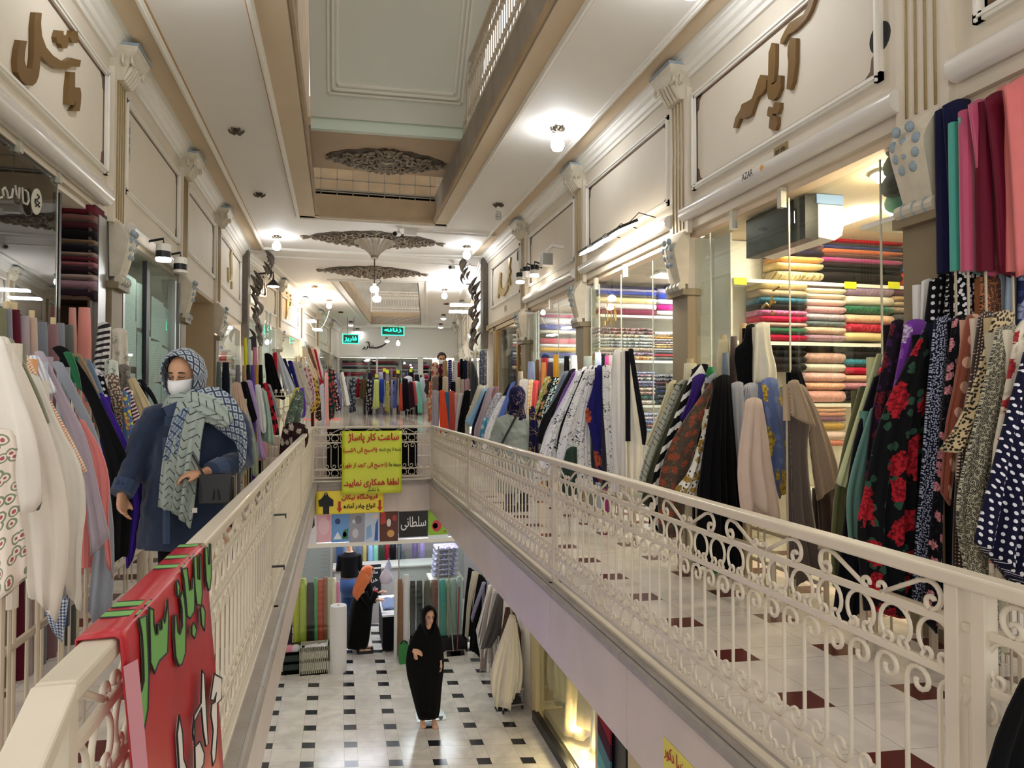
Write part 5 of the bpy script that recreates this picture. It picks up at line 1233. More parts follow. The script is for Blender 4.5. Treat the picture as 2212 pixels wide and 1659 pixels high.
for d, sp, Y, e in (('green with white squiggles', 'sketch:4a5a4c,c8ccc0,red,1.6', 9.9, '640,842 624,880 612,922|655,848 656,890 646,918'), ('violet', 'plain:5a3a9c', 10.0, '645,842 650,905|656,838 662,880 659,902'), ('yellow', 'plain:dcc83a', 10.05, '636,840 623,880|646,838 640,870')):
    bolt('glossy ' + d, sp, Y, e, 'hung on the low stand by the west rail', 'shawls on the low stand', word='shawl')
t = bolt('dark brown ivory-blotched', 'floral:2c1a1c,3a2426,c8b8a8,1.4', 9.7, '612,918 606,950 602,985|664,920 668,950 656,975', 'hanging flat on the low stand by the west rail', 'shawls on the low stand', word='cloth')
# ---------------------------------------------------------------- the row across the aisle end
row = [('white', 'plain:d8d8d8', 440, 482, 690, 1020), ('white black-striped', 'stripes:dcdcdc,22222a,red,.5', 470, 522, 720, 1000), ('slate floral', 'floral:262c36,3a4658,a0a8b0,1.2', 515, 602, 705, 1110), ('wine red', 'plain:8c1c28', 598, 652, 710, 930), ('bronze brown', 'plain:54401c', 640, 742, 720, 940), ('black floral', 'floral:1a1a20,3a3a44,c0b8b0,1.2', 715, 802, 720, 1110),
    ('indigo', 'plain:2a3a74', 775, 812, 700, 1040), ('pale lime', 'plain:c9d07a', 800, 882, 725, 1070), ('cobalt', 'plain:1c3c9c', 868, 946, 720, 990), ('white grey-dotted', 'dots:d8d8d8,70707a,red,.8', 925, 955, 720, 1050), ('yellow-olive floral', 'floral:a4a04c,6a6a2c,c8c48a,1.2', 945, 1008, 740, 1110), ('lavender', 'plain:a098c0', 1005, 1052, 725, 1060), ('periwinkle blue', 'plain:4a5ca4', 1045, 1092, 710, 1060),
    ('beige', 'plain:b8a890', 1088, 1120, 700, 1030), ('pine green', 'plain:1f6440', 1108, 1148, 705, 1010), ('vermilion', 'plain:cc4a34', 1112, 1162, 760, 1090), ('chalk white', 'plain:d4d0cc', 1145, 1180, 700, 990), ('ochre', 'plain:b89438', 1170, 1216, 715, 900), ('soot black', 'plain:101216', 1158, 1252, 715, 1085), ('wide snow-white', 'plain:dcdee0', 1182, 1304, 690, 1085), ('dark maroon', 'plain:3a1c28', 1230, 1312, 752, 1060),
    ('coral', 'plain:d8545c', 1252, 1340, 752, 1025), ('slanting white', 'plain:dedede', 1275, 1392, 750, 1015), ('mint turquoise', 'plain:7cc8b0', 1338, 1404, 752, 1120), ('ice blue', 'plain:c8d4dc', 1368, 1452, 700, 1005)]
for i, (d, sp, x0, x1, y0, y1) in enumerate(row):
    X0, X1, Y0, Y1 = 660 + x0 / 5.53, 660 + x1 / 5.53, 690 + y0 / 5.53, 690 + y1 / 5.53; s = 1.5 if i < 16 else -2.5
    bolt(d, sp, 31.6 + .25 * math.sin(i * 2.4), '%f,%f %f,%f|%f,%f %f,%f' % (X0 + 2 + s, Y0, X0, Y1 - 2, X1 - 3 + s, Y0, X1, Y1), 'in the row across the aisle end', 'fabrics across the aisle end', zf=ZF, folds=3, word='cloth')
row = [('charcoal', '3a3a40', 685, 720, 655), ('purple-black', '2a2030', 745, 800, 640), ('steel-blue', '3a6480', 835, 862, 650), ('lilac printed', 'a8a0b4', 865, 930, 630), ('plum', '4a2a40', 932, 955, 580), ('floral grey', '9a8c94', 955, 1000, 600), ('brown-grey', '6c6064', 1010, 1040, 590), ('dark brown', '4a3430', 1085, 1125, 600), ('navy', '1c2850', 1185, 1215, 620), ('black', '131318', 1225, 1290, 585), ('coal', '222228', 1300, 1360, 660), ('graphite', '30333a', 1362, 1394, 665), ('dusky pink', 'c8a0a4', 1395, 1420, 665)]
for i, (d, c, x0, x1, y0) in enumerate(row):
    standing_roll(d + ' upright roll', 'plain:' + c, 32.1, '%f,%f %f,815|%f,%f %f,815' % (660 + x0 / 5.53, 690 + y0 / 5.53, 660 + x0 / 5.53, 660 + x1 / 5.53, 690 + y0 / 5.53, 660 + x1 / 5.53), 'behind the row across the aisle end', 'rolls behind the aisle end row', zf=ZF)
    if i in (2, 4, 5, 7, 9):
        p = U(660 + (x0 + x1) / 11.06, 690 + (y0 + 25) / 5.53, Y=32.0); p.y = 32.1 - .8 * (x1 - x0) / 11.06 / 1500 * 33 - .02; tag(MB().box((p.x - .07, p.y, p.z - .08), (p.x + .07, p.y + .03, p.z + .08)).build('price_tag', M('yellow_tag', 'd8dc20', .6)), 'yellow price tag on the ' + d + ' roll at the aisle end', 'tag', 'yellow price tags')
# plain racks that carry the cloths
def rack(label, x0, x1, y0, y1, z, zf=0.):
    t = thing('display_rack', label, 'rack', ((x0 + x1) / 2, (y0 + y1) / 2, zf)); k = MB()
    n = max(2, int((y1 - y0) / 1.3) + 1)
    for i in range(n):
        y = y0 + (y1 - y0) * i / (n - 1)
        for x in (x0, x1): MB().tube([(x, y, zf), (x, y, z)], .018, 6).build('leg', M('rack_paint', 'b8aa94', .5), t)
    for x in (x0, x1): k.tube([(x, y0, zf + .16), (x, y1, zf + .16)], .015, 6); k.tube([(x, y0, z), (x, y1, z)], .015, 6)
    k.build('rail', M('rack_paint', 'b8aa94'), t)
rack('pale metal rack under the cream and lilac cloths by the smoky-glass shop', -1.75, -1.15, 2.3, 4.6, .5)
rack('pale metal rack under the rose-printed cloths', 2.75, 3.2, 2.3, 3.2, .4)
rack('pale metal rack under the heap before the lace shop', 2.75, 3.15, 4.0, 5.2, .4)
rack('pale metal rack under the white cloths below the floodlights', 2.8, 3.2, 6.3, 9.0, .4)
# ================================================================ shops behind the glass
ORD = 'topmost second third fourth fifth sixth seventh eighth ninth tenth eleventh twelfth thirteenth fourteenth fifteenth sixteenth'.split()
def fold_mb(x0, x1, z0, z1, Y, dep, seed, rollish=False):
    r = random.Random(seed); k = MB(); rings = []; uvs = []; h = z1 - z0; m = 6
    for i in range(m + 1):
        q = i / m; x = x0 + (x1 - x0) * q; jx = 1 if 0 < i < m else .93; dz = r.uniform(-.06, .06) * h
        ring = []; uv = []
        prof = [(dep, 0), (.06, 0), (.02, .12), (0, .32), (-.008, .5), (0, .7), (.02, .9), (.07, 1), (dep, 1)] if not rollish else [(h * .5 + h * .5 * math.cos(t), .5 + .5 * math.sin(t)) for t in [-math.pi / 2 - j * math.pi / 6 for j in range(12)]]
        for d, e in prof:
            ring.append(Vector((x, Y + d + r.uniform(-.005, .005), z0 + h * (.5 + (e - .5) * jx) + dz * (.3 if not rollish else .1) * e))); uv.append((x - x0, d * .8 + e * h))
        rings.append(ring); uvs.append(uv)
    k.grid(rings, True, uvs); n = len(rings[0])
    for ring in (list(range(n - 1, -1, -1)), [m * n + i for i in range(n)]): k.uv[len(k.f)] = [uvs[0][i % n] for i in ring]; k.f.append(ring); k.mi.append(0)
    return k
def stack(where, kind, group, Y, xa, xb, items, dep=.26, rollish=False, ox=0, oy=0, sc=1., shelf=True, name='folded_fabric'):
    """a pile on a shelf: each item (colour words, material, top, bottom) in photo pixels"""
    last = None
    for i, (d, sp, y0, y1) in enumerate(items):
        SEED[0] += 1
        X0, X1 = ox + xa / sc, ox + xb / sc; xm = (X0 + X1) / 2
        a, b = U(X0, oy + y1 / sc, Y=Y), U(X1, oy + y0 / sc, Y=Y); z0, z1 = U(xm, oy + y1 / sc, Y=Y).z, U(xm, oy + y0 / sc, Y=Y).z
        o = fold_mb(a.x + .004, b.x - .004, z0 + .001, z1 - .001, Y, dep, SEED[0], rollish).build(name, mat_of(sp), smooth=True)
        tag(o, '%s %s, %s in %s' % (d, kind, ORD[i] + (' down' if i else ''), where), 'fabric', group)
def unit(label, Y, x0, x1, zs, dep, ztop, mat=None, zf=0., uprights=()):
    t = thing('shelf_unit', label, 'shelves', ((x0 + x1) / 2, Y + dep / 2, zf)); mat = mat or m_mould
    for z in zs: MB().box((x0, Y - .01, z - .035), (x1, Y + dep, z)).build('shelf_board', mat, t)
    for x in (x0 - .02, x1) + tuple(uprights): MB().box((x, Y, zf), (x + .02, Y + dep, ztop)).build('upright', mat, t)
    MB().box((x0, Y + dep, zf), (x1, Y + dep + .015, ztop)).build('back_panel', mat, t)
    return t
# ---- the lace shop
LX = dict(ox=1480, oy=380, sc=3.19)
Yl = 6.03
def zc(c, x=1700): return U(x, 380 + c / 3.19, Y=Yl).z
unit('white wall shelves full of lace, behind the glass with the gold script', Yl, 3.72, 6.3, (zc(722), zc(1143), zc(1567), .5), .3, 3.03, uprights=())
P = lambda c: 'plain:' + c
Fl = lambda a, b: 'print:%s,%s,%s,1.6' % (a, b, a)
stack('the shelf stack behind the gold script', 'lace', 'lace behind the gold script', Yl, 520, 842, [('butter cream', P('d8c48c'), 722, 780), ('sandy tan', P('b49a7c'), 780, 833), ('petrol blue', Fl('1f6a84', '0c4a64'), 833, 878), ('black', P('141416'), 878, 920), ('orchid pink', Fl('b85a90', 'd088b0'), 920, 960), ('crimson', P('c01848'), 960, 1005), ('pale rose', P('dcaaa8'), 1005, 1040), ('bottle green', P('1a5a3c'), 1040, 1090), ('deep crimson', P('a8123c'), 1090, 1135)], **LX)
stack('the shelf stack under the crimson lace', 'lace', 'black lace under the crimson lace', Yl, 600, 838, [('sequinned black', Fl('141416', '3a3a40'), 1150, 1196), ('matt black', P('0f0f11'), 1196, 1242), ('fringed black', P('17171a'), 1242, 1290), ('coarse black', P('121214'), 1290, 1345)], **LX)
stack('the pink middle stack of the lace shop', 'lace', 'pink middle stack, upper shelf', Yl, 846, 1110, [('greyish mauve', Fl('8a7086', 'a08a9c'), 727, 768), ('cream', P('ece0c4'), 768, 808), ('warm ivory', P('eee2c8'), 808, 845), ('blush pink', P('e8c8c0'), 845, 893), ('rose pink', Fl('d09aa0', 'dcb0b0'), 893, 945), ('lilac-grey', Fl('b0a4b0', 'c8bcc8'), 945, 998), ('slate grey', Fl('5c6a70', '7a868c'), 998, 1036), ('peach beige', Fl('d0ae98', 'dcc0ac'), 1036, 1090), ('dull mauve', Fl('957286', 'a88a9a'), 1090, 1138)], **LX)
stack('the pink middle stack, lower shelf', 'lace', 'pink middle stack, lower shelf', Yl, 846, 1108, [('black beaded', P('1a1618'), 1150, 1214), ('dusty rose', Fl('b08a80', 'c8a498'), 1214, 1290), ('silver-ivory', Fl('c8c2b4', 'd8d4c8'), 1290, 1350), ('shell pink', Fl('d8a8a4', 'e4bcb8'), 1350, 1420), ('salmon peach', Fl('d8a488', 'e4b8a0'), 1420, 1476), ('rosy pink', Fl('cc9690', 'dcaaa4'), 1476, 1562)], **LX)
stack('the stack by the bright glass edge', 'lace', 'lace by the bright glass edge', Yl, 1116, 1440, [('mauve swirled', Fl('8c7490', 'a890a8'), 760, 824), ('ivory white', P('ece0cc'), 824, 890), ('emerald sequinned', Fl('14563a', '2c7a54'), 890, 950), ('peach', Fl('e0b494', 'e8c4a8'), 952, 1014), ('ruby sequinned', Fl('a01430', 'c84a5c'), 1014, 1075), ('pale yellow', P('e0c890'), 1075, 1138)], **LX)
stack('the lower stack by the bright glass edge', 'lace', 'lower lace by the bright glass edge', Yl, 1112, 1420, [('black glittering', Fl('141416', '4a4a50'), 1150, 1205), ('flat black', P('161416'), 1205, 1258), ('teal swirled', Fl('1a6478', '2c88a0'), 1258, 1315), ('scarlet glittering', P('b8183c'), 1315, 1370), ('pale apricot', Fl('d0a890', 'dcbca4'), 1370, 1420), ('mauve-pink', Fl('b4788c', 'c890a0'), 1420, 1475), ('black sequin-dotted', Fl('18161a', '48464c'), 1475, 1545)], **LX)
stack('the short stack at the pier edge', 'lace', 'lace at the pier edge', Yl, 1446, 1660, [('plum', P('5c3244'), 785, 826), ('wheat', P('b89a74'), 826, 864), ('sand', P('b4a088'), 864, 900), ('brown lattice', Fl('8a7668', 'b0a090'), 900, 948), ('dark grey', P('4c4a4c'), 948, 1010)], **LX)
stack('the top shelf before the AC unit', 'cloth', 'cloths on the top shelf before the AC unit', Yl, 640, 955, [('plum', P('5c2c40'), 455, 500), ('blue-black', P('241c2e'), 500, 548), ('orange', P('d89a4c'), 548, 594), ('pale gold', P('e8c888'), 594, 640), ('gold-circled lace', Fl('d8c48c', '8a7440'), 652, 716)], **LX)
stack('the top shelf in the middle', 'cloth', 'cloths in the middle of the top shelf', Yl, 962, 1500, [('red', P('c41c30'), 432, 466), ('charcoal', P('3c3238'), 466, 488), ('ultramarine', P('2c3c9c'), 488, 504), ('orange-pink', P('e0784c'), 504, 540), ('brown', P('6a4030'), 540, 565), ('magenta', P('b84080'), 565, 602), ('black-brown', P('2a2020'), 602, 636), ('black ribbed', P('1e1a1a'), 636, 662), ('wide black', P('241e1e'), 662, 722)], **LX)
stack('the top shelf at the pier edge', 'cloth', 'cloths on the top shelf at the pier edge', Yl, 1506, 1700, [('amber', P('d8902c'), 430, 482), ('dusty pink', P('c88a8c'), 482, 505), ('sea-green', P('5a8a74'), 505, 526), ('brick', P('a84a40'), 526, 548), ('dim grey', P('5c5450'), 548, 590), ('slate', P('5a6068'), 590, 628), ('blue', P('4a70b8'), 628, 660), ('tomato red', P('d84a34'), 660, 745)], **LX)
stack('the roll shelf below the lace', 'roll', 'rolls on the bottom shelf', Yl, 880, 1110, [('peach', P('d8a484'), 1575, 1600), ('light peach', P('dcb498'), 1600, 1627), ('rose-tan', P('c48c7c'), 1627, 1660), ('mauve', P('7c5670'), 1660, 1695), ('ochre', P('b8964c'), 1700, 1755), ('blush white', P('e4ccc4'), 1757, 1820), ('terracotta pink', P('c8806c'), 1822, 1865)], rollish=True, name='fabric_roll', **LX)
for x, d in ((1600, 'under the gold-circled lace'), (1838, 'in the middle'), (1932, 'nearest the pier')):
    a = U(x, 616 if x > 1700 else 607, Y=Yl - .02); tag(MB().box((a.x - .07, Yl - .016, a.z - .035), (a.x + .07, Yl - .012, a.z + .035)).build('price_tag', M('yellow_tag', 'd8dc20')), 'yellow price tag on the upper lace shelf edge, ' + d, 'tag')
# velvet rolls lying on the bracket shelf by the pier, lamp, air conditioner
for i, (d, sp, y0, y1, x0) in enumerate((('grey-green ribbed', P('4a4c40'), 312, 352, 1905), ('charcoal', P('3c3e3c'), 352, 396, 1902), ('dark grey', P('303230'), 394, 436, 1895), ('jade green', P('3f7c68'), 424, 470, 1905))):
    a, b = U(x0, y1, Y=3.86), U(x0 + 130, y0, Y=3.86); c = (a + b) / 2
    k = MB(); k.lathe([(.02, 0), ((b.z - a.z) * .52, .015), ((b.z - a.z) * .55, .2), ((b.z - a.z) * .55, .5)], (a.x, 3.72, c.z), 16, 'x', 1.5, 1)
    tag(k.build('fabric_roll', mat_of(sp), smooth=True), d + ' velvet roll lying on the bracket shelf by the pier', 'fabric', 'velvet rolls by the pier')
a = U(1940, 475, Y=3.8); t = thing('bracket_shelf', 'white bracket shelf under the velvet rolls beside the pier', 'shelf', (a.x, 3.75, a.z)); MB().box((a.x - .12, 3.6, a.z - .03), (a.x + .6, 4.0, a.z)).build('board', m_mould, t); MB().box((a.x - .02, 3.44, a.z - .2), (a.x + .02, 3.62, a.z)).build('bracket', m_steel, t)
def dome(x, y, z, r, label, mat):
    t = thing('ceiling_lamp', label, 'lamp', (x, y, z)); MB().lathe([(r * 1.1, 0), (r * 1.1, -.02), (r, -.025)], (x, y, z), 18).build('rim', m_porc, t); MB().lathe([(r, -.02), (r * .8, -.06), (r * .3, -.09), (.01, -.095)], (x, y, z), 18).build('diffuser', mat, t)
dome(3.85, 4.15, 3.04, .13, 'round warm ceiling lamp inside the lace shop, near the velvet rolls', M('lamp_lace', 'ffe6c0', emit=110.))
dome(4.7, 4.9, 3.04, .16, 'second round ceiling lamp deeper in the lace shop', M('lamp_lace', 'ffe6c0'))
a, b = U(1712, 524, Y=4.9), U(1797, 420, Y=4.9); b.z = 3.02; t = thing('air_conditioner', 'white wall air conditioner with a blue cloth on top, in the lace shop', 'air conditioner', (a.x, 5.0, a.z))
prof = [(a.x + .12, b.z - .05), (b.x - .02, b.z - .05), (b.x, b.z - .16), (b.x - .03, b.z - .30), (b.x - .10, a.z + .0), (a.x + .12, a.z + .02)]
MB().prism([(x, 4.75, z) for x, z in prof], (0, .8, 0)).build('body', M('ac_white', 'eceae8', .4), t)
MB().box((a.x, 4.74, a.z), (a.x + .12, 5.56, b.z)).build('side_panel', m_dark, t); MB().box((a.x + .1, 4.73, b.z - .06), (b.x - .03, 5.5, b.z + .015)).build('dust_cloth', M('blue_cloth', '8aa8d8', .7), t)
# ---- the white-shelved shop
WX = dict(ox=1240, oy=500, sc=4.1475); Yw = 9.0
def zw(c): return U(1350, 500 + c / 4.1475, Y=Yw).z
unit('white wall shelves of rolls and printed cottons, in the brightly lit shop', Yw, 3.5, 5.3, (zw(748), zw(1153), zw(1556), .45), .32, 3.0)
stack('the upper row at the script glass', 'roll', 'long rolls at the script glass', Yw, 205, 742, [('dark navy', P('1c1a4c'), 485, 514), ('lavender', P('b8b0d4'), 514, 536), ('bright blue', P('2c44b8'), 536, 566), ('dark taupe', P('5c5254'), 566, 588), ('butter yellow', P('ead6a0'), 588, 643), ('pinkish white', P('e6d4d4'), 643, 695), ('burgundy', P('741c40'), 695, 745)], rollish=True, name='fabric_roll', **WX)
stack('the upper row beside the pier', 'roll', 'long rolls beside the pier', Yw, 748, 1000, [('plum-black', P('241a2c'), 480, 512), ('pale lavender', P('c0b8d8'), 512, 556), ('cobalt', P('2840b0'), 556, 606), ('silver-lilac', P('ccc8d8'), 606, 655), ('magenta', P('b01c74'), 655, 710), ('white', P('ecebf0'), 710, 746)], rollish=True, name='fabric_roll', **WX)
prints = lambda *c: 'print:%s,%s,%s,1.8' % c
stack('the print stack behind the tall white cloths', 'printed cotton', 'printed cottons, upper shelf', Yw, 214, 724, [('red and black dotted', prints('1a1418', 'b8304c', 'd8d0d0'), 860, 888), ('black blossom', prints('141218', 'd8c8c8', 'a04060'), 888, 918), ('white abstract', prints('dcd8dc', '2a2a3a', 'd8a850'), 918, 950), ('grey brushed', prints('c8c8c4', '4a4a50', 'e0e0dc'), 950, 982), ('pale ringed', prints('dcdad6', '6a6a70', '2a2a30'), 982, 1010), ('white geometric', prints('e0e0e4', '3a3a5a', '8a8aa0'), 1010, 1036), ('tan leopard', prints('b89878', '4a3428', 'd8c8b4'), 1036, 1074), ('navy patchwork', prints('3a3464', 'd0c8d0', 'c86a8a'), 1078, 1110), ('amber and black', prints('d8902c', '1a1414', 'e0d8c0'), 1110, 1150)], **WX)
stack('the print stack beside the pier', 'printed cotton', 'printed cottons beside the pier', Yw, 730, 960, [('black-white checked', prints('d8d8d4', '1e1e22', 'd8d8d4'), 895, 940), ('orange', prints('e0943c', 'e8c080', 'd07a2c'), 940, 962), ('white flecked', prints('e0dcdc', '5a4a5a', 'c8c0c0'), 962, 985), ('plum dotted', prints('5a3a54', 'e0d8dc', 'b08aa0'), 985, 1006), ('cream spotted', prints('dcd0b8', '6a4a34', 'c89a5a'), 1006, 1026), ('amber dotted', prints('d8982c', '3a2a1c', 'e8d0a0'), 1026, 1046), ('plain-looking white', P('e4e4e6'), 1048, 1070), ('navy dotted', 'dots:1c1c3c,d8d8dc,red,2', 1070, 1096), ('red', P('b81c34'), 1096, 1125), ('black dotted', 'dots:141418,d8d8d8,red,2', 1125, 1152)], **WX)
stack('the lower print stack before the grey back', 'printed cotton', 'printed cottons, lower shelf', Yw, 480, 730, [('blue and white', prints('8aa4d0', 'e0e4ec', '3a5a9c'), 1255, 1278), ('confetti', prints('d8d4d0', 'd05a6a', '4a7ac0'), 1278, 1302), ('monochrome', prints('dcdad8', '1c1c22', '5a5a60'), 1302, 1338), ('lilac-blue', prints('8a90c8', 'd4d4e4', '4a4a8a'), 1338, 1366), ('indigo', prints('2c2a5c', '4a4a80', '8a8ab0'), 1366, 1394), ('white rose', prints('e4dcdc', 'd07a8a', '5a8a5a'), 1394, 1430), ('pink peony', prints('e0b4b8', 'c04a6a', '4a7a4a'), 1430, 1466), ('navy leaf', prints('1c2448', '3a8a4a', '2a3a6a'), 1466, 1508), ('white peony', prints('e6dee0', 'd08a9a', '7aa07a'), 1508, 1552)], **WX)
stack('the dark lower stack beside the pier', 'printed cotton', 'dark printed cottons', Yw, 735, 930, [('black star-dotted', prints('16141a', '9a98a0', 'd0d0d4'), 1280, 1310), ('black sprigged', prints('141418', '5a4a6a', 'c0b8c0'), 1310, 1345), ('black rosebud', prints('161216', 'b03a50', '3a3a40'), 1345, 1380), ('black lilac-printed', prints('1a1620', '6a5a8a', '3a3448'), 1380, 1415), ('black blue-printed', prints('14161e', '3a4a9a', '2a2a3a'), 1415, 1460), ('black fine-dotted', prints('121216', '8a8a90', '1e1e24'), 1460, 1505), ('black grey-printed', prints('17171b', '6a6a70', '2a2a2e'), 1505, 1552)], **WX)
stack('the bottom shelf below the peony cottons', 'printed cotton', 'printed cottons, bottom shelf', Yw, 560, 760, [('blue sprigged', prints('a8b0d0', '4a5a9a', 'e0e0e8'), 1622, 1655), ('pale sprigged', prints('d8d4dc', '8a7a9a', 'c0a0b0'), 1655, 1690), ('blue banded', prints('3a5ab0', 'c8d0e8', '2a3a7a'), 1690, 1725), ('red sprigged', prints('8a2a3a', 'd8c8c8', '4a1c28'), 1725, 1760), ('pale blue', prints('9ac0d8', 'e0ecf0', '5a8aa8'), 1760, 1800)], **WX)
MB().box((4.55, 7.6, 2.98), (4.85, 8.7, 3.03)).build('ceiling_panel_lamp', e_shopc, label='bright ceiling panel lamp over the printed cottons', cat='lamp')
MB().box((4.3, 5.0, 3.0), (4.5, 5.9, 3.035)).build('ceiling_panel_lamp', e_shop, label='slim ceiling panel lamp over the lace shelves', cat='lamp')
p = U(1440, 592, Y=8.25); t = thing('shop_lamp', 'square warm downlight on a white bracket, hung inside the white-shelved shop', 'lamp', p); MB().loft([[p + Vector((x * s, y * s, z)) for x, y in ((-1, -1), (1, -1), (1, 1), (-1, 1))] for s, z in ((.17, -.02), (.2, 0), (.08, .11))]).build('hood', m_tube, t)
MB().box(p + Vector((-.15, -.15, -.03)), p + Vector((.15, .15, -.022))).build('light_face', M('lamp_warmface', 'ffdca0', emit=26.), t); MB().tube([p + Vector((0, 0, .1)), (p.x, p.y, 3.04)], .012).build('rod', m_porc, t)
# ---- the shop of long coloured rolls, and the brass-framed one
unit('white shelves of long coloured rolls beyond the slanted glass', 12.0, 3.5, 4.6, (.4, .9), .35, 3.0)
stack('the shop beyond the upright rolls', 'roll', 'long coloured rolls on shelves', 12.0, 705, 1140, [('magenta', P('a8186c'), 990, 1028), ('pinkish white', P('e6d8d8'), 1030, 1114), ('royal blue', P('3448a0'), 1114, 1178), ('cream', P('eadcc0'), 1178, 1224), ('black', P('1c1620'), 1224, 1274), ('raspberry red', P('c83c54'), 1274, 1346), ('white', P('eeeaea'), 1346, 1384), ('amber yellow', P('e0a838'), 1384, 1444), ('indigo blue', P('3a3c80'), 1444, 1512), ('pale grey', P('c8c8cc'), 1512, 1570)], rollish=True, name='fabric_roll', ox=1040, oy=500, sc=5.531)
MB().box((4.1, 10.6, 2.98), (4.35, 11.6, 3.03)).build('ceiling_panel_lamp', e_shopc, label='ceiling panel lamp over the long coloured rolls', cat='lamp')
unit('dark narrow shelf rack of thin rolls behind the brass frame', 15.4, 3.75, 4.5, (.5, 1.5, 2.0), .3, 3.0, m_wood)
cols = [('maroon velvet', '5a1428', 1070, 1205), ('white', 'd8d4d4', 1225, 1246), ('black', '1a181c', 1250, 1278), ('ash grey', '8a8890', 1280, 1312), ('silver', 'b4b4bc', 1318, 1342), ('carmine pink', 'b03a5c', 1352, 1376), ('black matt', '161418', 1380, 1402), ('ink blue', '2a2c54', 1404, 1430), ('ice grey', 'b0b8c4', 1442, 1476), ('steel grey', '747a84', 1482, 1512), ('graphite', '44444c', 1520, 1552), ('oxblood', '5a2030', 1560, 1592), ('sand', 'c4a88c', 1600, 1650)]
stack('the brass-framed shop', 'thin roll', 'thin rolls in the brass-framed shop', 15.4, 372, 475, [(d, P(c), a, b) for d, c, a, b in cols], rollish=True, name='fabric_roll', ox=1040, oy=500, sc=5.531)
MB().box((3.9, 14.2, 2.98), (4.1, 15.0, 3.03)).build('ceiling_panel_lamp', e_shop, label='ceiling panel lamp in the brass-framed shop', cat='lamp')
k = MB(); br = M('brass_frame', '8a6a34', .35, .5)
for y in (12.95, 14.9, 15.05): k.box((3.34, y, 0), (3.4, y + .09, 3.0))
k.box((3.34, 12.95, 2.92), (3.4, 15.6, 3.02)); struct('trim_%d' % nt_(), k, br)
struct('wall_%s' % 'brass_shop_head', MB().box((3.34, 12.8, 3.0), (3.4, 15.9, 3.12)), M('beige_reveal', 'b7a383'))
# ---- glass fronts
NW = [0]
def pane(fr, a, b, z0, z1, edges=(), clips=(), mat=None, n=-.01):
    NW[0] += 1; k = MB(); fr.box(k, a, b, n - .006, n, z0, z1); struct('window_%d' % NW[0], k, mat or m_glass)
    if edges or clips:
        k = MB()
        for e in edges: fr.box(k, e - .004, e + .004, n - .008, n + .004, z0, z1)
        for c in clips: fr.box(k, c - .025, c + .025, n - .02, n + .03, z1 - .06, z1 + .1)
        struct('trim_%d' % nt_(), k, M('glass_edge', 'd4d2c4', .25, .3))
pane(FR_, 4.72, 6.2, .05, 2.98, (4.72, 5.9), (4.8, 5.5)); pane(FR_, 3.6, 4.71, .05, 2.98, (3.82,), (), n=-.05)
pane(FR_, 6.62, 9.2, .05, 2.96, (7.15, 8.05, 9.1), (7.9, 8.9)); pane(FR_, 9.68, 12.35, .05, 2.96, (10.6, 11.9), (11,)); pane(FR_, 13.1, 14.85, .1, 2.9)
smoky = glass('smoky_glass', (.50, .52, .52, 1), 1.6)
pane(FL, 4.2, 6.0, .05, 3.12, (6.0,), (5.3, 5.98), smoky)
pane(FL, 7.66, 10.0, .05, 2.98, (), (), glass('green_glass', (.86, .93, .91, 1), .3)); pane(FL, 13.3, 16.2, .1, 2.9)
k = MB(); FL.box(k, 6.86, 7.06, -.06, .02, 0, 3.05); FL.box(k, 7.56, 7.62, -.04, .03, 0, 3.05); FL.box(k, 9.78, 9.86, -.06, .03, 0, 2.95); FL.box(k, 10.0, 10.05, -.06, .04, 0, 2.95); struct('trim_%d' % nt_(), k, m_steel)
k = MB(); FL.box(k, 8.5, 8.62, -.04, .01, 0, 2.95); FL.box(k, 6.02, 6.06, -.05, 0, 0, 3.0); struct('trim_%d' % nt_(), k, m_dark)
# white lettering and oval emblem on the smoky glass
t = thing('glass_lettering', 'thin pale letters and oval emblem on the smoky glass', 'lettering', (-2.08, 5.55, 2.75))
def onglass(x, y): return U(x / 3.95, 400 + y / 3.95, X=-2.085)
k = MB()
for po in ([(30, 90), (20, 40), (40, 20), (60, 60), (70, 110), (100, 100), (110, 30)], [(130, 0), (140, 80), (160, 115), (165, 20)], [(190, 20), (195, 120), (200, 150), (230, 165), (245, 130), (235, 60), (215, 40)], [(-30, 60), (-10, 110), (20, 100)]): k.tube([onglass(x, y) for x, y in po], .007, 5)
k.build('letters', M('pale_paint', 'b8b0a4', .6), t)
MB().prism([onglass(308 + 45 * math.cos(q), 140 + 112 * math.sin(q)) for q in [i * math.pi / 12 for i in range(24)]], (.004, 0, 0)).build('emblem', M('emblem_ivory', 'b4b09c', .6), t)
k = MB(); k.tube([onglass(308 + 20 * math.sin(i * .9), 80 + i * 12) + Vector((.006, 0, 0)) for i in range(10)], .006, 5); k.tube([onglass(290, 120) + Vector((.006, 0, 0)), onglass(330, 150) + Vector((.006, 0, 0)), onglass(295, 180) + Vector((.006, 0, 0))], .006, 5); k.build('emblem_mark', m_dark, t)
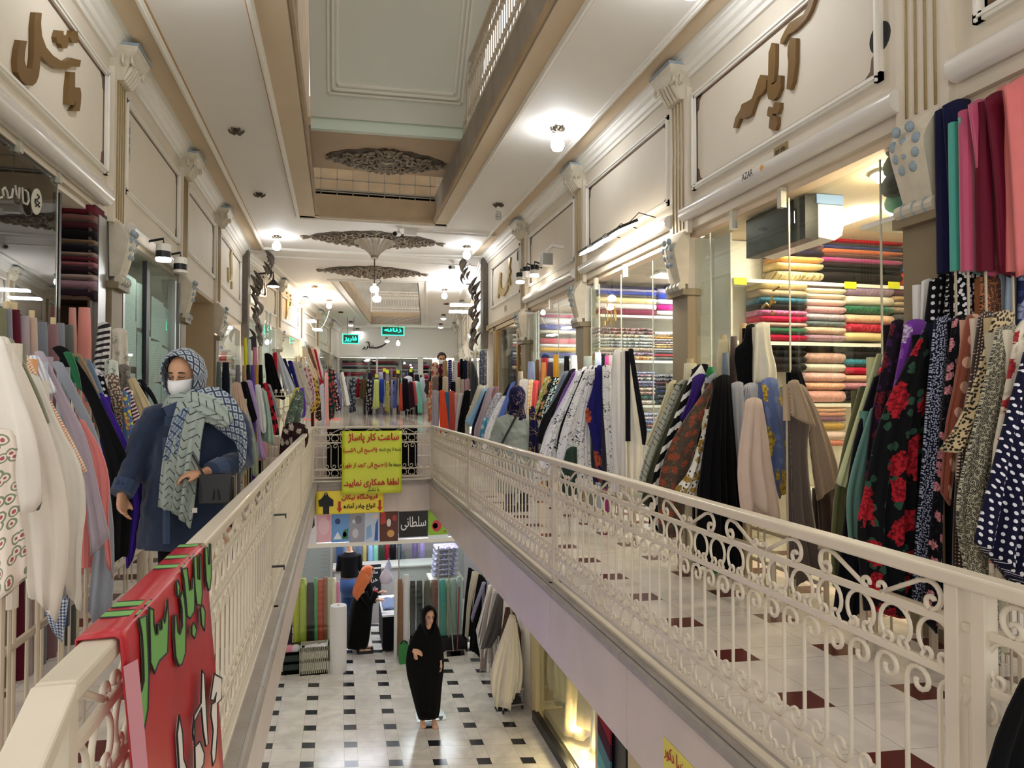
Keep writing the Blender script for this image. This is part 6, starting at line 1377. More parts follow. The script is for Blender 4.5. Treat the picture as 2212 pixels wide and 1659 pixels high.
# gold script on glass
def script(polys, ox, oy, sc, label, mat, w_=.007):
    t = thing('glass_lettering', label, 'lettering', U(ox + polys[0][0][0] / sc, oy + polys[0][0][1] / sc, X=XR - .005)); k = MB()
    for po in polys: k.tube([U(ox + x / sc, oy + y / sc, X=XR - .005) for x, y in po], w_, 5)
    o = k.build('letters', mat, t)
gl = M('gold_script', 'a8863a', .35, .5)
script([[(273, 830), (300, 620), (303, 800)], [(330, 830), (335, 700)], [(345, 830), (366, 665), (370, 800)], [(390, 700), (375, 720), (378, 800)], [(275, 800), (285, 845), (300, 790)]], 1240, 500, 4.1475, 'thin gold letters on the glass of the white-shelved shop', gl)
script([[(530, 910), (560, 880), (580, 900), (600, 830), (595, 880), (620, 870)], [(605, 790), (640, 770), (655, 758)], [(598, 930), (602, 955)]], 1480, 380, 3.19, 'gold script on the glass of the lace shop', gl, .01)
k = MB(); k.box((3.37, 4.62, 1.3), (3.43, 4.80, 1.5)); struct('trim_%d' % nt_(), k, m_steel)
# ---- shop behind the smoky glass
unit('dark shelves of velvet folds behind the open smoky glass', 6.75, -3.6, -2.13, (1.62, 1.66, 2.3), .42, 3.05, m_wood)
stack('the dark shelf by the steel door post', 'velvet', 'velvets by the steel door post', 6.74, 480, 800, [('wine-red', P('6a2430'), 135, 235), ('brown-pink', P('7a5048'), 235, 300), ('maroon', P('4a2028'), 300, 365), ('near-black', P('141016'), 365, 450), ('ochre brown', P('6a5030'), 452, 495), ('midnight', P('16121e'), 500, 560), ('tan lace', P('8a7060'), 562, 600), ('claret', P('5a1c28'), 600, 645), ('dusty rose', P('8a4a54'), 645, 690), ('aubergine', P('2a1420'), 695, 745), ('taupe-pink', P('9a8480'), 750, 800), ('mauve crushed', P('8a6a78'), 800, 885), ('dark plum', P('241420'), 885, 975)], ox=0, oy=400, sc=3.95, dep=.3)
for x0, x1, c, d in ((582, 655, 'd0948a', 'salmon beige'), (660, 780, 'd88a80', 'salmon pink')):
    standing_roll(d + ' wide roll', 'plain:' + c, 6.5 if x0 < 600 else 6.3, '%f,%f %f,800|%f,%f %f,800' % (x0 / 3.95, 400 + 1060 / 3.95, x0 / 3.95, x1 / 3.95, 400 + 1055 / 3.95, x1 / 3.95), 'standing below the velvet shelf', 'rolls below the velvet shelf')
MB().box((-3.4, 5.2, 3.0), (-3.1, 6.0, 3.05)).build('ceiling_panel_lamp', M('lamp_dim', 'ffe8c8', emit=4.), label='dim ceiling panel lamp behind the smoky glass', cat='lamp')
# ---- the newspapered window
nm, nt_paper, b_, ln_ = nmat('newsprint')
N = nt_paper.nodes.new; tc = N('ShaderNodeTexCoord'); br_ = N('ShaderNodeTexBrick'); br_.inputs['Scale'].default_value = 9; br_.inputs['Color1'].default_value = C('c2c8ca'); br_.inputs['Color2'].default_value = C('b4babc'); br_.inputs['Mortar'].default_value = C('d6dcdc'); br_.inputs['Mortar Size'].default_value = .05; br_.inputs['Bias'].default_value = -.55
mp = N('ShaderNodeMapping'); mp.inputs['Rotation'].default_value = (0, math.pi / 2, 0); ln_(tc.outputs['UV'], br_.inputs['Vector']); ln_(br_.outputs[0], b_.inputs['Base Color'])
r = random.Random(4); i = 0
for iy in range(4):
    for iz in range(4):
        y0, z0 = 7.72 + iy * .57 + r.uniform(-.03, .03), .72 + iz * .5 + r.uniform(-.03, .03) - iy * .05; k = MB(); th = r.uniform(-.06, .06)
        q = [Vector((-2.13 - .004 * i % .02, y0 + a * .56 * math.cos(th) - c * .5 * math.sin(th), z0 + c * .49 + a * th * .5)) for a, c in ((0, 0), (1, 0), (1, 1), (0, 1))]
        k.add(q + [p + Vector((-.003, 0, 0)) for p in q], [(0, 1, 2, 3), (7, 6, 5, 4), (0, 4, 5, 1), (1, 5, 6, 2), (2, 6, 7, 3), (3, 7, 4, 0)], [(0, 0), (.56, 0), (.56, .5), (0, .5)] * 2); i += 1
        tag(k.build('newspaper_sheet', nm), 'newspaper sheet pasted inside the window, %s column from the steel door post, %s row' % (('first', 'second', 'third', 'fourth')[iy], ('lowest', 'second', 'third', 'top')[iz]), 'newspaper', 'newspapers in the window')
# ---- bright small shop past the doorway
MB().box((-3.6, 13.6, 2.95), (-3.2, 15.8, 3.05)).build('ceiling_panel_lamp', M('lamp_bright', 'fff0e4', emit=14.), label='bright ceiling panel lamp in the small glass shop past the doorway', cat='lamp')
struct('trim_%d' % nt_(), MB().box((-2.16, 13.2, 1.92), (-2.06, 16.2, 2.0)), m_steel)
for d, c, x0, x1, y0, y1 in (('red', 'b41c2c', 469, 477, 766, 780), ('red and white', 'c43444', 478, 487, 755, 780), ('blue', '3a4ab0', 472, 477, 747, 755), ('cream', 'd0c0a8', 489, 500, 765, 805)):
    a, b = U(x0, y1, Y=15.9), U(x1, y0, Y=15.9); tag(MB().box((a.x, 15.9, a.z), (b.x, 16.2, b.z)).build('gift_box', M('box_' + d.replace(' ', '_'), c, .5)), d + ' box in the small glass shop past the doorway', 'box', 'boxes in the small glass shop')
unit('glass-shop counter shelf below the steel strip', 15.85, -3.9, -2.3, (U(480, 780, Y=15.9).z, U(480, 755, Y=15.9).z, U(495, 806, Y=15.9).z), .4, 1.9, m_steel)
# ---- the shop across the aisle end
r = random.Random(12)
ends = [('crimson', 'b81c44'), ('rose', 'c83a5a'), ('white', 'e0dcd8'), ('black', '1c1a1e'), ('carmine', 'a01838'), ('lilac', 'b0a0b8'), ('grey', '8c8c90'), ('navy', '24284c'), ('orange', 'd88a3c'), ('slate', '4c5864')]
t = unit('shelves across the end shop', 33.8, .0, 4.4, (1.5, 1.95, 2.4, 2.85), .4, 3.4, m_mould, ZF, (1.4, 2.9))
for j, (x0, x1) in enumerate(((.15, 1.35), (1.5, 2.8), (2.98, 4.3))):
    for sh in range(4):
        z = (1.5, 1.95, 2.4, 2.85)[sh]
        for q in range(4):
            d, c = (ends[(q + sh * 3 + j * 2) % 10] if j else ends[(q * 2 + sh) % 6]); h = .1
            o = fold_mb(x0, x1 - r.uniform(0, .15), z + q * .1, z + q * .1 + .097, 33.8, .3, j * 40 + sh * 7 + q).build('folded_fabric', mat_of('plain:' + c), smooth=True)
            tag(o, '%s folded cloth, %s of four on the %s shelf of the %s bay, aisle-end shop' % (d, ('lowest', 'second', 'third', 'top')[q], ('lowest', 'second', 'third', 'top')[sh], ('first', 'middle', 'last')[j]), 'fabric', 'folded cloths in the aisle-end shop')
for s_, lb in ((-1.2, 'over the red cloths'), (1.8, 'over the corner')): o = fbox(MB(), 18.2, 19.2, s_ - .5, s_ + .5, 3.41, 3.45).build('ceiling_panel_lamp', e_shopc, label='ceiling panel lamp in the aisle-end shop, ' + lb, cat='lamp')
# lamps inside the far shops, seen as glow through their glass
for i, (fr, t0) in enumerate(((FFL, 1.2), (FFL, 5.0), (FFL, 8.3), (FFR, 1.2), (FFR, 5.0), (FFR, 8.3))):
    o = fr.box(MB(), t0, t0 + .9, -1.4, -1.1, 3.32, 3.38).build('ceiling_panel_lamp', M('lamp_glitter', 'fff0d8', emit=60.) if i == 1 else e_shopc); tag(o, 'ceiling panel lamp in the %s shop on the %s side of the raised floor' % (('first', 'second', 'third')[i % 3], 'gilt-sign' if i < 3 else 'tiered-stall'), 'lamp')
for fr in (FFL, FFR):
    for a, b in ((.35, 3.35), (3.9, 6.7), (7.3, 10.1), (10.7, 13.5)): pane(fr, a, b, ZF, 3.3, (a, b))
# clear plastic sheet hung at the chrome-lettered shop
a = [FFL.p(1.5 + .9 * q, .12 + .05 * math.sin(q * 14), 3.62) for q in [i / 12 for i in range(13)]]; rows = []
for i in range(7): rows.append([p + Vector((.05 * math.sin(j * 1.3 + i) * i / 6, 0, -i * .28)) for j, p in enumerate(a)])
k = MB(); k.grid(rows); tag(k.build('plastic_sheet', glass('clear_film', (.86, .9, .9, 1), 3.), smooth=True), 'crumpled clear plastic sheet hung below the chrome letters', 'plastic sheet')
# ================================================================ the floor below
def lo(px, py, Y): return U(px, py, Y=Y)
def lbox(mb, x0, x1, y0, y1, Y, d, zmin=None):
    """box whose front face covers photo pixels x0..x1, y0..y1 at distance Y"""
    a, b = U(x0, y1, Y=Y), U(x1, y0, Y=Y)
    return mb.box((a.x, Y, a.z if zmin is None else zmin), (b.x, Y + d, b.z))
YF = YLOW
k = MB(); lbox(k, 640, 985, 1160, 1186, YF, .12); struct('trim_low_header', k, m_mould)
k = MB(); lbox(k, 640, 990, 1096, 1162, YF + .02, .1); struct('wall_low_fascia', k, m_wallw)
k = MB()
for x0, x1 in ((713, 718), (860, 863), (946, 949), (969, 971)): lbox(k, x0, x1, 1180, 1390, YF + .01, .04)
struct('trim_low_frames', k, m_steel)
k = MB(); lbox(k, 640, 713, 1184, 1390, YF + .03, .01); lbox(k, 863, 1002, 1184, 1376, YF + .03, .01); struct('window_low', k, m_glass)
k = MB(); lbox(k, 560, 716, 1386, 1440, YF, .12, ZLOW); lbox(k, 955, 1010, 1374, 1440, YF, .12, ZLOW); lbox(k, 862, 958, 1378, 1440, YF + .04, .1, ZLOW); struct('trim_low_plinth', k, m_dark)
struct('wall_low_left', MB().box((-1.9, 2, ZLOW), (-1.8, 13, -.5)), m_wallw)
struct('wall_low_back', MB().box((-2, 15.6, ZLOW), (5.5, 15.7, -.5)), M('low_back', '8c8a8a', .7))
struct('ceiling_low', MB().box((-2, 12.6, -.62), (5.5, 15.7, -.55)).box((-2, -2, -.62), (VX0 - .09, 12.6, -.56)).box((VX1 + .09, -2, -.62), (5.5, 12.6, -.56)).box((VX0, -2, -.62), (VX1, .7, -.56)), m_wallw)
k = MB(); k.box((XLOW, 9.75, ZLOW), (XLOW + .1, 12.6, -.5)); k.box((XLOW, 0, ZLOW), (XLOW + .1, 5.8, -.5)); k.box((XLOW, 6.9, -1.1), (XLOW + .1, 9.75, -.5)); struct('wall_low_right', k, m_shopw)
for x, y, w_, lb in ((.3, 13.6, 1.2, 'over the cream roll shop'), (1.8, 13.9, 1.0, 'over the lilac packs')): MB().box((x - w_ / 2, y - .25, -.66), (x + w_ / 2, y + .25, -.62)).build('ceiling_panel_lamp', M('lamp_low_shop', 'f0f4ff', emit=14.), label='ceiling panel lamp of the lower shop ' + lb, cat='lamp')
for x, y, lb in ((-1.0, 9.5, 'far'), (-1.0, 5.5, 'middle'), (2.1, 11.0, 'above the garment rack'), (2.1, 4.0, 'near'), (.5, .2, 'under the near bridge')): dome(x, y, -.62, .15, 'round ceiling lamp of the lower passage, ' + lb, M('lamp_low_added', 'fff8ee', emit=34.))  # unseen lamps added to light the lower passage
# posters over the lower shop
def poster(x0, x1, y0, y1, bg, shapes, label, Y=YF - .02, th=.006):
    a, b = U(x0, y1, Y=Y), U(x1, y0, Y=Y); t = thing('poster', label, 'poster', ((a.x + b.x) / 2, Y, a.z), 'posters over the lower shop')
    MB().box((a.x, Y, a.z), (b.x, Y + th, b.z)).build('sheet', M('poster_' + bg, bg, .5), t)
    for c, po in shapes:
        MB().prism([(a.x + (b.x - a.x) * u, Y - .0015, a.z + (b.z - a.z) * v) for u, v in po], (0, .0015, 0)).build('printed_shape', M('ink_' + c, c, .5), t)
    return t, a, b
def disc(u, v, r, ry=None, n=14): return [(u + r * math.cos(i * 2 * math.pi / n), v + (ry or r) * math.sin(i * 2 * math.pi / n)) for i in range(n)]
poster(664, 684, 1096, 1176, 'e4e4e8', [('18181c', [(.5, .9), (.8, .95), (.8, .8), (.55, .78)]), ('18181c', [(.45, .7), (.75, .72), (.8, .5), (.5, .42), (.6, .6)])], 'white poster with a black pen stroke, first over the lower shop')
poster(684, 716, 1108, 1172, 'e8b4c4', [('f0c8d4', disc(.5, .55, .38, .3)), ('e09ab4', disc(.8, .85, .14, .1))], 'pink poster with pale rounds over the lower shop')
poster(716, 754, 1106, 1172, '6a9cd8', [('e4ecf4', [(.1, .1), (.35, .35), (.6, .1)]), ('3a7a4a', [(.6, .1), (.95, .1), (.95, .45), (.7, .4)]), ('7a3a2c', disc(.75, .25, .12, .09)), ('2c3c7a', disc(.35, .7, .16, .1))], 'sky-blue poster with a white peak over the lower shop')
poster(754, 788, 1106, 1172, '9a9aa8', [('c4c4d0', disc(.4, .3, .2, .16)), ('7a7a8a', disc(.6, .75, .22, .14)), ('d4d4dc', disc(.3, .7, .1, .07))], 'grey mottled poster over the lower shop')
poster(788, 820, 1106, 1172, 'c0d0e8', [('2c5ab0', [(.65, .05), (.9, .05), (.9, .8), (.72, .6)]), ('e8d4c8', [(.35, .8), (.85, .98), (.85, .8)]), ('8ab0dc', [(.1, .1), (.5, .2), (.4, .6), (.1, .5)])], 'pale blue streaked poster over the lower shop')
poster(820, 860, 1102, 1170, '5a2c24', [('b8342c', [(.05, .55), (.35, .6), (.3, .98), (.05, .98)]), ('dcd4cc', disc(.5, .6, .12, .13)), ('c89a5a', disc(.6, .25, .2, .12)), ('a83a2c', disc(.8, .75, .12, .1))], 'red and brown poster over the lower shop')
t, a, b = poster(862, 924, 1104, 1161, '0e0e10', [], 'black shop board with white Persian lettering over the lower shop')
lettering('lettering', shape('سلطانی'), (a.x + .03, YF - .022, a.z + .12), (1, 0, 0), (0, 0, 1), b.x - a.x - .06, M('white_ink', 'e8e8e8'), t, height=.24, bold=.01)
poster(925, 968, 1100, 1165, '8ab82c', [('c83a4a', disc(.42, .45, .24, .2)), ('e8b8b0', disc(.35, .45, .13, .1)), ('a8343c', [(.75, .25), (.9, .3), (.85, .2)]), ('e4ecf0', [(0, 0), (1, 0), (1, .14), (0, .14)])], 'lime-green poster with red round blots over the lower shop')
# rolls in the lower window
for d, c, x0, x1, y0, y1 in (('plum shadowed', '3c2c3c', 616, 632, 1300, 1390), ('lime yellow', 'c4c83c', 633, 647, 1253, 1390), ('second lime yellow', 'c8cc44', 647, 663, 1251, 1390), ('aubergine', '34262e', 662, 679, 1260, 1390), ('leaf green', '5ab06c', 678, 687, 1250, 1390), ('orange-red', 'd8502c', 686, 698, 1253, 1390), ('terracotta brown', 'a8604c', 697, 709, 1248, 1390), ('pale cream', 'd8d0a8', 706, 716, 1250, 1330), ('ivory', 'ece4c4', 716, 727, 1250, 1340), ('pink', 'dc8cb4', 727, 733, 1258, 1310)):
    standing_roll(d + ' roll', 'satin:' + c, YF + .25, '%d,%d %d,%d|%d,%d %d,%d' % (x0, y0, x0, y1, x1, y0, x1, y1), 'standing in the lower window behind the crates', 'rolls in the lower window by the crates', zf=ZLOW)
for d, c, x0, x1, y0, y1 in (('brown paper-wrapped', '8a6444', 858, 870, 1252, 1414), ('frosted white', 'd4d4d6', 870, 884, 1243, 1385), ('black', '101014', 885, 898, 1257, 1378), ('blue-black', '1c2630', 899, 913, 1256, 1378), ('brown-grey', '4a403c', 915, 930, 1255, 1378), ('brick-rose', '7a443e', 930, 947, 1254, 1378), ('turquoise', '4aa8a0', 947, 964, 1253, 1378), ('straw', 'c8c494', 964, 972, 1254, 1378), ('pale grey-green', 'a8b8b0', 972, 986, 1252, 1378), ('silvery white', 'b8c0c0', 986, 999, 1247, 1378)):
    standing_roll(d + ' roll', 'satin:' + c, YF + (.22 if x0 > 884 else -.02), '%d,%d %d,%d|%d,%d %d,%d' % (x0, y0, x0, y1, x1, y0, x1, y1), 'at the lower window behind the black-veiled mannequin', 'rolls in the lower window behind the mannequin', zf=ZLOW)
standing_roll('clear-wrapped white roll', 'satin:dcdcdc', YF - .1, '852,1255 850,1420|859,1253 858,1420', 'leaning at the lower door jamb', 'rolls at the lower door', zf=ZLOW)
a, b = U(712, 1433, Y=11.95), U(749, 1306, Y=11.95); k = MB(); rr = (b.x - a.x) / 2; k.lathe([(rr * .96, ZLOW), (rr, ZLOW + .02), (rr * 1.02, ZLOW + .4), (rr, b.z - .02), (rr * .96, b.z)], ((a.x + b.x) / 2, 11.95, 0), 28)
t = thing('paper_roll', 'big upright white roll on the lower floor beside the pale crate', 'roll', ((a.x + b.x) / 2, 11.95, ZLOW)); k.build('wound_sheet', cloth('plain', 'dcdad8'), t, smooth=False); smooth_by_angle(t.children[0])
MB().lathe([(.02, b.z), (.02, b.z + .012)], ((a.x + b.x) / 2, 11.95, 0), 10).build('core_tube', m_core, t)
def crate(x0, x1, y0, y1, Y, mat, label, fill):
    a, b = U(x0, y1, Y=Y), U(x1, y0, Y=Y); t = thing('crate', label, 'crate', ((a.x + b.x) / 2, Y + .15, ZLOW)); k = MB(); h = b.z - ZLOW; w_ = .015
    k.box((a.x, Y, ZLOW), (b.x, Y + .32, ZLOW + .02))
    for z0, z1 in ((0, .07), (h * .45, h * .58), (h * .86, h)):
        k.box((a.x, Y, ZLOW + z0), (b.x, Y + w_, ZLOW + z1)); k.box((a.x, Y + .305, ZLOW + z0), (b.x, Y + .32, ZLOW + z1)); k.box((a.x, Y, ZLOW + z0), (a.x + w_, Y + .32, ZLOW + z1)); k.box((b.x - w_, Y, ZLOW + z0), (b.x, Y + .32, ZLOW + z1))
    n = 14
    for i in range(n + 1): x = a.x + (b.x - a.x) * i / n; k.box((x - .008, Y, ZLOW), (x + .008, Y + w_, ZLOW + h))
    k.build('body', mat, t); MB().box((a.x + .02, Y + .02, ZLOW + .02), (b.x - .02, Y + .3, ZLOW + h * .8)).build('lining', mat, t)
    return t, a, b, h
t, a, b, h = crate(612, 646, 1408, 1443, 12.0, M('green_plastic', '1c2c24', .5), 'dark green plastic crate on the lower floor by the pale crate', 0)
for i, (x, c, d) in enumerate(((.35, 'd88aa0', 'pink printed bundle in the dark green crate'), (.75, 'd8d4d4', 'white bundle in the dark green crate'))):
    k = MB(); k.ball((a.x + (b.x - a.x) * x, 12.14, ZLOW + h * .95), .1, 12, 8, 1, .9, .95); tag(k.build('cloth_bundle', cloth('floral' if i == 0 else 'plain', c, 'e8c0cc', 'a84a6a', 2.), smooth=True), d, 'bundle')
t, a, b, h = crate(648, 708, 1396, 1438, 11.9, M('pale_plastic', 'b8b4a0', .5), 'pale beige plastic crate on the lower floor beside the big white roll', 0)
for i, (x, d) in enumerate(((.3, 'folded white paper in the pale crate, nearer the green crate'), (.65, 'folded white paper in the pale crate, nearer the roll'))):
    k = MB(); k.obox((a.x + (b.x - a.x) * (x - .15), 11.95, ZLOW + h * .82), (.2, .02, .02), (0, .16, .02), (0, 0, .03)); tag(k.build('paper', M('paper', 'd8d8d4')), d, 'paper')
# counter, table, hanging bags, packs, floor tools
t = thing('counter', 'grey shop counter with a black poster, behind the orange-scarfed woman', 'counter', (.6, 14.4, ZLOW)); k = MB(); a, b = U(722, 1330, Y=14.3), U(985, 1218, Y=14.3)
k.box((a.x, 14.3, ZLOW), (b.x, 14.8, b.z)); k.build('body', M('counter_grey', 'a4a29e', .5), t); MB().box((a.x - .03, 14.27, b.z), (b.x, 14.85, b.z + .03)).build('worktop', M('counter_top', 'b8b6b0', .4), t)
a, b = U(771, 1290, Y=14.28), U(823, 1219, Y=14.28); MB().box((a.x, 14.28, a.z), (b.x, 14.3, b.z)).build('poster_panel', m_dark, t)
for i, wd in enumerate(('مشتری', 'خرید', 'مایـ')): lettering('lettering', shape(wd), (b.x - .06 - (.24, .2, .16)[i], 14.279, b.z - .2 - i * .16), (1, 0, 0), (0, 0, 1), (.24, .2, .16)[i], M('white_ink', 'e8e8e8'), t, height=.09)
MB().prism([(b.x - .1 + (.055 if i % 2 else .1) * math.sin(i * .63) * .6, 14.278, a.z + .1 + (.055 if i % 2 else .1) * math.cos(i * .63) * .6) for i in range(10)], (0, .002, 0)).build('star', M('star_red', 'b81c2c'), t)
MB().tube([(a.x + .1 + .07 * math.cos(q), 14.277, b.z - .1 + .07 * math.sin(q)) for q in [i * math.pi / 8 for i in range(17)]], .01, 5).build('ring', m_steel, t)
t = thing('table', 'white-topped table with a black cloth front in the lower doorway', 'table', (.9, 12.9, ZLOW)); a, b = U(826, 1328, Y=12.6), U(856, 1272, Y=13.4)
zt = U(840, 1329, Y=12.6).z; MB().box((a.x, 12.6, zt - .03), (a.x + .3, 13.9, zt)).build('table_top', M('table_white', 'd4d4d6', .3), t); MB().box((a.x + .01, 12.62, ZLOW + .03), (a.x + .29, 13.88, zt - .03)).build('cloth_front', cloth('plain', '0f1014'), t)
for x, y in ((.03, 12.66), (.27, 12.66), (.03, 13.84), (.27, 13.84)): MB().box((a.x + x - .02, y - .02, ZLOW), (a.x + x + .02, y + .02, zt - .03)).build('leg', m_steel, t)
k = MB(); k.grid([[Vector((a.x + .03 + .05 * i, 12.9 + .12 * j, zt + .012 + .03 * abs(math.sin(i * 2.1 + j * 1.7)))) for i in range(6)] for j in range(7)]); o = k.build('dress_fabric', cloth('sketch', 'd4d8e0', '5a6a8a', 'red', 2.), smooth=True); o.modifiers.new('solid', 'SOLIDIFY').thickness = .02; tag(o, 'crumpled pale printed cloth on the white-topped table', 'cloth')
for i, (x0, x1, y0, y1, c, lb) in enumerate(((833, 846, 1206, 1232, 'a8b4d0', 'pale blue plastic bag hanging above the white one'), (820, 848, 1222, 1262, 'd0c8dc', 'knotted white plastic bag hanging in the lower doorway'))):
    a, b = U(x0, y1, Y=12.8 - .1 * i), U(x1, y0, Y=12.8 - .1 * i); cx, w_, h = (a.x + b.x) / 2, (b.x - a.x) / 2, b.z - a.z; k = MB()
    rings = []
    for q, s in ((0, .55), (.12, .9), (.35, 1), (.6, .75), (.82, .25), (.9, .12), (1, .3)): rings.append([Vector((cx + w_ * s * (1 + .12 * math.sin(j * 2.3 + q * 9)) * math.cos(j * math.pi / 7), 12.8 - .1 * i + .7 * w_ * s * math.sin(j * math.pi / 7), a.z + h * q)) for j in range(14)])
    o = k.loft(rings).build('plastic_bag', M('bag_' + c, c, .25, coat=.3), smooth=True); tag(o, lb, 'bag')
p = U(840, 1206, Y=12.75); k = MB(); k.tube([(p.x, 12.75, p.z - .02), (p.x, 12.75, -.62)], .006, 5); tag(k.build('rope', m_dark), 'dark cord from the lower ceiling that carries the plastic bags', 'cord')
for i in range(6):
    y1 = 1246 - i * 11; a, b = U(936 + i * 1.2, y1, Y=13.6), U(990, y1 - 10, Y=13.6); zz = a.z + .0
    tag(fold_mb(a.x, b.x, zz + .001, b.z - .001, 13.6, .4, 300 + i).build('wrapped_pack', cloth('floral', 'b8b4d4', 'd8d4e8', '5a3a8c', 2.4, rough=.3), smooth=True), 'lilac-printed wrapped pack, %s of six in the lower window' % ('lowest', 'second', 'third', 'fourth', 'fifth', 'topmost')[i], 'pack', 'lilac-printed packs')
a, b = U(928, 1262, Y=13.6), U(1000, 1247, Y=13.6); t = thing('display_table', 'low stand under the lilac-printed packs', 'table', ((a.x + b.x) / 2, 13.8, ZLOW)); MB().box((a.x, 13.55, b.z - .05), (b.x, 14.1, b.z)).build('table_top', m_mould, t)
for x in (a.x + .03, b.x - .03):
    for y in (13.6, 14.05): MB().box((x - .02, y - .02, ZLOW), (x + .02, y + .02, b.z - .05)).build('leg', m_steel, t)
for i, (c, x0, x1) in enumerate((('2c4a7a', 725, 740), ('6a8ab0', 742, 752), ('5a6a8a', 770, 782), ('b0a060', 783, 792), ('8ab0d8', 795, 806), ('7ac0a4', 806, 817), ('1c3020', 818, 832), ('8a1428', 830, 842), ('101014', 842, 856), ('2c3c50', 858, 868), ('5a4a7a', 890, 903), ('8a7ab0', 905, 918))):
    standing_roll('%s roll' % ('navy', 'dull blue', 'grey-blue', 'olive gold', 'sky blue', 'mint', 'dark green', 'crimson', 'black', 'blue-grey', 'deep lilac', 'lilac')[i], 'satin:' + c, 15.2, '%d,1170 %d,1222|%d,1170 %d,1222' % (x0, x0, x1, x1), 'on the back wall behind the grey counter', 'rolls on the back wall of the lower shop', zf=ZLOW)
a, b = U(864, 1432, Y=12.0), U(882, 1392, Y=12.0); t = thing('shopping_bag', 'green shopping bag with black handles on the lower floor by the mannequin', 'bag', ((a.x + b.x) / 2, 12.05, ZLOW)); MB().loft([[(a.x - q * .02, 12 - .0, z), (b.x + q * .02, 12 - .0, z), (b.x + q * .02, 12.16, z), (a.x - q * .02, 12.16, z)] for q, z in ((0, ZLOW), (1, ZLOW + .05), (.3, b.z))]).build('body', M('bag_green', '2c7a3a', .5), t)
MB().tube([((a.x + b.x) / 2 + x, 12.05, b.z + z) for x, z in arc(0, 0, .05, 180, 0, 8)], .012, 6).build('handle', m_dark, t)
for x, y0, y1, m_, d in ((970, 1288, 1398, m_steel, 'thin grey broom handle leaning in the lower window'), (992, 1268, 1396, M('red_paint', '8a1c24', .4), 'dark red handle leaning at the lower window corner')): 
    a, b = U(x + 8 if x < 980 else x - 6, y1, Y=12.3), U(x, y0, Y=12.3); t = thing('broom', d, 'broom', (a.x, 12.25, ZLOW)); MB().tube([(a.x, 12.22, ZLOW + .04), b], .012, 6).build('handle', m_, t); MB().box((a.x - .12, 12.16, ZLOW), (a.x + .12, 12.26, ZLOW + .06)).build('head', m_dark, t)
# ---- garments along the lower wall, and the white shawl on its wheeled rail
GL = 'garments on the lower wall rail'
for row in [('black coat-like', 'plain:0c0c10', 12.2, '1012,1226 1004,1290 998,1372|1028,1240 1020,1300 1012,1385', None), ('ivory narrow', 'plain:b8b09c', 12.0, '1020,1234 1010,1290 1004,1376|1036,1240 1018,1300 1011,1380', None), ('black wide', 'plain:08080b', 11.7, '1034,1240 1020,1320 1014,1400|1052,1258 1044,1330 1036,1420', None), ('lilac-grey edged', 'plain:7c7890', 11.5, '1042,1258 1024,1310 1017,1334|1050,1258 1032,1310 1020,1345', None), ('white', 'plain:cfccc8', 11.2, '1056,1264 1038,1330 1028,1362|1063,1266 1052,1330 1042,1440', None), ('rose-beige', 'plain:a4948e', 11.0, '1060,1266 1044,1340 1036,1450|1070,1272 1058,1350 1050,1452', None), ('light white', 'plain:d4d2ce', 10.8, '1066,1272 1052,1340 1044,1420|1078,1278 1066,1340 1056,1390', None), ('slate grey', 'plain:5c5856', 10.6, '1074,1282 1054,1350 1038,1398|1088,1292 1084,1360 1060,1404', None), ('dark brown sequinned', 'spots:2a1c18,8a6a58,red,2.2', 10.3, '1092,1312 1078,1400 1064,1430 1062,1500|1112,1322 1130,1380 1129,1440 1126,1490', None)]:
    bolt(row[0], row[1], row[2], row[3], 'on the rail along the lower wall', GL, row[4], zf=ZLOW, word='garment')
t = thing('garment_rail', 'metal rail along the lower wall carrying dark and pale garments', 'rack', (2.45, 11.2, ZLOW))
MB().tube([(2.52, 10.15, -1.3), (2.52, 12.3, -1.3)], .018, 8).build('rail', m_steel, t)
for y in (10.15, 12.3): MB().tube([(2.52, y, ZLOW), (2.52, y, -1.3)], .018, 8).build('leg', m_steel, t)
bolt('long white sheer', 'plain:dcd6c8', 9.72, '1101,1328 1082,1380 1060,1445 1060,1490|1113,1330 1122,1380 1131,1450 1124,1498', 'draped over the wheeled frame on the lower floor', None, '1072,1530 1084,1512 1098,1530 1112,1494', zf=ZLOW + .15, word='shawl', thick=.2)
t = thing('wheeled_frame', 'wheeled metal frame under the long white shawl', 'rack', U(1108, 1540, Z=ZLOW)); p, q = U(1087, 1543, Z=ZLOW), U(1128, 1531, Z=ZLOW); h = 1.35
for s in (0, .3):
    for e in (p, q): MB().tube([e + Vector((0, s, .06)), e + Vector((0, s, h * (.75 if e is p else .85)))], .014, 6).build('post', m_steel, t); MB().lathe([(.03, -.012), (.035, 0), (.03, .012)], e + Vector((0, s, .035)), 12, 'x').build('wheel', m_dark, t)
k = MB()
for z in (.1, .32): k.box((p.x, p.y, ZLOW + z), (q.x, q.y + .3, ZLOW + z + .02))
k.build('tray', m_steel, t)
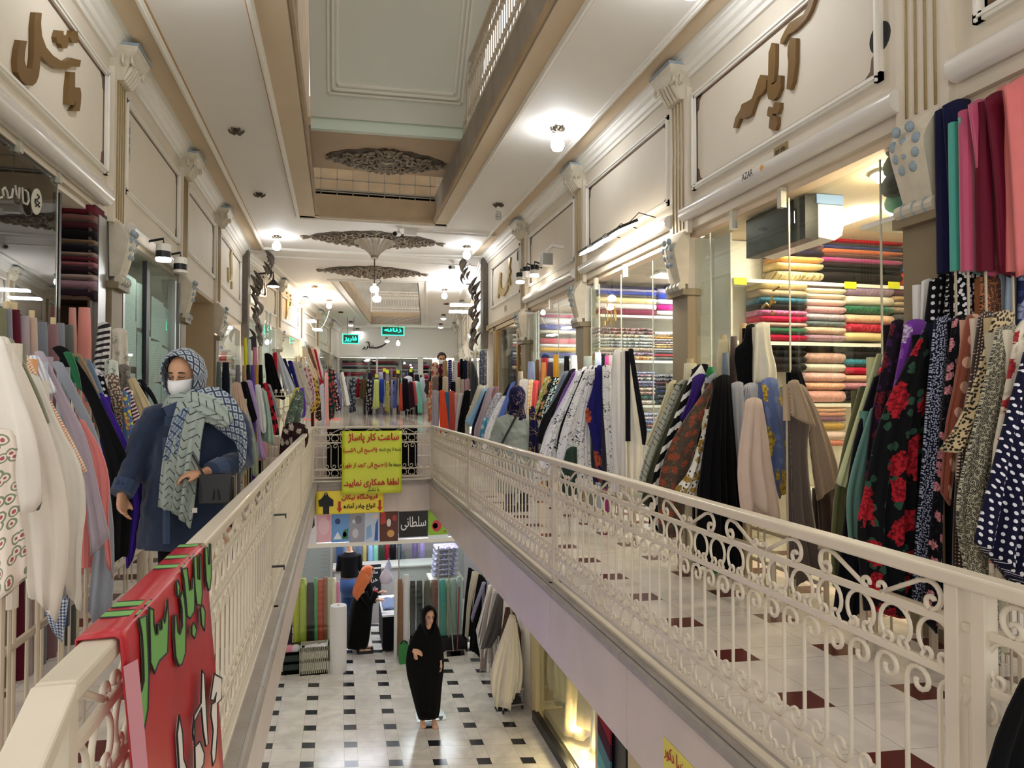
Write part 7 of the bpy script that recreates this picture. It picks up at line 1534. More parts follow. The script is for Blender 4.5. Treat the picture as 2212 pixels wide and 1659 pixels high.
# ---- lit window display in the lower side wall
k = MB(); XW = XLOW
for y0, y1 in ((9.45, 9.75), (7.0, 7.12), (5.8, 6.25)): k.box((XW - .02, y0, ZLOW), (XW + .1, y1, -1.05))
struct('trim_low_stile', k, M('cream_frame', 'c4b48c', .5))
struct('trim_low_kick', MB().box((XW - .06, 5.8, ZLOW), (XW + .02, 9.5, ZLOW + .13)), m_dark)
struct('window_low_side', MB().box((XW + .04, 7.12, ZLOW + .13), (XW + .046, 9.45, -1.1)), m_glass)
struct('wall_display', MB().box((XW + 1.2, 6.9, ZLOW), (XW + 1.25, 9.6, -.6)).box((XW + .1, 9.55, ZLOW), (XW + 1.2, 9.6, -.6)).box((XW + .1, 6.86, ZLOW), (XW + 1.2, 6.9, -.6)).box((XW + .1, 6.9, -.65), (XW + 1.2, 9.6, -.6)).box((XW + .1, 6.9, ZLOW), (XW + 1.2, 9.6, ZLOW + .1)), M('display_cream', 'e6dabc', .6))
for i, (y, d, c) in enumerate(((9.1, 'ivory', 'd8c8a0'), (8.6, 'champagne', 'c8b48a'), (8.1, 'pale gold', 'd0b880'), (7.6, 'cream', 'dccca8'))):
    k = MB(); rings = []
    for j in range(9):
        h_ = j / 8; rings.append([Vector((XW + .3 + (.08 + .09 * h_) * (1 + .2 * math.sin(q * 6 + i)) * math.cos(q), y + (.08 + .12 * h_) * (1 + .2 * math.cos(q * 5 + h_ * 2)) * math.sin(q), -1.0 - h_ * (1.72 + .2 * math.sin(i * 2)))) for q in [a_ * math.pi / 14 for a_ in range(28)]])
    o = k.loft(rings).build('lace_drape', cloth('plain', c), smooth=True); tag(o, '%s lace hanging in the lit lower window' % d, 'fabric', 'lace in the lit lower window')
for i, (y, z) in enumerate(((8.35, -2.72), (7.95, -2.85), (7.45, -2.55), (7.3, -2.9))):
    MB().ball((XW + .16, y, z), .045, 10, 8).build('lamp_bulb', M('lamp_window', 'ffe2b0', emit=130.), label='glowing warm bulb in the lit lower window, %s from the cream stile' % ('first', 'second', 'third', 'fourth')[i], cat='lamp', group='bulbs in the lit lower window')
MB().tube([(XW + .3, 9.3, -.95), (XW + .3, 7.2, -.95)], .02, 6).build('hanging_bar', m_steel, label='steel bar that carries the lace in the lit lower window', cat='bar')
struct('wall_low_pier', MB().box((XW - .02, 6.3, ZLOW), (XW + .06, 6.98, -1.05)), M('black_jamb', '17161a', .4))
for i, c in enumerate(('c8a878', 'b8923a', '7a2438', '8a2030', '4a1c30', '2c6a78', '4aa0a4', '8ac0c0')):
    k = MB(); z = -1.3 - i * .16; k.obox((XW - .06, 6.95, z), (.02, 0, 0), (0, -.35, -.14), (0, 0, -.15)); tag(k.build('fabric_swatch', cloth('plain', c)), '%s swatch, %s of the slanted column beside the lit lower window' % (('tan', 'ochre', 'wine', 'red', 'plum', 'petrol', 'aqua', 'pale aqua')[i], ORD[i]), 'fabric', 'slanted swatches')
# yellow notice on the marble fascia, and an unseen blue tube added to light it
t = thing('notice', 'yellow paper notice with red handwriting on the pink marble fascia', 'notice', (VX1 - .014, 3.3, -.5)); xq = VX1 - .014
a, b, c_ = U(1432, 1580, X=xq), U(1502, 1659, X=xq), U(1433, 1680, X=xq)
MB().box((xq, b.y - .02, c_.z - .12), (xq + .001, a.y, a.z - .02)).build('sheet', M('notice_yellow', 'd8cc5a', .6), t)
lettering('handwriting', shape('بورزیبا دکور'), (xq, a.y - .02, a.z - .12), (0, -1, 0), (0, 0, 1), a.y - b.y - .06, M('star_red', 'b81c2c'), t, height=.08); lettering('handwriting', shape('۳۵'), (xq, a.y - .02, a.z - .25), (0, -1, 0), (0, 0, 1), .08, M('star_red', 'b81c2c'), t, height=.08)
MB().tube([(VX0 - .03, 5.6, -.60), (VX0 - .03, 6.0, -.60)], .015, 8).build('added_blue_tube', M('added_blue_glow', '3038ff', emit=120.), label='blue neon tube under the west slab edge, shining on the pink marble', cat='lamp')
# ================================================================ banners
m_ink, m_red, m_white = M('ink_black', '141414', .6), M('ink_red', 'b8241c', .6), M('ink_white', 'ded8d0', .6)
def wavy(x0, x1, z0, z1, Y, amp, seed=0, nx=16, nz=14, sag=0.):
    rows = []
    for j in range(nz + 1):
        v = j / nz; rows.append([Vector((x0 + (x1 - x0) * i / nx, Y - amp * (math.sin(i * .7 + seed + v * 2) * .5 + math.sin(i * .33 + v * 4)) * (.3 + .7 * v) - .01, z1 + (z0 - z1) * v - sag * math.sin(math.pi * i / nx))) for i in range(nx + 1)])
    return rows
def banner(x0, x1, y0, y1, Y, col, label, amp=.008, tails=True):
    a, b = U(x0, y1, Y=Y), U(x1, y0, Y=Y); t = thing('banner', label, 'banner', ((a.x + b.x) / 2, Y, a.z))
    k = MB(); k.grid(wavy(a.x, b.x, a.z, b.z, Y, amp)); o = k.build('sheet', M('vinyl_' + col, col, .38), t, smooth=True); o.modifiers.new('solid', 'SOLIDIFY').thickness = .003
    return t, a, b
t, a, b = banner(738, 868, 930, 1068, 12.12, 'd2da3a', 'yellow-green vinyl banner with the opening hours, tied to the far railing', .007)
W_, H_ = b.x - a.x, b.z - a.z
def line(body, u0, u1, v, h, mat, bold=.012):
    lettering('lettering', shape(body), (a.x + W_ * u0, 12.085, a.z + H_ * v), (1, 0, 0), (0, 0, 1), W_ * (u1 - u0), mat, t, height=H_ * h, bold=bold)
line('ساعت کار پاساژ', .10, .95, .80, .17, m_red, .035)
line('(۹صبح الی ۹شب)', .02, .58, .63, .11, m_red, .03); line('شنبه تا پنج شنبه:', .61, .985, .65, .085, m_ink, .02)
line('(۱۰صبح الی ۲بعد از ظهر)', .02, .75, .39, .11, m_red, .03); line('جمعه ها:', .77, .985, .41, .085, m_ink, .02)
line('لطفا همکاری نمایید.', .03, .95, .10, .14, m_red, .035); line('با تشکر', .42, .62, .02, .085, m_ink, .02)
for x in (a.x + .04, b.x - .04): MB().tube([(x, 12.11, b.z - .03), (x - .005, 12.15, b.z + .05), (x, 12.19, b.z + .09), (x, 12.23, .95)], .003, 5).build('tie', m_dark, t)
t, a, b = banner(683, 829, 1057, 1112, 12.21, 'ecd638', 'yellow vinyl banner with a black-veiled figure and two red arrows, below the far railing', .004)
W_, H_ = b.x - a.x, b.z - a.z; Q = lambda u, v: (a.x + W_ * u, 12.185, a.z + H_ * v)
MB().prism([Q(*p) for p in ((.10, .02), (.19, .02), (.19, .35), (.25, .35), (.25, .62), (.21, .70), (.175, .80), (.16, .93), (.145, .96), (.12, .93), (.105, .80), (.07, .68), (.03, .62), (.04, .36), (.10, .34))], (0, .002, 0)).build('printed_figure', m_ink, t)
MB().prism([(p[0], 12.183, p[2]) for p in (Q(.13, .84), (Q(.15, .84)), Q(.15, .91), Q(.14, .93), Q(.13, .91))], (0, .002, 0)).build('printed_face', M('ink_skin', 'd0a080', .6), t)
for u in (.34, .94): MB().prism([Q(*p) for p in ((u - .018, .55), (u + .018, .55), (u + .018, .25), (u + .04, .25), (u, .05), (u - .04, .25), (u - .018, .25))], (0, .002, 0)).build('arrow', m_red, t)
lettering('lettering', shape('انواع چادر آماده'), Q(.40, .14), (1, 0, 0), (0, 0, 1), W_ * .47, m_ink, t, height=H_ * .32, bold=.03)
lettering('lettering', shape('فروشگاه نیکان'), Q(.37, .56), (1, 0, 0), (0, 0, 1), W_ * .54, m_red, t, height=H_ * .30, bold=.03)
MB().tube([Q(.02, 1), (a.x + .03, 12.22, -.05)], .003, 5).build('tie', m_dark, t)
a, b = U(706, 1030, Y=12.27), U(902, 925, Y=12.27); k = MB(); k.grid(wavy(a.x, b.x, a.z, b.z, 12.30, .006, 3)); o = k.build('black_cloth', cloth('plain', '08080a'), smooth=True); o.modifiers.new('solid', 'SOLIDIFY').thickness = .004
tag(o, 'black cloth stretched behind the far railing and the opening-hours banner', 'cloth')
# red banner over the west railing
RX = lambda z: -.402 + max(0, .93 - z) * .075
ya, yb = 1.47, 2.34; k = MB(); rows = []
for j in range(26):
    s = j / 25
    if j < 4: prof = [(-.475, .90), (-.475, .948), (-.41, .950), (-.402, .944)][j]; x, z = prof
    else: z = .94 - (j - 3) / 22 * 1.05; x = RX(z)
    rows.append([Vector((x + (.006 * math.sin(i * .9 + j * .3) + .02 * math.sin(i * .35)) * (max(0, .93 - z)), ya + (yb - ya) * i / 18 + .10 * (.94 - z) * (.6 if i == 0 else .6 - .0 * i) * (1 if z < .93 else 0) * (1 - i / 18) + .03 * (.94 - z) * i / 18, z)) for i in range(19)])
k.grid(rows); t = thing('banner', 'red vinyl banner with green and white Persian lettering, folded over the west railing', 'banner', (-.40, 1.9, -.1))
o = k.build('sheet', M('vinyl_red', 'b01e2a', .32), t, smooth=True); o.modifiers.new('solid', 'SOLIDIFY').thickness = .003
MB().grid([[r_[0] + Vector((.004, -.002, 0)), r_[0] + Vector((.02, .035, 0))] for r_ in rows[4:]]).build('edge_fold', M('vinyl_pink', 'c88a94', .5), t)
def onred(x, y):
    q = U(x / 3.259, 1150 + y / 3.259, Y=1.0); d = q - Vector((0, 0, EYE)); x0 = -.402 + .93 * .075
    s = (x0 - .075 * EYE - 0) / (d.x + .075 * d.z); p = Vector((0, 0, EYE)) + d * s
    return p + Vector((.03 * max(0, .93 - p.z) + .008, 0, 0))
GREEN = [[(945, 610), (1000, 585), (1003, 800), (1005, 1000), (990, 1250), (960, 1395), (935, 1330), (900, 1130), (886, 1010), (903, 930), (920, 960), (915, 1080), (932, 1145), (950, 1120), (968, 1050), (970, 900), (965, 720)],
    [(1020, 530), (1050, 545), (1050, 650), (1060, 720), (1075, 720), (1075, 650), (1085, 640), (1092, 690), (1105, 685), (1105, 620), (1118, 610), (1125, 640), (1140, 560), (1152, 470), (1154, 620), (1140, 850), (1110, 880), (1080, 910), (1045, 995), (1018, 920)],
    [(1195, 590), (1210, 580), (1215, 700), (1230, 720), (1250, 660), (1250, 540), (1240, 470), (1255, 415), (1268, 470), (1275, 600), (1265, 850), (1240, 930), (1215, 945), (1195, 880), (1190, 740)], [(1215, 360), (1225, 335), (1240, 380), (1234, 440), (1220, 455)],
    [(1255, 260), (1292, 250), (1300, 330), (1305, 410), (1325, 400), (1330, 330), (1340, 320), (1340, 480), (1335, 560), (1305, 610), (1285, 590), (1280, 480), (1270, 330)], [(1340, 180), (1362, 165), (1365, 330), (1380, 335), (1385, 150), (1395, 160), (1393, 440), (1385, 515), (1355, 510), (1345, 400)],
    [(1420, 115), (1440, 105), (1442, 230), (1452, 225), (1455, 80), (1463, 80), (1462, 300), (1450, 400), (1440, 412), (1425, 340)], [(1378, 540), (1395, 515), (1410, 560), (1402, 695), (1383, 650)], [(1313, 670), (1330, 635), (1347, 690), (1332, 750), (1312, 720)]]
WHITE = [[(1375, 975), (1390, 1000), (1402, 1500), (1385, 1512), (1370, 1400), (1363, 1240), (1312, 1340), (1306, 1510), (1298, 1420), (1310, 1300), (1362, 1210)], [(1460, 1000), (1512, 1030), (1505, 1180), (1475, 1210), (1472, 1370), (1450, 1600), (1430, 1650), (1423, 1560), (1440, 1400), (1428, 1290), (1435, 1215), (1460, 1200), (1470, 1135), (1450, 1190), (1428, 1180)],
    [(1208, 1290), (1226, 1420), (1228, 1600), (1252, 1690), (1195, 1690), (1188, 1430)], [(1308, 1520), (1345, 1478), (1372, 1560), (1366, 1640), (1340, 1690), (1306, 1690)]]
for polys, mt in ((GREEN, M('ink_green', '6aa452', .5)), (WHITE, m_white)):
    for po in polys:
        P_ = [onred(x, y) for x, y in po]; MB().prism(P_, (-.003, 0, 0)).build('letter', mt, t); MB().tube(P_ + [P_[0]], .0026, 5).build('letter_outline', m_ink, t)
for x0, x1 in ((735, 985), (830, 1035), (1115, 1245), (1190, 1290), (1270, 1390)):
    p, q = U(x0 / 3.259, 1150 + {735: 598, 830: 525, 1115: 255, 1190: 185, 1270: 105}[x0] / 3.259, Z=.952), None
    for dy, mt, w_ in ((0, M('ink_green', '6aa452'), .034), (-.022, m_ink, .008), (.022, m_ink, .008)):
        MB().box((-.474, p.y + dy - w_ / 2 + .02, .9515), (-.404, p.y + dy + w_ / 2 + .02, .9525)).build('letter', mt, t)
# ================================================================ people
m_skin = M('skin', 'c0906f', .5, var=.06, vscale=14); m_skin2 = M('skin_pale', 'd0a388', .5); m_eye = M('eye_dark', '1c1412', .3); m_brow = M('brow', '2a1c16', .7); m_lip = M('lip', '9a5a50', .5); m_hair = M('hair_dark', '1a1413', .6)
def remesh(o, vox=.007, sm=6):
    r_ = o.modifiers.new('skin', 'REMESH'); r_.mode = 'VOXEL'; r_.voxel_size = vox; r_.use_smooth_shade = True
    s_ = o.modifiers.new('smooth', 'SMOOTH'); s_.iterations = sm; s_.factor = .5
    return o
def ell(c, rx, ry, n=14): return [Vector((c[0] + rx * math.cos(2 * math.pi * i / n), c[1] + ry * math.sin(2 * math.pi * i / n), c[2])) for i in range(n)]
def limb(mb, P, R, n=10): return mb.tube(P, R, n)
def frame(face):
    f = Vector(face).normalized(); s = Vector((0, 0, 1)).cross(f).normalized(); u = f.cross(s).normalized(); return f, s, u
def head_shape(mb, c, face, h=.115):
    """skull, jaw, nose, brow and ears round c; face points where it looks; h half the head's height"""
    c = Vector(c); f, s, u = frame(face); k = h / .115
    def ellip(p, rf, rs, ru):
        rings = []
        for i in range(1, 10):
            a_ = math.pi * i / 10; rings.append([p + u * (-math.cos(a_) * ru) + f * (math.sin(a_) * math.cos(q) * rf) + s * (math.sin(a_) * math.sin(q) * rs) for q in [j * math.pi / 7 for j in range(14)]])
        mb.loft(rings)
    ellip(c + u * .025 * k - f * .01 * k, .098 * k, .077 * k, .09 * k)
    ellip(c - u * .045 * k + f * .022 * k, .066 * k, .058 * k, .07 * k)
    ellip(c - u * .085 * k + f * .062 * k, .022 * k, .026 * k, .018 * k)
    mb.tube([c + u * .02 * k + f * .082 * k, c - u * .012 * k + f * .098 * k, c - u * .03 * k + f * .108 * k, c - u * .038 * k + f * .088 * k], [.009 * k, .011 * k, .015 * k, .013 * k], 8)
    for sg in (-1, 1): mb.tube([c + s * sg * .014 * k + u * .026 * k + f * .082 * k, c + s * sg * .045 * k + u * .026 * k + f * .066 * k], .009 * k, 6); ellip(c + s * sg * .077 * k - u * .008 * k - f * .005, .02 * k, .01 * k, .03 * k)
def face_parts(c, face, t, h=.115, mouth=True, lids=False):
    c = Vector(c); f, s, u = frame(face); k = h / .115
    for sg in (-1, 1):
        e = c + s * sg * .031 * k + u * .008 * k + f * .083 * k
        if not lids: kk = MB(); kk.ball(e, .0115 * k, 10, 7); kk.build('eye', M('eye_white', 'd8d0c8', .3), t, smooth=True); kk = MB(); kk.ball(e + f * .0075 * k, .0065 * k, 8, 6); kk.build('iris', m_eye, t, smooth=True)
        MB().tube([e + s * (x * .017 * k) + u * ((.004 if not lids else -.004) + .006 * (1 - x * x)) * k * (1 if not lids else -.6) + f * (.009 - .008 * x * x) * k for x in (-1, -.5, 0, .5, 1)], .0026 * k, 5).build('lash', m_eye, t)
        MB().tube([e + s * (x * .021 * k) + u * (.020 + .005 * (1 - x * x)) * k + f * (.008 - .010 * x * x) * k for x in (-1, -.4, .3, 1)], [.002 * k, .0042 * k, .004 * k, .0025 * k], 5).build('eyebrow', m_brow, t)
    if mouth: MB().tube([c - u * .062 * k + s * (x * .022 * k) + f * (.086 - .012 * x * x) * k for x in (-1, -.5, 0, .5, 1)], [.002, .005 * k, .0045 * k, .005 * k, .002], 6).build('mouth', m_lip, t)
def mask(c, face, t, h=.115):
    c = Vector(c); f, s, u = frame(face); k = h / .115; rows = []
    for j in range(9):
        v = j / 8; rows.append([c + u * (-.008 - .096 * v) * k + s * (math.sin(a_) * (.070 - .014 * v)) * k + f * (math.cos(a_) * (.104 + .026 * math.sin(math.pi * min(1, v * 1.15)) + (.0025 if j % 2 else 0))) * k for a_ in [-1.25 + i * 2.5 / 14 for i in range(15)]])
    o = MB().grid(rows).build('face_mask', M('mask_white', 'dedede', .7), t, smooth=True); o.modifiers.new('solid', 'SOLIDIFY').thickness = .003
    MB().tube([rows[1][0], c - f * .0 + s * -.082 * k + u * .012 * k, rows[7][0]], .002, 5).build('ear_loop', M('mask_white', 'dedede'), t); MB().tube([rows[1][-1], c + s * .082 * k + u * .012 * k, rows[7][-1]], .002, 5).build('ear_loop', M('mask_white', 'dedede'), t)
def hood(c, face, t, mat, name='headscarf', h=.115, grow=1.16, open_=58, drop=.10, wide=1.0):
    """cloth round the head with an oval opening for the face, falling to the neck"""
    c = Vector(c); f, s, u = frame(face); k = h / .115 * grow; rings = []; uvs = []
    for i in range(13):
        q = i / 12; a_ = math.radians(open_ + (176 - open_) * q); ring = []; uv = []
        for j in range(30):
            b_ = 2 * math.pi * j / 30; cs, sn = math.cos(b_), math.sin(b_)
            ru = (.118 if sn > 0 else .125) * k; p = c + f * (math.cos(a_) * .108 * k) + s * (math.sin(a_) * cs * .088 * k * wide) + u * (math.sin(a_) * sn * ru + .01 * k)
            if sn < 0: p += Vector((0, 0, -1)) * drop * (-sn) ** 1.5 * math.sin(a_) * (.55 + .45 * q) - f * .02 * (-sn) * q
            p += (p - c).normalized() * .0035 * math.sin(b_ * 9 + q * 5) * (.3 + q)
            ring.append(p); uv.append((b_ / 6.28 * .6, q * .3))
        rings.append(ring); uvs.append(uv)
    o = MB().grid(rings, True, uvs).build(name, mat, t, smooth=True); o.modifiers.new('solid', 'SOLIDIFY').thickness = .006
    return o
def hand(mb, wrist, d, palm_n, curl=.5, side=1, sc=1.):
    """palm, four unequal bent fingers and a thumb; d points along the hand, palm_n out of the palm"""
    w_ = Vector(wrist); d = Vector(d).normalized(); pn = Vector(palm_n); pn = (pn - d * pn.dot(d)).normalized(); x = d.cross(pn).normalized() * side
    L = .085 * sc
    mb.loft([[w_ + d * (L * q) + x * (cx * wd * sc) + pn * (cy * th * sc) for cx, cy in ((-1, -.6), (-.5, -1), (.5, -1), (1, -.6), (1, .6), (.5, 1), (-.5, 1), (-1, .6))] for q, wd, th in ((-.12, .024, .019), (.2, .033, .016), (.6, .040, .015), (1.0, .039, .012))])
    for i, (o_, ln, r_) in enumerate(((-.029, .066, .0085), (-.010, .076, .009), (.010, .071, .0085), (.028, .055, .0075))):
        P_ = [w_ + d * (L * .82) + x * (o_ * sc)]; a_ = .12 + .05 * i
        P_.append(w_ + d * L + x * (o_ * sc)); cur = P_[-1]
        for m, seg in enumerate((.45, .32, .25)):
            a_ += curl * (.55 + .18 * m) + .04 * i; cur = cur + (d * math.cos(a_) + pn * math.sin(a_) + x * (o_ * 1.2)) * (ln * seg * sc); P_.append(cur)
        mb.tube(P_, [r_ * sc, r_ * 1.02 * sc, r_ * .97 * sc, r_ * .9 * sc, r_ * .62 * sc], 8)
    b_ = w_ + d * (L * .22) - x * (.026 * sc); P_ = [b_, b_ - x * .018 * sc + d * .022 * sc + pn * .008 * sc, b_ - x * .026 * sc + d * .045 * sc + pn * .018 * sc, b_ - x * .022 * sc + d * .066 * sc + pn * .028 * sc]
    mb.tube(P_, [.014 * sc, .012 * sc, .0105 * sc, .007 * sc], 8)
def plane_cloth(name, t, Y, edges, mat, hem=None, thick=.16, folds=None, amp=1., seed=5):
    L, R = (pts(s_) for s_ in edges.split('|')); SEED[0] += 1
    k, _ = cloth_mb(L, R, Y, pts(hem) if hem else None, folds, thick, seed, amp=amp); return k.build(name, mat, t, smooth=True)
# ---- the woman in denim
PX = 398; YP = 4.0; g = lambda x, y, Y=YP: U(x, y, Y=Y)
hc = Vector((g(398, 812).x, YP - .0, g(398, 810).z)); face = Vector((-.30, -1, -.28))
t = thing('person', 'woman in a long denim coat, white mask and blue-patterned headscarf, walking beside the west railing', 'person', (hc.x + .05, YP, 0))
b_ = MB(); head_shape(b_, hc, face, .112)
sh = g(425, 878).z; cx = g(425, 900).x
limb(b_, [hc - Vector((0, -.03, .06)), Vector((cx, YP + .04, sh + .02))], [.058, .065])
b_.loft([ell((cx, YP + .03, z), rx, ry) for z, rx, ry in ((.70, .17, .12), (.9, .18, .12), (1.05, .16, .11), (1.2, .18, .11), (sh - .03, .17, .09), (sh + .02, .08, .06))])
sL, sR = Vector((g(336, 888).x, YP + .03, g(PX, 888).z)), Vector((g(498, 892).x, YP + .05, g(PX, 893).z))
eL, eR = Vector((g(298, 985).x, YP + .02, g(PX, 985).z)), Vector((g(522, 992).x, YP - .02, g(PX, 995).z))
wL, wR = Vector((g(277, 1052).x, YP - .10, g(PX, 1054).z)), Vector((g(462, 1012).x, YP - .20, g(PX, 1012).z))
for P_ in ((sL, eL, wL), (sR, eR, wR)): limb(b_, P_, [.045, .04, .028])
for x, y in ((-.09, .06), (.10, -.03)):
    limb(b_, [Vector((cx + x, YP + y, .72)), Vector((cx + x * 1.05, YP + y - .02, .42)), Vector((cx + x, YP + y + .04, .09))], [.085, .06, .042]); limb(b_, [Vector((cx + x, YP + y + .05, .06)), Vector((cx + x - .02, YP + y - .14, .045))], [.04, .035])
hand(b_, wL + Vector((0, -.01, -.012)), (.12, -.35, -.95), (.9, -.2, .3), .42, 1, .95)
hand(b_, wR + Vector((-.015, -.005, -.002)), (-.95, -.28, -.1), (-.1, .1, -1), .55, -1, .95)
remesh(b_.build('body', m_skin, t), .006, 4); face_parts(hc, face, t, .112, False, True); mask(hc, face, t, .112)
m_denim = cloth('print', '1b2840', '22304a', '263650', 3.); m_denim2 = cloth('plain', '2c3c58', sc=4.)
k = MB(); k.loft([ell((cx + dx, YP + .03, z), rx, ry, 20) for z, rx, ry, dx in ((g(PX, 1180).z, .235, .165, -.06), (.75, .228, .16, -.05), (.95, .222, .15, -.04), (1.1, .212, .14, -.02), (1.22, .215, .135, 0), (sh - .12, .20, .125, 0), (sh - .06, .175, .115, 0), (sh - .015, .135, .10, 0), (sh + .02, .10, .085, 0), (sh + .045, .075, .07, 0))])
for P_, rr in (((sL, eL, wL + Vector((0, 0, .0))), (.088, .072, .05)), ((sR, eR, wR + Vector((.03, 0, 0))), (.092, .074, .052))): iv = Vector((cx, YP + .03, sh - .045)); limb(k, [P_[0].lerp(iv, .55), P_[0].lerp(iv, .2) + Vector((0, 0, -.02)), P_[0] + Vector((0, 0, -.045)), P_[0].lerp(P_[1], .5), P_[1], P_[1].lerp(P_[2], .5), P_[2]], [.055, .072, rr[0], rr[0] * .93, rr[1], rr[1] * .85, rr[2]], 12)
o = remesh(k.build('denim_coat', m_denim, t, mesh_uv=True), .011, 5); tx = bpy.data.textures.new('crease', 'CLOUDS'); tx.noise_scale = .11; dm = o.modifiers.new('crease', 'DISPLACE'); dm.texture = tx; dm.strength = .028; dm.mid_level = .5
for w_, e_ in ((wL, eL), (wR + Vector((.03, 0, 0)), eR)): d_ = (e_ - w_).normalized(); MB().tube([w_ - d_ * .012, w_ + d_ * .055], [.056, .062], 14).build('cuff', m_denim2, t, smooth=False)
MB().tube([(cx - .245 + .25 * 0, YP + .03, 0), (cx, YP, 0)], .001).build('shoe', m_dark, t) if False else None
# placket, chest pocket flap, collar of the coat
k = MB(); p0 = g(356, 900, YP - .125); k.prism([p0, p0 + Vector((.11, -.01, -.005)), p0 + Vector((.11, -.012, -.04)), p0 + Vector((.055, -.012, -.062)), p0 + Vector((0, -.006, -.045))], (0, .012, 0)); k.build('pocket_flap', m_denim2, t)
p0 = g(352, 880, YP - .10); k = MB(); k.prism([p0, p0 + Vector((.07, -.02, .03)), p0 + Vector((.10, -.04, -.04)), p0 + Vector((.03, -.03, -.05))], (0, .012, 0)); k.build('collar', m_denim2, t)
k = MB(); k.grid([[g(351 + i * 8, y, YP - .16 - .02 * math.sin(i)) for i in range(3)] for y in (945, 1000, 1060, 1120, 1175)]); k.build('placket', m_denim2, t)
k = MB()
for x in (-.09, .10): limb(k, [Vector((cx + x, YP + .03, .72)), Vector((cx + x * 1.05, YP, .42)), Vector((cx + x, YP + .05, .08))], [.10, .082, .07])
k.build('trousers', cloth('plain', '09090b'), t, smooth=True)
for x, y in ((-.09, .06), (.10, -.03)): k = MB(); k.loft([[Vector((cx + x + a_ * wd, YP + y + q, z)) for a_, z in ((-1, 0), (1, 0), (1, hgt), (.5, hgt * 1.2), (-.5, hgt * 1.2), (-1, hgt))] for q, wd, hgt in ((.11, .03, .05), (.05, .042, .08), (-.08, .045, .06), (-.15, .03, .035))]); k.build('shoe', m_dark, t)
m_sc1 = cloth('lattice', 'a8aeb2', '26344c', '5a6a80', 1.3); m_sc2 = cloth('herring', '98a29a', '3a4444', 'red', 1.)
hood(hc, face, t, m_sc1, 'headscarf', .112, 1.12, 56, .06, 1.08)
k = MB(); rings = []
for z, rx, ry in ((g(PX, 846).z, .098, .10), (g(PX, 858).z, .118, .115), (g(PX, 872).z, .14, .13), (g(PX, 890).z, .155, .14)):
    rings.append([Vector((cx - .0 + rx * math.cos(q) * (1 + .05 * math.sin(q * 7 + z * 40)), YP + .0 + ry * math.sin(q) * (1 + .05 * math.sin(q * 9 + z * 55)), z + .022 * math.sin(q * 2 + 1))) for q in [i * math.pi / 15 for i in range(30)]])
o = k.grid(rings, True, [[(i * .02, j * .06) for i in range(30)] for j in range(4)]).build('scarf_wrap', m_sc2, t, smooth=True); o.modifiers.new('solid', 'SOLIDIFY').thickness = .008
plane_cloth('scarf_tail', t, YP - .19, '384,868 364,935 349,1000 341,1095|446,890 434,950 430,1000 418,1105 411,1142', m_sc2, '372,1104 394,1122', .10, 4, 1.0, 11)
plane_cloth('scarf_fringe', t, YP - .205, '376,905 362,950 356,990|408,880 392,930 382,985', cloth('lattice', '8a98a4', '2a3c58', '6a7a90', 1.6), None, .06, 2, .6, 12)
plane_cloth('shoulder_wrap', t, YP - .13, '396,880 446,910 482,935 516,960 516,1020|412,842 466,832 512,862 535,930 530,1000', cloth('lattice', 'a0a8ae', '24324a', '56667c', 1.3), None, .26, 3, 1., 14)
plane_cloth('chest_wrap', t, YP - .17, '390,872 420,905 452,915 484,928|410,846 450,850 486,868 505,905', m_sc2, None, .22, 3, 1., 16)
MB().box(g(414, 1108, YP - .20), g(426, 1097, YP - .20) + Vector((0, .002, 0))).build('price_ticket', m_white, t)
a, b = g(430, 1088, YP - .27), g(506, 1022, YP - .27); t2 = thing('handbag', 'black handbag hanging at the waist of the woman in denim', 'bag', ((a.x + b.x) / 2, YP - .22, a.z))
k = MB(); k.loft([[(a.x + q, YP - .30 + e, a.z), (b.x - q, YP - .30 + e, a.z), (b.x - q * .5, YP - .30 + e, b.z - .01), ((a.x + b.x) / 2, YP - .30 + e, b.z), (a.x + q * .5, YP - .30 + e, b.z - .01)] for q, e in ((.015, 0), (0, .02), (0, .06), (.015, .08))]); bevel(k.build('body', M('bag_leather', '0c0c0e', .35), t2), .006)
MB().prism([(a.x + .005, YP - .306, b.z), (b.x - .005, YP - .306, b.z), (b.x - .02, YP - .306, a.z + .08), ((a.x + b.x) / 2, YP - .306, a.z + .06), (a.x + .02, YP - .306, a.z + .08)], (0, .005, 0)).build('flap', M('bag_leather', '0c0c0e'), t2)
for i in (-1, 1): MB().tube([((a.x + b.x) / 2 + i * .008, YP - .31, a.z + .075), ((a.x + b.x) / 2 + i * .014, YP - .315, a.z + .02)], [.003, .007], 6).build('tassel', m_dark, t2)
MB().tube([(a.x + .02, YP - .26, b.z - .01), (cx - .02, YP - .17, 1.18), (cx + .12, YP - .02, sh + .06)], .006, 6).build('strap', m_dark, t2)
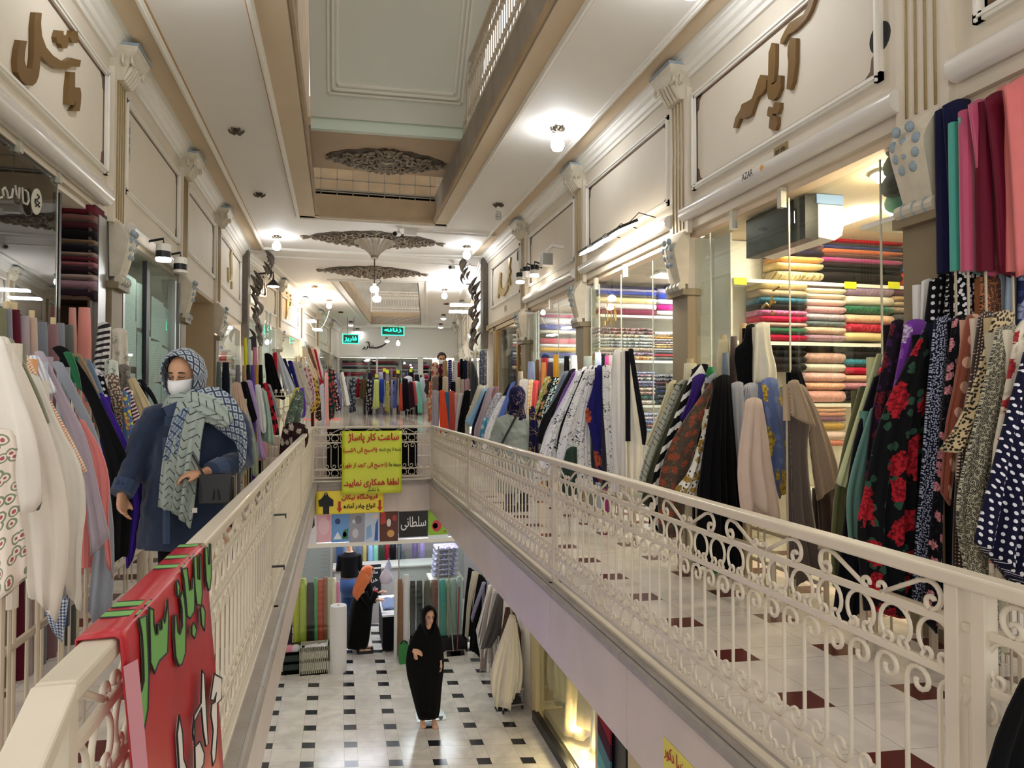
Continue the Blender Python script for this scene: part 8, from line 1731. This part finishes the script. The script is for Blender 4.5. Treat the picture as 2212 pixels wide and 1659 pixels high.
# ---- the woman in the grey coat, seen from behind
PX = 1117; YG = 8.5; g = lambda x, y, Y=YG: U(x, y, Y=Y); hc = Vector((g(1117, 858).x, YG, g(PX, 858).z)); face = Vector((.25, 1, -.2))
t = thing('person', 'woman in a pale grey coat and dark printed headscarf, seen from behind at the bolts', 'person', (hc.x, YG, 0)); b_ = MB(); head_shape(b_, hc, face, .112); sh = g(PX, 895).z; cx = g(1116, 900).x
b_.loft([ell((cx, YG, z), rx, ry) for z, rx, ry in ((.78, .16, .11), (1.0, .15, .1), (sh - .05, .16, .09), (sh + .02, .06, .05))]); limb(b_, [hc, Vector((cx, YG, sh))], .055)
sL, sR = Vector((g(1084, 905).x, YG, sh - .05)), Vector((g(1150, 905).x, YG, sh - .05)); eL, eR = Vector((g(1066, 965).x, YG + .03, g(PX, 965).z)), Vector((g(1166, 962).x, YG + .03, g(PX, 962).z)); wL, wR = eL + Vector((.1, .22, .0)), eR + Vector((-.1, .22, 0))
for P_ in ((sL, eL, wL), (sR, eR, wR)): limb(b_, P_, [.045, .038, .028])
for x in (-.09, .09): limb(b_, [Vector((cx + x, YG, .8)), Vector((cx + x, YG, .45)), Vector((cx + x, YG, .08))], [.08, .055, .04]); limb(b_, [Vector((cx + x, YG - .04, .05)), Vector((cx + x, YG + .15, .04))], .035)
hand(b_, wL, (.3, .9, -.1), (0, 0, -1), .5, 1, .95); hand(b_, wR, (-.3, .9, -.1), (0, 0, -1), .5, -1, .95); remesh(b_.build('body', m_skin, t), .008, 4)
k = MB(); k.loft([ell((cx, YG, z), rx, ry, 20) for z, rx, ry in ((g(PX, 1062).z, .27, .17), (.8, .255, .165), (1.0, .235, .15), (sh - .12, .21, .13), (sh - .06, .18, .12), (sh - .01, .135, .10), (sh + .03, .10, .085), (sh + .06, .075, .075))])
iv = Vector((cx, YG, sh - .03))
for P_ in ((sL, eL, wL), (sR, eR, wR)): limb(k, [P_[0].lerp(iv, .5), P_[0].lerp(iv, .15) + Vector((0, 0, -.02)), P_[0] + Vector((0, 0, -.05)), P_[1], P_[2]], [.05, .068, .085, .085, .055], 12)
o = remesh(k.build('coat', cloth('plain', '8c948c', sc=2.), t, mesh_uv=True), .012, 6); dm = o.modifiers.new('crease', 'DISPLACE'); dm.texture = tx; dm.strength = .04; dm.mid_level = .5
k = MB()
for x in (-.09, .09): limb(k, [Vector((cx + x, YG, .7)), Vector((cx + x, YG, .4)), Vector((cx + x, YG, .09))], [.095, .075, .06])
k.build('jeans', m_denim, t, smooth=True)
for x in (-.09, .09): MB().box((cx + x - .045, YG - .1, 0), (cx + x + .045, YG + .17, .08)).build('shoe', m_dark, t)
m_sc3 = cloth('sketch', '16143a', 'b89a5a', 'red', 1.2); hood(hc, face, t, m_sc3, 'headscarf', .112, 1.2, 60, .09, 1.0)
k = MB(); k.loft([ell((hc.x + (cx - hc.x) * q, YG, z), rx, ry, 18) for q, z, rx, ry in ((1, sh - .07, .15, .12), (.8, sh + .0, .12, .11), (.4, sh + .06, .095, .095), (0, hc.z - .06, .085, .09))]); k.build('scarf_wrap', m_sc3, t, smooth=True, mesh_uv=True)
plane_cloth('scarf_tail', t, YG - .17, '1143,880 1144,930 1142,978|1154,878 1166,930 1162,985', m_sc3, None, .2, 3)
MB().tube([g(1124, 882, YG - .14), g(1112, 905, YG - .175), g(1096, 935, YG - .185), g(1082, 962, YG - .18)], .014, 8).build('bag_strap', M('bag_leather', '0c0c0e'), t)
# ---- the man behind the tiered stall
PX = 954; YM = 15.35; g = lambda x, y, Y=YM: U(x, y, Y=Y); hc = Vector((g(954, 776).x, YM, g(PX, 775).z)); face = Vector((0, -1, -.25))
t = thing('person', 'dark-haired man in a white mask standing behind the tiered stall', 'person', (hc.x, YM, ZF)); b_ = MB(); head_shape(b_, hc, face, .125); sh = hc.z - .24; cx = hc.x
b_.loft([ell((cx, YM, z), rx, ry) for z, rx, ry in ((ZF + .8, .16, .11), (ZF + 1.1, .17, .11), (sh - .04, .19, .1), (sh + .02, .07, .06))]); limb(b_, [hc, Vector((cx, YM, sh))], .06)
for s_ in (-1, 1):
    a_ = [Vector((cx + s_ * .18, YM, sh - .06)), Vector((cx + s_ * .25, YM - .05, sh - .34)), Vector((cx + s_ * .08, YM - .24, sh - .40))]; limb(b_, a_, [.05, .042, .03]); hand(b_, a_[-1], (-s_ * .8, -.4, 0), (0, 0, -1), .5, s_)
    limb(b_, [Vector((cx + s_ * .09, YM, ZF + .85)), Vector((cx + s_ * .1, YM, ZF + .45)), Vector((cx + s_ * .1, YM + .02, ZF + .06))], [.085, .06, .045]); limb(b_, [Vector((cx + s_ * .1, YM, ZF + .05)), Vector((cx + s_ * .1, YM - .18, ZF + .04))], .04)
remesh(b_.build('body', m_skin, t), .009, 4); face_parts(hc, face, t, .125, False); mask(hc, face, t, .125)
k = MB(); k.loft([ell((cx, YM, z), rx, ry) for z, rx, ry in ((ZF + .75, .19, .13), (ZF + 1.1, .2, .13), (sh - .06, .21, .12), (sh - .01, .1, .08))])
for s_ in (-1, 1): limb(k, [Vector((cx + s_ * .18, YM, sh - .06)), Vector((cx + s_ * .25, YM - .05, sh - .34)), Vector((cx + s_ * .12, YM - .2, sh - .40))], [.075, .062, .05])
remesh(k.build('jacket', cloth('plain', '1a1a20'), t, mesh_uv=True), .012, 5)
f, s, u = frame(face); rows = []
for i in range(8):
    rows.append([hc + u * .03 + (f * math.cos(a_) + (s * math.cos(q) * .82 + u * math.sin(q)) * math.sin(a_)) * .112 for q in [math.radians(-35 + 250 * j / 16) for j in range(17)] for a_ in [math.radians((1 - i / 7) * (80 - 34 * max(0, math.sin(q))) + i / 7 * 172)]])
o = MB().grid(rows).build('hair', m_hair, t, smooth=True); o.modifiers.new('solid', 'SOLIDIFY').thickness = .012
# ---- robes of the lower floor
def robe(edges, Y, t, name, mat, depth=.62, folds=9, seed=1, amp=.03):
    L, R = (resample(pts(q), 18) for q in edges.split('|')); rings = []; uvs = []
    for i in range(19):
        a, b = U(L[i].x, L[i].y, Y=Y), U(R[i].x, R[i].y, Y=Y); c = (a + b) / 2; rx = (b.x - a.x) / 2; ring = []; uv = []
        for j in range(40):
            q = 2 * math.pi * j / 40; m = 1 + amp * (1 if rx > .06 else .2) * (i / 18 + .3) * math.sin(q * folds + seed + i * .12)
            ring.append(Vector((c.x + rx * m * math.cos(q), Y + rx * depth * m * math.sin(q), c.z))); uv.append((q * rx, c.z))
        rings.append(ring); uvs.append(uv)
    k = MB(); k.grid(rings, True, uvs); n = 40
    for ring in (list(range(n - 1, -1, -1)), [18 * n + i for i in range(n)]): k.uv[len(k.f)] = [uvs[0][i % n] for i in ring]; k.f.append(ring); k.mi.append(0)
    return k.build(name, mat, t, smooth=True)
m_chador = cloth('plain', '070708', sheen=.1)
PX = 926; YN = 9.72; g = lambda x, y, Y=YN: U(x, y, Y=Y); hc = Vector((g(926, 1333).x, YN - .02, g(PX, 1330).z)); face = Vector((.22, -1, -.12))
t = thing('mannequin', 'shop mannequin veiled in a full black chador, on the lower floor', 'mannequin', (g(925, 1555).x, YN, ZLOW)); b_ = MB(); head_shape(b_, hc, face, .115); cx = hc.x
limb(b_, [hc, Vector((cx - .01, YN, hc.z - .25))], .05); b_.loft([ell((cx, YN, z), rx, ry) for z, rx, ry in ((ZLOW + .75, .13, .09), (ZLOW + 1.0, .11, .08), (hc.z - .32, .11, .07), (hc.z - .24, .05, .05))])
for x in (-.06, .07): limb(b_, [Vector((cx + x, YN, ZLOW + .8)), Vector((cx + x, YN, ZLOW + .4)), Vector((cx + x + .01, YN, ZLOW + .07))], [.075, .05, .033])
for x, y in ((-.08, .02), (.075, -.04)): b_.loft([[Vector((cx + x + w_ * math.cos(q), YN + y + d_, ZLOW + .022 + max(-.02, h_ * math.sin(q)))) for q in [i * math.pi / 5 for i in range(10)]] for d_, w_, h_ in ((.07, .02, .03), (.02, .034, .06), (-.06, .04, .045), (-.12, .042, .03), (-.15, .02, .02))])
h1, h2 = g(896, 1405, YN - .2), g(952, 1428, YN - .05); limb(b_, [Vector((cx - .10, YN, hc.z - .34)), Vector((cx - .17, YN - .02, hc.z - .62)), h1], [.04, .035, .024]); limb(b_, [Vector((cx + .10, YN, hc.z - .34)), Vector((cx + .14, YN, hc.z - .62)), h2], [.04, .035, .024])
hand(b_, h1 - Vector((.02, 0, 0)), (.85, -.3, -.25), (.2, .6, -.8), .25, 1, .95); hand(b_, h2, (.1, -.15, -1), (-1, 0, 0), .3, 1, .95)
remesh(b_.build('body', m_skin2, t), .006, 4); face_parts(hc, face, t, .115)
robe('914,1338 903,1352 890,1374 878,1400 876,1440 888,1490 901,1540 905,1552|936,1336 946,1352 952,1374 957,1400 959,1440 953,1490 950,1540 947,1550', YN + .02, t, 'chador', m_chador, .5, 9, 2); hood(hc, face, t, m_chador, 'chador_hood', .115, 1.14, 52, .28, 1.05)
t2 = thing('stand_plate', 'square glass-grey base plate under the black-veiled mannequin', 'plate', g(928, 1556)); p, q = U(901, 1562, Z=ZLOW), U(958, 1545, Z=ZLOW); MB().box((p.x, p.y, ZLOW), (q.x + .02, p.y + .3, ZLOW + .008)).build('plate', m_steel, t2)
MB().lathe([(.03, 0), (.03, .03)], (q.x - .05, p.y + .08, ZLOW + .008), 12).build('socket', m_steel, t2)
# the woman with the orange scarf
PX = 785; YO = 12.75; g = lambda x, y, Y=YO: U(x, y, Y=Y); hc = Vector((g(794, 1240).x, YO, g(PX, 1240).z)); face = Vector((1, -.35, -.25))
t = thing('person', 'woman in a black robe and orange headscarf reaching to the table, on the lower floor', 'person', (g(775, 1400).x, YO, ZLOW)); b_ = MB(); head_shape(b_, hc, face, .112); cx = g(782, 1300).x
limb(b_, [hc, Vector((cx + .02, YO, hc.z - .22))], .05); b_.loft([ell((cx, YO, z), rx, ry) for z, rx, ry in ((ZLOW + .7, .1, .1), (ZLOW + 1.0, .1, .1), (hc.z - .28, .09, .11), (hc.z - .2, .05, .05))])
w1 = g(820, 1279, YO - .1); limb(b_, [Vector((cx, YO - .09, hc.z - .28)), Vector((cx + .12, YO - .15, hc.z - .52)), w1 - Vector((.02, 0, 0))], [.045, .04, .026]); hand(b_, w1, (1, -.1, .1), (0, .2, -1), .5, -1, .95)
limb(b_, [Vector((cx, YO + .08, hc.z - .28)), Vector((cx + .08, YO + .11, hc.z - .54)), Vector((cx + .28, YO + .1, hc.z - .5))], [.04, .035, .024]); hand(b_, Vector((cx + .29, YO + .1, hc.z - .5)), (1, 0, 0), (0, .2, -1), .5, 1, .95)
for y in (-.07, .08): limb(b_, [Vector((cx - .03, YO + y, ZLOW + .75)), Vector((cx - .03, YO + y, ZLOW + .4)), Vector((cx - .02, YO + y, ZLOW + .07))], [.07, .05, .035]); limb(b_, [Vector((cx - .04, YO + y, ZLOW + .05)), Vector((cx + .16, YO + y, ZLOW + .04))], .032)
remesh(b_.build('body', m_skin2, t), .008, 4); face_parts(hc, face, t, .112)
robe('778,1258 766,1280 757,1310 751,1350 748,1390 748,1399|802,1258 808,1282 806,1310 803,1345 798,1380 795,1394', YO + .02, t, 'robe', m_chador, .9, 7, 4)
MB().tube([Vector((cx + .02, YO - .15, hc.z - .3)), Vector((cx + .13, YO - .19, hc.z - .5)), w1 - Vector((.07, 0, 0))], [.08, .085, .065], 12).build('sleeve', m_chador, t, smooth=True)
MB().tube([Vector((cx + .02, YO + .15, hc.z - .3)), Vector((cx + .08, YO + .18, hc.z - .52)), Vector((cx + .24, YO + .1, hc.z - .5))], [.08, .08, .06], 12).build('sleeve', m_chador, t, smooth=True)
m_or = cloth('plain', 'd87848'); hood(hc, face, t, m_or, 'headscarf', .112, 1.2, 56, .10, 1.1)
plane_cloth('scarf_tail', t, YO - .2, '780,1232 768,1255 760,1280 764,1290|800,1252 794,1262 784,1280 772,1296', m_or, None, .3, 3)
for y in (-.07, .08): MB().box((cx - .09, YO + y - .04, ZLOW), (cx + .2, YO + y + .04, ZLOW + .05)).build('shoe', m_dark, t)
# the assistant in a black top and jeans
PX = 752; YB = 13.75; g = lambda x, y, Y=YB: U(x, y, Y=Y); hc = Vector((g(752, 1166).x, YB, g(PX, 1166).z)); face = Vector((-.8, .6, -.1))
t = thing('person', 'person in black top and blue jeans at the grey counter, head behind the beam', 'person', (g(752, 1330).x, YB, ZLOW)); b_ = MB(); head_shape(b_, hc, face, .112); cx = g(755, 1210).x; sh = g(PX, 1192).z
limb(b_, [hc, Vector((cx, YB, sh))], .055); b_.loft([ell((cx, YB, z), rx, ry) for z, rx, ry in ((ZLOW + .75, .14, .11), (ZLOW + 1.0, .13, .1), (sh - .06, .16, .1), (sh + .01, .06, .05))])
for s_ in (-1, 1):
    a_ = [Vector((cx + s_ * .16, YB, sh - .06)), Vector((cx + s_ * .2, YB + .02, sh - .32)), Vector((cx - .1 + s_ * .1, YB + .22, sh - .38))]; limb(b_, a_, [.045, .038, .027]); hand(b_, a_[-1], (-.5, .8, 0), (0, 0, -1), .5, s_, .95)
    limb(b_, [Vector((cx + s_ * .08, YB, ZLOW + .85)), Vector((cx + s_ * .07, YB, ZLOW + .45)), Vector((cx + s_ * .07, YB, ZLOW + .07))], [.08, .055, .04]); limb(b_, [Vector((cx + s_ * .07, YB - .03, ZLOW + .05)), Vector((cx + s_ * .07 + .1, YB - .14, ZLOW + .04))], .035)
remesh(b_.build('body', m_skin2, t), .009, 4)
k = MB(); k.loft([ell((cx, YB, z), rx, ry) for z, rx, ry in ((g(PX, 1246).z, .17, .13), (sh - .3, .16, .12), (sh - .08, .19, .12), (sh + .0, .09, .07))])
for s_ in (-1, 1): limb(k, [Vector((cx + s_ * .16, YB, sh - .06)), Vector((cx + s_ * .2, YB + .02, sh - .32)), Vector((cx - .1 + s_ * .12, YB + .19, sh - .38))], [.07, .058, .042])
remesh(k.build('top', cloth('plain', '0e0e12'), t, mesh_uv=True), .012, 4)
k = MB()
for s_ in (-1, 1): limb(k, [Vector((cx + s_ * .07, YB, ZLOW + 1.06)), Vector((cx + s_ * .07, YB, ZLOW + .5)), Vector((cx + s_ * .065, YB, ZLOW + .09))], [.105, .075, .055])
k.loft([ell((cx, YB, ZLOW + z), rx, ry, 16) for z, rx, ry in ((.74, .15, .13), (.9, .185, .145), (1.08, .17, .135))]); k.build('jeans', cloth('plain', '2c4a7c', sc=3.), t, smooth=True)
o = MB(); o.ball(hc + Vector((.012, -.012, .02)), .118, 14, 9); o.build('hair', m_hair, t, smooth=True)
for s_ in (-1, 1): MB().box((cx + s_ * .07 - .04, YB - .16, ZLOW), (cx + s_ * .07 + .06, YB + .06, ZLOW + .07)).build('shoe', M('sneaker', 'c8c4c0'), t)
for l, n in LABELS.items():
    if len(n) > 1 and not bpy.data.objects[n[0]].get('group'): print('DUP', l, n)
    q = len(l.split())
    if q < 4 or q > 16: print('LEN', q, l)
